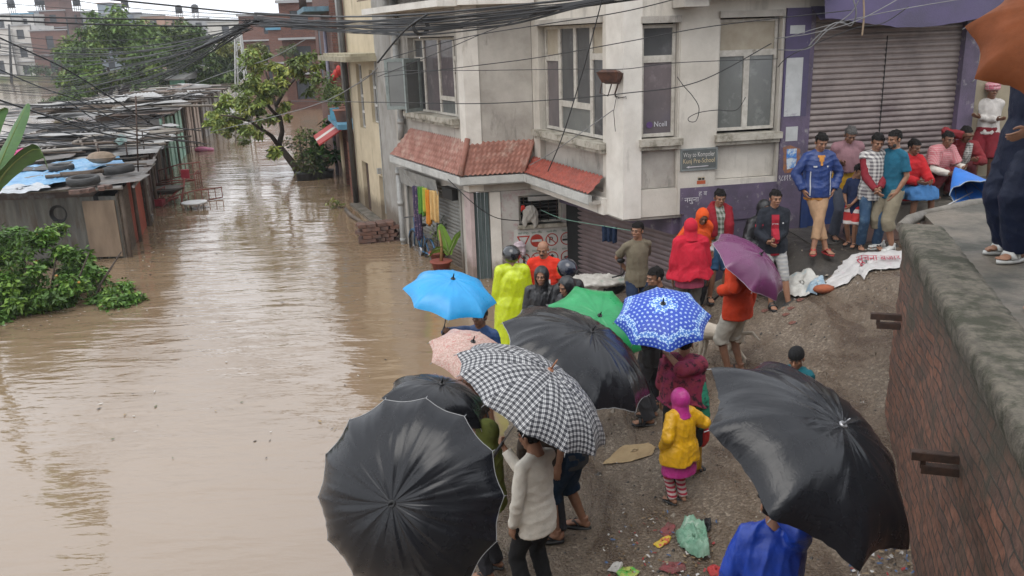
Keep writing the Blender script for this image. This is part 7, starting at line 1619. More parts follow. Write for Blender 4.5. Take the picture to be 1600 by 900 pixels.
C_ = cloth
BLACKC = wet('black_wet_jacket', (.012, .012, .014), .4); NAVYW = wet('navy_rain_suit', (.006, .011, .032), .5, spec=.2, bscale=14, bump=.5); DENIM = cloth('blue_denim', (.035, .075, .14), col3=(.09, .15, .22), scale3=8, lo3=.5, hi3=.7); GREYT = cloth('grey_trousers', (.17, .165, .15)); KHAKI = cloth('khaki_cargo', (.25, .215, .15)); TAN = cloth('tan_joggers', (.40, .25, .145)); WHITEC = cloth('white_cotton', (.60, .57, .51), col3=(.46, .43, .38), scale3=6)
PW = mat('white_print', (.55, .55, .56), .6)
REDFLIP = mat('red_rubber', (.38, .03, .03), .5); BLKFLIP = mat('black_rubber', (.02, .02, .02), .5); WHITESH = mat('white_canvas_shoe', (.52, .52, .49), .7)
def seatY(u, v, Y, z): p = aty(u, v, Y); return Vector((p.x, p.y, z))
def sh(u, v, h): return sight_head(u, v, h)
# --- far right, along the purple shutter
person('young man in a blue track jacket and tan trousers leaning on the purple shutter', sh(1283, 207, 1.68), 1.68, 178, 'pocket', lean=-2, head=(4, -22), feet=((.10, .30, 0), (-.10, .22, 0)), top=[('tee', C_('orange_tee', (.50, .22, .05))), ('jacket', wet('royal_blue_track_jacket', (.016, .042, .17), .45), {'hem': -.10})], bottom=('capri', TAN, {'len': .72, 'hemr': .062}), shoem=REDFLIP, toe=(-20, 15), elbow=((-1, -.5, 0), (1, -.5, 0)), prints=[(1, 0, .41, .10, .17, C_('orange_tee', (.50, .22, .05)), 'vee', 'neck_opening'), (1, .085, .34, .05, .022, PW, 'rect', 'badge'), (1, -.085, .34, .022, .022, PW, 'disc', 'badge'), (1, .14, .1, .014, .34, PW, 'rect', 'piping'), (1, -.14, .1, .014, .34, PW, 'rect', 'piping')])
person('older man wrapped in a mauve shawl over a yellow shirt with grey trousers', sh(1326, 195, 1.70), 1.70, 184, 'fold', lean=3, head=(-8, -24), top=[('tee', C_('yellow_shirt', (.52, .30, .025)), {'hem': -.16, 'ex': .03}), ('shawl', C_('mauve_shawl', (.24, .13, .145)), {'hem': .16, 'flare': .06, 'sleeve': .62})], bottom=('trousers', C_('slate_trousers', (.075, .085, .115)), {'hemr': .085}), hairm=M_HAIRG, skin='dark')
person('small boy in a navy sports shirt and red shorts standing before the mauve shawl', sh(1341, 258, 1.18), 1.18, 140, ((.0, .22, .92), (.14, .16, .95)), head=(60, -25), hk=1.18, feet=((-.06, .08, 0), (.09, -.04, 0)), top=[('tee', C_('navy_sports_shirt', (.02, .032, .085)), {'hem': -.2, 'sleeve': .5})], bottom=('shorts', pattern('red_white_shorts', (.45, .03, .03), (.6, .55, .52), 0, .17, .5, .3), {'ex': .02}), shoem=BLKFLIP)
person('young man in a checked shirt with maroon sleeves and jeans, hands clasped', sh(1371, 207, 1.66), 1.66, 174, 'front', head=(2, -18), top=[('shirt', C_('maroon_sleeves', (.22, .02, .03)), {'ex': .014}), ('tee', pattern('grey_white_check', (.55, .53, .5), (.11, .10, .11), .05, .05), {'sleeve': .06, 'ex': .028, 'hem': -.15})], bottom=('trousers', DENIM), shoem=BLKFLIP)
person('man in a teal tee shirt and khaki cargo trousers standing sideways', sh(1402, 203, 1.69), 1.69, 112, ((-.16, .08, .86), (.24, .03, .80)), head=(0, -8), top=[('tee', C_('teal_tee', (.012, .105, .17)))], bottom=('capri', KHAKI, {'len': .35, 'hemr': .09, 'ex': .024}), shoes='shoe', shoem=WHITESH, beard=True)
# --- seated on the step
def seat(u, v, hh, z):
    d = ray(u, v); k = (z+hh-CAM_H)/d.z; p = CAM+d*k; return Vector((p.x, p.y, z))
person('man in a red wrap and blue lungi sitting on the step beside the teal shirt', seatY(1425, 192, 13.15, 1.55), 1.66, 192, ((-.10, .42, .66), (.10, .40, .66)), pel=(0, 0, .48), lean=6, head=(10, -8), feet=((-.16, .44, 0), (.16, .42, .02)), top=[('shirt', C_('crimson_wrap', (.46, .015, .02)), {'ex': .045, 'amp': .014})], bottom=('lungi', C_('blue_lungi', (.05, .16, .36)), {'len': .25}), skin='dark', shoem=REDFLIP)
person('man with a pink checked shawl over a white shirt squatting on the step', seatY(1466, 193, 13.45, 1.85), 1.66, 200, ((-.12, .46, .50), (.14, .44, .42)), pel=(0, -.06, .30), lean=24, head=(-12, 12), feet=((-.17, .16, 0), (.17, .16, 0)), top=[('shirt', WHITEC), ('shawl', pattern('pink_check_shawl', (.42, .10, .12), (.5, .28, .28), .03, .03), {'hem': .12, 'flare': .05, 'sleeve': .45})], bottom=('trousers', C_('maroon_trousers', (.13, .02, .025))), skin='dark', shoem=BLKFLIP)
person('man in a maroon top and grey scarf squatting with chin on hand', seatY(1507, 190, 13.65, 1.88), 1.66, 165, ((-.14, .42, .55), (.07, .32, .93)), pel=(0, -.06, .30), lean=20, head=(22, 0), feet=((-.17, .18, 0), (.17, .16, 0)), top=[('shirt', C_('maroon_top', (.20, .02, .025)), {'ex': .04})], bottom=('trousers', C_('dark_maroon_trousers', (.09, .015, .02))), coll=(pattern('grey_white_scarf', (.5, .5, .47), (.10, .11, .10), .035, .035), [(-.07, .08, .56), (-.05, .14, .42), (-.04, .16, .22)], [.05, .06, .06]), skin='dark', mous=True)
person('man in a pink check turban, white shirt and dark red shorts with folded arms', seatY(1551, 132, 14.1, 1.84), 1.68, 150, 'fold', head=(25, -8), top=[('shirt', C_('white_striped_shirt', (.52, .49, .46)), {'hem': -.02})], bottom=('shorts', C_('dark_red_shorts', (.17, .012, .02)), {'ex': .035, 'hemr': .12}), headwear='turban', hwm=pattern('pink_white_turban', (.46, .05, .11), (.56, .42, .42), .028, .028), skin='dark', shoes='flip')
# --- on the terrace
p28 = onz(1592, 400, TZ)
person('tall person in a shiny navy rain suit and white sandals standing on the terrace', p28+Vector((-.02, .0, 0)), 1.76, 100, ((-.20, .20, .98), (.30, .10, 1.1)), feet=((-.12, .08, 0), (.10, -.02, 0)), grip=('R', H['orange']), top=[('coat', NAVYW, {'hem': -.28, 'flare': .03, 'ex': .05, 'amp': .02, 'freq': 15})], bottom=('trousers', NAVYW, {'ex': .055, 'hemr': .12, 'amp': .02, 'freq': 14}), shoes='sandal', shoem=mat('white_sandal', (.55, .55, .52), .5), headwear='hood', hwm=NAVYW)
pf = onz(1592, 497, TZ)
person('barefoot onlooker at the right edge of the terrace of whom only the toes show', pf+Vector((.30, .05, 0)), 1.66, 90, 'behind', feet=((-.12, .02, 0), (.10, .0, 0)), top=[('tee', C_('olive_tee', (.12, .11, .06)))], bottom=('shorts', C_('dark_shorts', (.03, .03, .035))), shoes='bare', toe=(0, 0))
# --- by the purple wall
person('smiling young man with a dark red towel round his shoulders by the purple wall', sh(1124, 295, 1.68), 1.68, 186, 'behind', head=(-4, -14), feet=((-.10, .04, 0), (.13, .10, 0)), top=[('shirt', pattern('green_white_shirt', (.06, .08, .05), (.35, .36, .32), .06, .08), {'ex': .02}), ], bottom=('shorts', C_('denim_blue_shorts', (.03, .08, .16)), {'ex': .02}), shoes='flip', shoem=BLKFLIP, coll=(C_('dark_red_towel', (.26, .012, .022)), [(-.12, .12, .10), (-.125, .125, .28), (-.13, .03, .50), (-.05, -.10, .55), (.05, -.10, .55), (.13, .03, .50), (.125, .125, .28), (.12, .12, .12)], [.075, .078, .075, .06, .06, .075, .078, .075]))
person('man with a moustache in a black hooded raincoat sitting against the purple wall', Vector((3.70, 12.45, gz(3.7, 12.45)+.02)), 1.68, 192, ((-.18, .30, .62), (.18, .32, .60)), pel=(0, -.02, .46), lean=6, head=(0, -6), feet=((-.2, .40, 0), (.2, .38, 0)), top=[('coat', BLACKC, {'hem': -.12, 'ex': .045})], bottom=('trousers', BLACKC), headwear='hood', hwm=BLACKC, mous=True, shoem=BLKFLIP)
person('teenage boy in a dark jacket over a red tee shirt and cropped grey trousers', sh(1212, 297, 1.60), 1.60, 172, ((.02, .22, 1.02), (.10, .24, 1.0)), lean=-3, head=(12, -8), feet=((-.22, .26, 0), (.02, .22, 0)), top=[('tee', C_('red_print_tee', (.33, .015, .03))), ('jacket', C_('dark_navy_jacket', (.016, .019, .027)), {'hem': -.11})], bottom=('capri', pattern('grey_heather_joggers', (.30, .30, .30), (.38, .37, .35), 0, .05), {'len': .22, 'hemr': .062}), shoes='sandal', shoem=BLKFLIP, toe=(-25, 10), prints=[(1, 0, .26, .105, .40, C_('red_print_tee', (.33, .015, .03)), 'rect', 'shirt_front'), (1, 0, .30, .085, .075, PW, 'rect', 'chest_print'), (1, -.11, .34, .025, .025, PW, 'disc', 'badge')])
person('man with a bright orange cloth over head and shoulders and a pale sleeve', sh(1086, 319, 1.62), 1.62, 205, ((-.2, .18, .95), (.22, .1, .9)), lean=14, head=(-20, -14), top=[('shirt', C_('pale_grey_shirt', (.5, .5, .5))), ('shawl', C_('bright_orange_cloth', (.68, .085, .012)), {'hem': .10, 'flare': .07, 'sleeve': .42})], bottom=('trousers', C_('dark_trousers', (.03, .03, .035))), headwear='scarf', hwm=C_('bright_orange_cloth', (.68, .085, .012)), skin='dark')
person('person seen from behind wrapped in a crimson shawl over grey trousers', sh(1080, 342, 1.66), 1.66, 4, ((-.23, .04, .84), (.27, .05, .82)), head=(-12, -6), top=[('tee', C_('pink_shirt', (.52, .10, .18)), {'hem': -.17, 'ex': .03}), ('shawl', C_('crimson_shawl', (.50, .014, .035)), {'hem': -.02, 'flare': .11, 'sleeve': .72, 'amp': .035})], bottom=('trousers', GREYT, {'ex': .02, 'hemr': .09}), headwear='scarf', hwm=C_('crimson_shawl', (.50, .014, .035)), shoem=BLKFLIP)
person('man in an olive grey polo shirt with his hands behind his back', sh(996, 347, 1.70), 1.70, 196, 'behind', head=(-52, -2), top=[('tee', C_('olive_polo', (.17, .145, .10)))], bottom=('trousers', C_('indigo_jeans', (.02, .035, .075))), shoem=BLKFLIP)
person('dark haired man in a black jacket looking left behind the flowered umbrella', sh(1028, 417, 1.68), 1.68, 120, 'down', head=(-8, -10), top=[('jacket', C_('black_jacket', (.014, .014, .016)))], bottom=('trousers', C_('dark_trousers', (.03, .03, .035))))
# --- at the water's edge
wz = lambda u, v, h: sh(u, v, h)
person('person seen from behind in a long lime yellow rain cape and a black helmet', wz(799, 385, 1.72), 1.70, 8, 'down', head=(6, -4), top=[('poncho', wet('lime_yellow_raincape', (.52, .62, .015), .32, bscale=16), {'hem': -.62, 'flare': .08, 'ex': .05, 'amp': .022, 'freq': 13, 'dirz': .2})], bottom=('trousers', C_('dark_trousers', (.03, .03, .035))), headwear='helmet', hwm=mat('black_helmet', (.014, .016, .02), .18, coat=.6))
person('bald stout man in a bright red tee shirt facing the crowd', wz(849, 375, 1.70), 1.70, 172, 'down', wide=1.12, head=(-8, -14), top=[('tee', C_('bright_red_tee', (.66, .035, .015)), {'ex': .03})], bottom=('trousers', C_('dark_trousers', (.03, .03, .035))), headwear='bald', hairm=mat('shaved_hair', (.045, .03, .024), .7), beard=False, mous=True, prints=[(0, 0, .20, .20, .18, PW, 'ring', 'emblem'), (0, 0, .235, .15, .025, PW, 'rect', 'emblem_bar')])
person('person in a black hooded raincoat facing the viewer in front of the red shirt', wz(846, 417, 1.62), 1.62, 172, 'down', head=(-6, -4), top=[('coat', BLACKC)], bottom=('trousers', BLACKC), headwear='hood', hwm=BLACKC, prints=[(0, -.09, .30, .06, .05, mat('grey_print', (.3, .3, .31), .6), 'vee', 'emblem')])
person('person in a dark grey cap just showing over the big shiny black umbrella', wz(832, 477, 1.52), 1.5, 30, 'down', top=[('jacket', C_('grey_jacket', (.05, .05, .055)))], bottom=('trousers', C_('dark_trousers', (.03, .03, .035))), headwear='beanie', hwm=C_('dark_grey_cap', (.035, .037, .042)))
person('person with a dark blue black helmet standing behind the green umbrella', wz(887, 404, 1.72), 1.68, 30, 'down', top=[('jacket', BLACKC)], bottom=('trousers', BLACKC), headwear='helmet', hwm=mat('blue_black_helmet', (.010, .014, .03), .2, coat=.5))
person('person in a black hood turned to the left just above the green umbrella', wz(889, 429, 1.64), 1.62, 128, 'down', head=(0, -16), top=[('jacket', BLACKC)], bottom=('trousers', BLACKC), headwear='hood', hwm=wet('black_hood', (.013, .015, .018), .3))
# --- under the umbrellas
def under(label, key, yaw, h, dx=.13, dy=.24, **kw):
    g = H[key]; Rz = Matrix.Rotation(rad(yaw), 3, 'Z'); sd = kw.pop('sd', 'R'); o = Rz @ Vector((dx if sd == 'R' else -dx, dy, 0)); x, y = g.x-o.x, g.y-o.y
    return person(label, Vector((x, y, gz(x, y) if gz(x, y) > -.4 else -.4)), h, yaw, grip=(sd, g), **kw)
DT = ('trousers', C_('dark_trousers', (.03, .03, .035)))
under('person hidden under the large foreground black umbrella in a dark jacket', 'front', 10, 1.64, top=[('jacket', C_('dark_blue_jacket', (.02, .025, .05)))], bottom=DT)
person('person in an olive green hooded jacket between the checked and black umbrellas', Vector((-.24, 6.45, gz(-.24, 6.45))), 1.44, 70, grip=('L', H['behind']), top=[('jacket', C_('olive_print_jacket', (.12, .14, .03), col3=(.05, .06, .015), scale3=18))], bottom=DT, headwear='hood', hwm=C_('olive_print_jacket', (.12, .14, .03)))
under('person hidden under the pink patterned umbrella', 'pink', 190, 1.45, top=[('tee', C_('brown_kurta', (.16, .08, .05)), {'hem': -.4})], bottom=DT)
person('person in a deep blue jacket under the sky blue umbrella', Vector((-.36, 9.15, -.03)), 1.66, 150, grip=('R', H['blue']), top=[('jacket', wet('deep_blue_jacket', (.014, .06, .19), .5))], bottom=DT, skin='dark')
under('person hidden under the big shiny black umbrella', 'middle', 20, 1.62, top=[('jacket', C_('brown_jacket', (.06, .045, .035)))], bottom=DT)
under('person hidden under the emerald green umbrella', 'green', 10, 1.56, top=[('tee', C_('grey_tee', (.2, .2, .21)))], bottom=DT)
WS = wz
p1 = sight_head(836, 712, 1.33, gz)
person('man in a long sleeved white shirt and black trousers under the checked umbrella', p1, 1.60, 42, ((-.22, .05, .84), (.1, .3, 1.3)), head=(14, -14), grip=('R', Vector(H['plaid'])), top=[('shirt', C_('wet_white_shirt', (.72, .68, .60), bump=.3), {'ex': .013, 'hem': -.16, 'amp': .014, 'freq': 20})], bottom=('trousers', C_('black_trousers', (.012, .012, .013))), shoem=BLKFLIP)
p2 = sight_floor(893, 848, gz)
person('person in dark blue knee length shorts and black flip flops behind the white shirt', p2+Vector((.03, .1, 0)), 1.68, 66, 'down', feet=((-.14, .12, 0), (.16, -.04, 0)), top=[('tee', C_('dark_grey_tee', (.05, .05, .055)))], bottom=('capri', C_('navy_knee_shorts', (.008, .024, .052), bump=.4), {'len': .22, 'hemr': .105, 'ex': .03}), shoem=BLKFLIP, toe=(20, 5))
pw = Vector((1.60, 7.62, gz(1.6, 7.62)))
SARI = cloth('magenta_print_shawl', (.20, .018, .075), col3=(.03, .012, .02), scale3=16, lo3=.5, hi3=.6, col2=(.26, .04, .06))
person('woman in a magenta printed shawl and mustard trousers holding the child by the hand', pw, 1.54, -20, ((-.26, .16, .86), (.2, .2, 1.2)), feet=((-.10, -.06, 0), (.12, .16, 0)), grip=('R', H['floral']), top=[('tee', C_('black_kurta', (.012, .012, .014)), {'hem': -.42, 'flare': .03}), ('shawl', SARI, {'hem': .05, 'flare': .06, 'sleeve': .6, 'amp': .02})], bottom=('trousers', C_('mustard_trousers', (.42, .23, .025)), {'hemr': .075}), shoes='sandal', shoem=BLKFLIP, toe=(-30, -50), skin='mid')
mb = MB(); c0 = pw + Vector((.14, -.08, 1.08)); mb.tube([c0, c0+Vector((.01, -.03, -.16)), c0+Vector((.03, -.03, -.34)), c0+Vector((.03, -.02, -.48))], [.05, .075, .07, .05], 14, ry=[.03, .035, .035, .03]); V_, F_ = folds(remesh_batch([(mb, .012, 2)])[0], .014, 5, 30)
o = np_mesh('green_shawl_end', V_, F_, cloth('teal_green_print', (.03, .24, .15), col3=(.02, .03, .03), scale3=20, lo3=.52, hi3=.6)); recentre(o, c0); tag(o, 'teal green printed shawl end hanging at the side of the woman in magenta', 'shawl')
mb = MB(); c0 = pw + Vector((.19, -.02, .50)); mb.ell(c0, (.07, .06, .13)); mb.tube([c0+Vector((0, 0, .1)), c0+Vector((-.01, 0, .26))], [.04, .02], 8); V_, F_ = folds(remesh_batch([(mb, .01, 2)])[0], .012, 6, 40); o = np_mesh('red_bag', V_, F_, mat('red_bag_cloth', (.5, .02, .02), .5)); recentre(o, c0); tag(o, 'small bright red bag hanging beside the mustard trousers', 'bag')
pc = sight_floor(1060, 786, gz)
MAG = wet('magenta_child_raincoat', (.48, .035, .24), .35); YEL = wet('yellow_child_raincoat', (.74, .40, .012), .35)
person('child in a magenta and yellow hooded raincoat with striped leggings', pc, 1.13, 28, ((-.22, .06, .92), (.24, .14, 1.22)), hk=1.16, feet=((-.08, .02, 0), (.08, .0, 0)), head=(6, -4), top=[('coat', YEL, {'hem': -.20, 'flare': .08, 'ex': .055, 'sleeve': 1.0, 'cuff': .012, 'amp': .024}), ('poncho', MAG, {'hem': -.40, 'ztop': -.05, 'flare': .075, 'ex': .022, 'sleeve': 0, 'amp': .02, 'name': 'raincoat_skirt'})], bottom=('trousers', pattern('red_striped_leggings', (.55, .45, .43), (.40, .03, .06), 0, .042), {'hemr': .062}), headwear='hood', hwm=MAG, shoem=BLKFLIP)
pm = sight_floor(1012, 665, gz)
person('man in dark clothes and black sandals behind the flowered umbrella', pm+Vector((.06, .10, 0)), 1.62, 75, ((-.2, .2, 1.05), (.22, .2, 1.1)), top=[('jacket', BLACKC)], bottom=('trousers', C_('dark_grey_trousers', (.045, .045, .05)), {'hemr': .08}), shoes='sandal', shoem=BLKFLIP)
ORH = C_('orange_red_hoodie', (.66, .055, .015), bump=.5)
person('person in an orange red hooded top and rolled white trousers under the plum umbrella', Vector((2.66, 9.72, gz(2.66, 9.72))), 1.66, 40, ((-.18, .26, 1.28), (.24, .02, .84)), grip=('L', H['plum']), top=[('jacket', ORH, {'hem': -.14, 'ex': .045})], bottom=('capri', C_('white_rolled_trousers', (.50, .47, .41)), {'len': .18, 'hemr': .085, 'ex': .028}), headwear='hood', hwm=ORH, skin='dark', shoem=BLKFLIP)
person('child in a teal jacket and black knitted cap behind the large right hand umbrella', sight_head(1247, 540, 1.27, gz), 1.25, 140, 'front', hk=1.12, head=(8, -18), top=[('jacket', C_('teal_jacket', (.012, .12, .15)))], bottom=DT, headwear='beanie', hwm=C_('black_knit_cap', (.012, .012, .013), bump=.8, bscale=90))
person('person seen from behind in a shiny bright blue rain jacket at the bottom edge', Vector((1.54, 4.62, gz(1.54, 4.62)-.03)), 1.56, -12, ((-.27, .10, .86), (.2, .2, 1.2)), grip=('R', H['right']), top=[('coat', wet('bright_blue_raincoat', (.010, .055, .40), .38, bscale=14), {'hem': -.2, 'ex': .05, 'amp': .035, 'freq': 16})], bottom=DT, headwear='hair')
finish_people()
# ---- emblems and trims on clothes (each flat print sits on its garment)
# ================================================================ bicycle, motorcycle, washing, dog, banner, litter
def bicycle():
    w0, w1 = onz(648, 388, .05), onz(690, 414, .05); d = (w1-w0); d.z = 0; ln = d.length; d.normalize(); up = Vector((0, 0, 1)); sc = 1.0
    R = .32; base = Vector((w0.x, w0.y, -.20)); f = base + up*R; g = f + d*1.02; t = thing('bicycle', 'blue bicycle standing in the flood against the grey shutter', 'bicycle', base); BL = mat('blue_bicycle_paint', (.03, .12, .24), .4); CH = mat('bicycle_steel', (.3, .3, .31), .35, metal=.7)
    n = d.cross(up)
    for c, k in ((f, 'wheel'), (g, 'wheel')):
        mb = MB(); mb.tube([c + d*(R*math.cos(a)) + up*(R*math.sin(a)) for a in [2*math.pi*i/28 for i in range(29)]], .022, 7); wh = mb.build('wheel', mat('bicycle_tyre', (.02, .02, .02), .6), t)
        mb = MB(); [mb.tube([c, c + d*((R-.02)*math.cos(a)) + up*((R-.02)*math.sin(a))], .003, 4) for a in [2*math.pi*i/16 for i in range(16)]]; mb.tube([c-n*.04, c+n*.04], .02, 8); mb.build('spokes', CH, wh)
        mb = MB(); mb.tube([c + d*((R+.04)*math.cos(a)) + up*((R+.04)*math.sin(a)) for a in [math.pi*(.15+.75*i/12) for i in range(13)]], .02, 6); mb.build('mudguard', BL, t)
    bb = f + d*.46 + up*-.03; seat = f + d*.62 + up*.50; head = f + d*.10 + up*.50
    mb = MB(); [mb.tube([a, b], .018, 8) for a, b in ((bb, seat), (bb, head), (seat-(seat-bb)*.12, head+up*-.02), (seat-(seat-bb)*.15, g), (bb, g), (f, head), (head, head+up*.14-d*.03))]; mb.build('frame', BL, t)
    mb = MB(); mb.ell(seat+up*.07, (.10, .10, .035)); mb.tube([seat, seat+up*.06], .014, 6); mb.build('saddle', mat('black_saddle', (.02, .02, .02), .5), t)
    h = head+up*.16-d*.03; mb = MB(); mb.tube([h-n*.27+d*.12, h-n*.2, h, h+n*.2, h+n*.27+d*.12], .013, 6); mb.build('handlebar', CH, t)
    mb = MB(); mb.tube([bb-n*.05, bb+n*.05], .09, 14); mb.tube([bb+n*.05, bb+n*.05+d*.1-up*.14], .01, 5); mb.build('crank', CH, t)
    mb = MB(); mb.box(g+up*.40-d*.02, (.12, .4, .02), rz=math.atan2(d.y, d.x)-math.pi/2); mb.build('carrier', CH, t)
bicycle()
# washing hung in front of the shutter
def hanging(name, u0, u1, v0, v1, Y, m, label, seed, cat='cloth', n=14, grp='clothes hung up in front of the grey shutter'):
    a, b = aty(u0, v0, Y), aty(u1, v0+(u1-u0)*.08, Y-.12); bot = aty((u0+u1)/2, v1, Y).z; rs = random.Random(seed); V = []; nx, nz = n, 16
    t_ = (b-a); nrm = Vector((t_.y, -t_.x, 0)).normalized()
    for j in range(nz+1):
        for i in range(nx+1):
            f = i/nx; p = a.lerp(b, f); z = p.z + (bot-p.z + .10*mnoise.noise(Vector((f*3, seed, 0))))*j/nz; q = p + nrm*(.045*math.sin(f*math.pi*5+seed+.6*mnoise.noise(Vector((f*2, j*.2, seed))))*(.4+.6*j/nz)); V.append((q.x + t_.x*.06*(f-.5)*-j/nz*2, q.y + t_.y*.06*(f-.5)*-j/nz*2, z))
    F = [(j*(nx+1)+i, j*(nx+1)+i+1, (j+1)*(nx+1)+i+1, (j+1)*(nx+1)+i) for j in range(nz) for i in range(nx)]; o = np_mesh(name, V, F, m); sm = o.modifiers.new('thick', 'SOLIDIFY'); sm.thickness = .006; recentre(o, V[0]); tag(o, label, cat, grp)
Yh = 17.3
hanging('hanging_scarf', 645, 655, 290, 372, Yh+.4, cloth('dark_print_cloth', (.06, .05, .10), col3=(.42, .26, .32), scale3=26, lo3=.55, hi3=.62), 'dark flowered scarf hanging beside the drainpipe above the bicycle', 1)
hanging('hanging_cloth', 653, 662, 291, 334, Yh+.25, cloth('leaf_green_cloth', (.10, .26, .04)), 'narrow green cloth hanging next to the flowered scarf', 2)
hanging('hanging_cloth', 659, 667, 293, 330, Yh+.15, cloth('lime_cloth', (.40, .42, .06)), 'short lime green cloth hanging between the green and orange ones', 3)
hanging('hanging_cloth', 664, 671, 296, 350, Yh+.08, cloth('orange_cloth', (.62, .24, .03)), 'long orange cloth hanging between the lime and the pale yellow ones', 4)
hanging('hanging_cloth', 669, 686, 297, 346, Yh, cloth('pale_yellow_cloth', (.68, .46, .20)), 'wide pale yellow cloth at the right end of the washing', 5)
cable([(632, 270, 18.6), (645, 288, Yh+.42), (665, 294, Yh+.1), (690, 298, Yh-.15), (722, 296, 16.3)], .006, M_CABG, 'pale washing line in front of the grey shutter', 'washing lines')
cable([(845, 328, 16.0), (880, 342, 15.0), (942, 353, 13.6), (966, 357, 13.3), (985, 360, 13.1)], .007, mat('green_cord', (.22, .42, .33), .6), 'pale green washing line in front of the pink grey shutter', 'washing lines')
hanging('hanging_shorts', 941, 964, 353, 377, 13.55, cloth('navy_cloth', (.012, .025, .06)), 'navy blue cloth pegged on the green line before the pink grey shutter', 7, grp='washing on the green line')
def rag(label, c, seed, m, r=(.16, .05, .2), name='rag'):
    mb = MB(); mb.ell(c, r); mb.ell(c+Vector((r[0]*.6, 0, -r[2]*.7)), (r[0]*.4, r[1], r[2]*.9)); mb.ell(c+Vector((-r[0]*.7, 0, -r[2]*.8)), (r[0]*.35, r[1], r[2]*.8)); V, F = folds(remesh_batch([(mb, .014, 1)])[0], .03, seed, 30); o = np_mesh(name, V, F, m); recentre(o, c); tag(o, label, 'cloth')
rag('pale grey rag draped on the bars of the low window', B1.P(1.12, 1.24, .06), 3, cloth('pale_rag', (.36, .34, .31)), (.15, .05, .17)); rag('small red rag at the left side of the barred window', B1.P(.99, 1.36, .04), 4, cloth('red_rag', (.45, .03, .02)), (.05, .03, .05))
rag('crumpled white and pink plastic bag stuck on the road sign board', B1.P(.88, .62, .10), 8, mat('white_pink_plastic', (.52, .42, .46), .4), (.13, .06, .12), 'plastic_bag')
# motorcycle under a plastic sheet
def motorcycle():
    c = Vector((1.30, 12.55, gz(1.3, 12.55))); t = thing('motorcycle', 'black motorcycle covered by a dirty white plastic sheet in front of the pink grey shutter', 'motorcycle', c); d = Vector((.96, -.28, 0)).normalized(); n = Vector((d.y, -d.x, 0)); up = Vector((0, 0, 1)); BK = mat('black_motor_paint', (.015, .015, .016), .3, coat=.4); CH = mat('dull_chrome', (.4, .4, .4), .3, metal=.8); TY = mat('bicycle_tyre', (.02, .02, .02), .6)
    for s in (-.62, .62):
        p = c + d*s + up*.30; mb = MB(); mb.tube([p + d*(.27*math.cos(a)) + up*(.27*math.sin(a)) for a in [2*math.pi*i/24 for i in range(25)]], .05, 8); wh = mb.build('wheel', TY, t); mb = MB(); mb.tube([p-n*.06, p+n*.06], .07, 10); [mb.tube([p, p + d*(.25*math.cos(a)) + up*(.25*math.sin(a))], .010, 4) for a in [2*math.pi*i/6 for i in range(6)]]; mb.build('rim', CH, wh)
    mb = MB(); mb.ell(c+up*.42, (.28, .16, .18)); mb.ell(c+d*.1+up*.45, (.2, .18, .16)); mb.tube([c-d*.3+up*.3, c-d*.8+up*.34], .05, 8); mb.build('engine', BK, t)
    mb = MB(); mb.ell(c+d*.15+up*.72, (.28, .15, .13)); mb.build('tank', BK, t); mb = MB(); mb.ell(c-d*.35+up*.74, (.38, .13, .07)); mb.build('seat', BK, t)
    mb = MB(); [mb.tube([c+d*.62+up*.3+n*s, c+d*.42+up*.95+n*s], .022, 7) for s in (-.08, .08)]; mb.build('fork', CH, t)
    h = c+d*.40+up*.98; mb = MB(); mb.tube([h-n*.36-d*.12, h-n*.2, h+n*.2, h+n*.36-d*.12], .014, 6); mb.build('handlebar', BK, t); mb = MB(); mb.ell(c+d*.55+up*.80, (.10, .10, .09)); mb.build('headlight', CH, t)
    for s in (-.3, .3): mb = MB(); mb.tube([h+n*s, h+n*(s*1.1)+up*.22], .007, 5); mb.ell(h+n*(s*1.1)+up*.25, (.06, .03, .04)); mb.build('mirror', BK, t)
    mb = MB(); mb.box(c-d*.55+up*.55, (.30, .32, .28), rz=math.atan2(d.y, d.x)); mb.ell(c-d*.95+up*.5, (.06, .1, .05)); mb.build('tail', BK, t)
    # the sheet
    mb = MB(); mb.ell(c-d*.05+up*.80, (.58, .28, .08)); mb.ell(c-d*.2+up*.70, (.5, .30, .16)); V, F = folds(remesh_batch([(mb, .02, 2)])[0], .06, 9, 26); o = np_mesh('plastic_cover', V, F, mat('dirty_white_sheet', (.46, .44, .40), .45, (.30, .28, .25), scale=9, bump=.5, bscale=22, col3=(.18, .28, .22), scale3=4, lo3=.6, hi3=.7)); recentre(o, c+up*.8); tag(o, 'crumpled dirty white plastic sheet lying over the motorcycle', 'plastic sheet')
motorcycle()
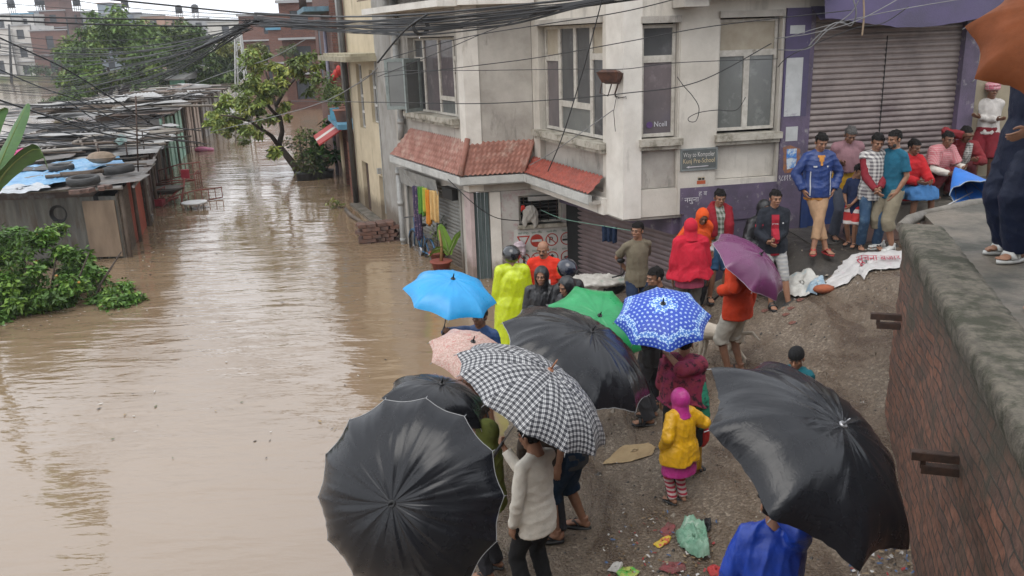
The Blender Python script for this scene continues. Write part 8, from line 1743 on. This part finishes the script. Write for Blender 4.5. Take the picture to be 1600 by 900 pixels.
# white dog behind the orange hoodie
def dog():
    p = sight_floor(1126, 574, gz); t = thing('dog', 'white dog standing behind the person in the orange hooded top', 'dog', p); d = Vector((-.75, .66, 0)).normalized(); n = Vector((d.y, -d.x, 0)); up = Vector((0, 0, 1)); mb = MB()
    a = p+d*-.22+up*.44; b = p+d*.26+up*.46; M3 = None
    mb.tube([a-d*.06, a, a.lerp(b, .4)+up*.0, b-d*.02-up*.02, b+d*.08], [.06, .095, .085, .115, .07], 14, ry=[.06, .10, .09, .13, .08])
    mb.tube([b+up*.02, b+d*.12+up*.12, b+d*.18+up*.20], [.085, .065, .055], 10); hd = b+d*.22+up*.22; mb.ell(hd, (.07, .07, .065)); mb.tube([hd, hd+d*.12-up*.03], [.05, .028], 8)
    for s in (-1, 1): mb.tube([hd+n*s*.045+up*.04, hd+n*s*.06+up*.10], [.025, .008], 6)
    for s in (-1, 1):
        mb.tube([b+n*s*.06-up*.02, b+n*s*.065-d*.02-up*.2, b+n*s*.065+d*.0-up*.32, b+n*s*.065+d*.03-up*.46], [.05, .032, .024, .024], 8)
        mb.tube([a+n*s*.06, a+n*s*.065+d*.07-up*.16, a+n*s*.065-d*.07-up*.28, a+n*s*.065-d*.03-up*.44], [.065, .042, .022, .024], 8)
    mb.tube([a-d*.04+up*.06, a-d*.18+up*.10, a-d*.28+up*.02], [.03, .024, .012], 7); V, F = folds(remesh_batch([(mb, .010, 2)])[0], .003, 2, 60); np_mesh('body', V, F, mat('white_dog_coat', (.56, .50, .42), .85, (.45, .39, .31), scale=8, bump=.6, bscale=90), t)
    mb = MB(); mb.ell(hd+d*.125-up*.02, (.016,)*3); [mb.ell(hd+n*s*.035+d*.05+up*.02, (.011,)*3) for s in (-1, 1)]; mb.build('nose_and_eyes', M_BROW, t)
dog()
# ---- things lying on the lane
def laid(name, uvs, m, label, cat, seed, amp=.03, lift=.015, fn=None, per=40, rings=9, group=None, uv=False):
    P = [sight_floor(u, v, fn or lane_z) for u, v in uvs]; c = sum(P, Vector())/len(P); k = len(P); out = []
    for i in range(per): f = i/per*k; q = P[int(f) % k].lerp(P[(int(f)+1) % k], f-int(f)); q = c+(q-c)*(1+.10*mnoise.noise(Vector((i*.8, seed, 3)))); out.append(q)
    V = []; zz = fn or lane_z
    for r in range(1, rings+1):
        for i in range(per):
            q = c.lerp(out[i], r/rings); h = amp*(.6+mnoise.noise(Vector((q.x, q.y, seed))*9)+.7*abs(mnoise.noise(Vector((q.x, q.y, seed))*19))); V.append((q.x, q.y, zz(q.x, q.y)+lift+max(h, 0)*(1 if r < rings else .35)))
    V.append((c.x, c.y, zz(c.x, c.y)+lift+amp)); T = len(V)-1; mb = MB(); mb.add(V, [(r*per+i, r*per+(i+1) % per, (r+1)*per+(i+1) % per, (r+1)*per+i) for r in range(rings-1) for i in range(per)] + [(T, i, (i+1) % per) for i in range(per)], 0, True)
    o = mb.build(name, m); recentre(o, (c.x, c.y, zz(c.x, c.y))); tag(o, label, cat, group); return o
def lane_z(x, y):
    z = gz(x, y) + .030*mnoise.noise(Vector((x, y, 0))*1.3) + .014*mnoise.noise(Vector((x, y, 0))*5.0); e = y-ledge_y(x)
    if x > 3.6 and e > -.75: z = max(z, ramp_z(x, y)+.012)
    return z
BAN_M = mat('grubby_white_vinyl', (.56, .54, .52), .45, (.44, .43, .42), scale=4, bump=.25, col3=(.42, .33, .36), scale3=5, lo3=.58, hi3=.72)
bn = laid('vinyl_banner', [(1288, 448), (1302, 430), (1318, 412), (1348, 398), (1380, 396), (1412, 394), (1412, 420), (1384, 424), (1358, 426), (1350, 440), (1340, 430), (1324, 446), (1305, 452)], BAN_M, 'grubby white vinyl banner with red lettering crumpled on the lane', 'banner', 3, .035, .02, per=78, rings=12)
REDP = mat('banner_red', (.42, .015, .05), .5)
def letters(body, u0, v0, u1, v1, size, m):
    me = text_mesh(body, 1.0); V = np.array([v.co[:2] for v in me.vertices]); 
    if len(V) == 0: return
    V -= V.min(0); V /= V.max(0); a = sight_floor(u0, v0, lane_z); b = sight_floor(u1, v1, lane_z); x = b-a; x.z = 0; y = Vector((-x.y, x.x, 0)).normalized()*size; mb = MB(); pts = []
    for p in V: q = a + x*p[0] + y*p[1]; pts.append((q.x, q.y, lane_z(q.x, q.y)+.078))
    mb.add(pts, [list(f.vertices) for f in me.polygons]); mb.build('lettering', m, bn)
letters('सूचना बजार', 1338, 428, 1408, 418, .30, REDP)
pl = laid('plastic_sack', [(1222, 458), (1226, 440), (1250, 428), (1268, 424), (1282, 440), (1276, 456), (1260, 466), (1238, 466)], mat('white_woven_sack', (.52, .51, .47), .55, (.38, .37, .34), scale=6, bump=.6, bscale=30, col3=(.22, .34, .38), scale3=4, lo3=.58, hi3=.7), 'heap of crumpled white plastic sacking beside the boy in the dark jacket', 'sacking', 5, .06, .02, per=46)
laid('blue_plastic', [(1258, 462), (1266, 446), (1286, 438), (1290, 448), (1276, 464)], mat('pale_blue_plastic', (.22, .33, .42), .4, (.35, .42, .46), scale=8, bump=.5), 'pale blue plastic lying at the right of the white sacking', 'plastic', 6, .07, .02, per=30)
p = sight_floor(1287, 457, lane_z); mb = MB(); mb.ell(p+Vector((0, 0, .05)), (.15, .10, .06), 10, 6); o = mb.build('orange_brick', mat('orange_brick', (.36, .10, .04), .8, (.25, .07, .03), scale=9, bump=.6)); recentre(o, p); tag(o, 'worn orange brick at the end of the white banner', 'brick')
laid('cardboard', [(941, 727), (972, 698), (990, 697), (1014, 694), (1024, 700), (1020, 712), (985, 724)], mat('wet_cardboard', (.36, .26, .14), .75, (.28, .195, .10), scale=5, bump=.3, col3=(.20, .13, .07), scale3=5, lo3=.6, hi3=.7), 'flattened piece of tan cardboard on the gravel by the child', 'cardboard', 2, .015, .012, gz)
GRB = mat('green_plastic_bag', (.12, .27, .18), .35, (.24, .38, .28), scale=9, bump=.7, bscale=26, col3=(.5, .58, .5), scale3=7, lo3=.58, hi3=.7)
laid('green_plastic_bag', [(1055, 840), (1068, 827), (1090, 828), (1104, 838), (1106, 862), (1108, 878), (1094, 880), (1072, 868), (1058, 856)], GRB, 'torn pale green plastic bag spilling rubbish by the blue rain jacket', 'plastic bag', 4, .11, .02, gz, per=60, rings=14)
laid('black_bag', [(1084, 826), (1092, 818), (1112, 822), (1110, 834), (1092, 836)], mat('black_bin_bag', (.012, .012, .013), .3, bump=.6), 'small knotted black plastic bag behind the green one', 'plastic bag', 6, .07, .02, gz, per=26)
laid('yellow_wrapper', [(1020, 854), (1034, 846), (1050, 844), (1046, 852), (1030, 860)], mat('yellow_red_wrapper', (.5, .36, .03), .4, (.4, .05, .03), scale=22, contrast=(.45, .55)), 'yellow and red crisp wrapper left of the green bag', 'wrapper', 7, .03, .015, gz, per=24)
laid('red_cloth_scrap', [(1030, 832), (1044, 818), (1056, 824), (1052, 838), (1038, 842)], mat('muddy_red_cloth', (.22, .045, .05), .7, (.13, .06, .05), scale=10, bump=.4), 'muddy red rag trodden into the gravel above the yellow wrapper', 'rag', 8, .02, .01, gz, per=24)
laid('red_cloth_scrap', [(1028, 892), (1040, 880), (1070, 882), (1072, 894), (1050, 900)], mat('muddy_red_cloth', (.22, .045, .05), .7), 'wet red rag near the bottom edge below the green bag', 'rag', 9, .025, .01, gz, per=24)
laid('red_cloth_scrap', [(1104, 894), (1112, 886), (1132, 890), (1134, 902), (1110, 904)], mat('bright_red_cloth', (.42, .03, .03), .7, (.3, .03, .03), scale=10, bump=.4), 'bright red crumpled cloth at the feet of the blue rain jacket', 'rag', 10, .04, .01, gz, per=24)
laid('green_wrapper', [(962, 898), (968, 888), (990, 890), (1000, 896), (990, 908), (970, 908)], mat('bright_green_packet', (.06, .35, .05), .35, (.4, .42, .1), scale=20, contrast=(.4, .6)), 'bright green snack packet at the bottom edge of the picture', 'packet', 11, .03, .012, gz, per=26)
laid('white_paper', [(948, 894), (960, 884), (974, 886), (966, 900)], mat('soggy_paper', (.45, .43, .40), .7), 'soggy white paper next to the green snack packet', 'paper', 12, .03, .012, gz, per=22)
for i, (u, v) in enumerate([(1238, 506), (1236, 483), (1250, 470), (1195, 487), (1228, 493), (1148, 508)]): laid('brick_scrap', [(u-7, v), (u-1, v-3), (u+7, v-2), (u+3, v+1), (u-3, v+3)], mat('trodden_brick', (.20, .075, .055), .7, (.13, .06, .045), scale=12, bump=.5), 'flat reddish scrap of brick trodden into the lane', 'scrap', 20+i, .008, .01, per=16, rings=5, group='reddish scraps on the lane')
# fine litter and stones nobody could count
rs = np.random.RandomState(5); V = []; F = []; mi = []
def bit(u, v, s, m_, fn=gz):
    p = sight_floor(u, v, fn) if fn is gz else Vector((u, v, fn(u, v))); a = rs.uniform(0, 6.3); o = len(V); l, w_ = s*rs.uniform(.5, 1.4), s*rs.uniform(.25, .7)
    for dx, dy in ((-l, -w_), (l, -w_*.6), (l*.7, w_), (-l*.8, w_*.8)): V.append((p.x+dx*math.cos(a)-dy*math.sin(a), p.y+dx*math.sin(a)+dy*math.cos(a), p.z+.022+rs.uniform(.004, .02)))
    F.append((o, o+1, o+2, o+3)); mi.append(m_)
for i in range(150): bit(rs.uniform(935, 1120), rs.uniform(800, 905), .018, rs.choice([0, 0, 1, 2, 3, 4, 4]))
for i in range(90): bit(rs.uniform(1330, 1430), rs.uniform(830, 905), .02, rs.choice([0, 1, 2, 3, 4]))
for i in range(120): bit(rs.uniform(.6, 5), rs.uniform(6, 12), .014, rs.choice([0, 1, 4, 4]), lane_z)
o = np_mesh('litter', V, F, [mat('litter_white', (.5, .48, .45), .7), mat('litter_tan', (.3, .22, .13), .8), mat('litter_red', (.3, .03, .03), .6), mat('litter_blue', (.06, .12, .25), .6), mat('litter_leaf', (.17, .11, .05), .8)], mi=mi, smooth=False); tag(o, 'scattered scraps of paper, plastic and leaves trodden into the gravel', 'litter', kind='stuff')
def debris():
    # foam flecks, straw and leaves drifting along the edges of the flood
    rs3 = np.random.RandomState(31); V = []; F = []; mi = []
    def fleck(u, v, s, m_):
        p = onz(u, v, 0.0); a = rs3.uniform(0, 6.3); o = len(V); l, w_ = s*rs3.uniform(.5, 1.5), s*rs3.uniform(.12, .5); zz = rs3.uniform(.006, .016)
        for dx, dy in ((-l, 0), (0, -w_), (l, 0), (0, w_)): V.append((p.x+dx*math.cos(a)-dy*math.sin(a), p.y+dx*math.sin(a)+dy*math.cos(a), zz))
        F.append((o, o+1, o+2, o+3)); mi.append(m_)
    for i in range(140): f = rs3.uniform(0, 1); fleck(215+f*120+rs3.normal()*9, 430-f*200+rs3.normal()*7, .05, rs3.randint(0, 4))
    for i in range(70): f = rs3.uniform(0, 1); fleck(600+f*170+rs3.normal()*10, 392+f*66+rs3.normal()*10, .04, rs3.randint(0, 4))
    for i in range(90): f = rs3.uniform(0, 1); fleck(20+f*210+rs3.normal()*14, 508-f*36+rs3.normal()*8, .035, rs3.randint(0, 4))
    for i in range(110): fleck(rs3.uniform(120, 640), rs3.uniform(240, 720), .035, rs3.randint(0, 4))
    o = np_mesh('floating_debris', V, F, [mat('pale_foam', (.5, .46, .40), .8), mat('floating_straw', (.30, .21, .10), .8), mat('floating_leaf', (.09, .10, .03), .7), mat('dark_twig', (.05, .035, .025), .8)], mi=mi, smooth=False); tag(o, 'flecks of foam, straw and leaves drifting on the brown flood', 'debris', kind='stuff')
debris()
def stones():
    rs2 = np.random.RandomState(9); mb = MB()
    for i in range(1500):
        x, y = rs2.uniform(.2, 5.2), rs2.uniform(4.6, 12.6); r = rs2.uniform(.006, .018)*(2 if rs2.random_sample() < .04 else 1); z = lane_z(x, y); a, b, c = rs2.uniform(.7, 1.3, 3)*r
        mb.add([(x-a, y, z), (x, y-b, z), (x+a, y+.2*b, z+c*.2), (x, y+b, z), (x+.2*a, y, z+c*1.1)], [(0, 1, 4), (1, 2, 4), (2, 3, 4), (3, 0, 4)], int(rs2.randint(0, 3)))
    o = mb.build('gravel', [mat('pale_stone', (.30, .26, .21), .8), mat('brown_stone', (.15, .115, .085), .8), mat('dark_stone', (.055, .05, .045), .7)]); tag(o, 'loose gravel stones strewn over the wet lane', 'gravel', kind='stuff')
stones()
# ================================================================ damp air over the flood
hm = bpy.data.materials.new('damp_air'); hm.use_nodes = True; t = hm.node_tree; t.nodes.clear()
pv = t.nodes.new('ShaderNodeVolumePrincipled'); pv.inputs['Color'].default_value = (.86, .89, .93, 1); pv.inputs['Density'].default_value = .0007; pv.inputs['Anisotropy'].default_value = .2
ou = t.nodes.new('ShaderNodeOutputMaterial'); t.links.new(pv.outputs[0], ou.inputs['Volume'])
mb = MB(); mb.hexa([(-950, -80, -2.6), (950, -80, -2.6), (950, 1250, -2.6), (-950, 1250, -2.6), (-950, -80, 18), (950, -80, 18), (950, 1250, 18), (-950, 1250, 18)]); hz = mb.build('haze', hm); tag(hz, kind='stuff')
SC.cycles.volume_bounces = 0
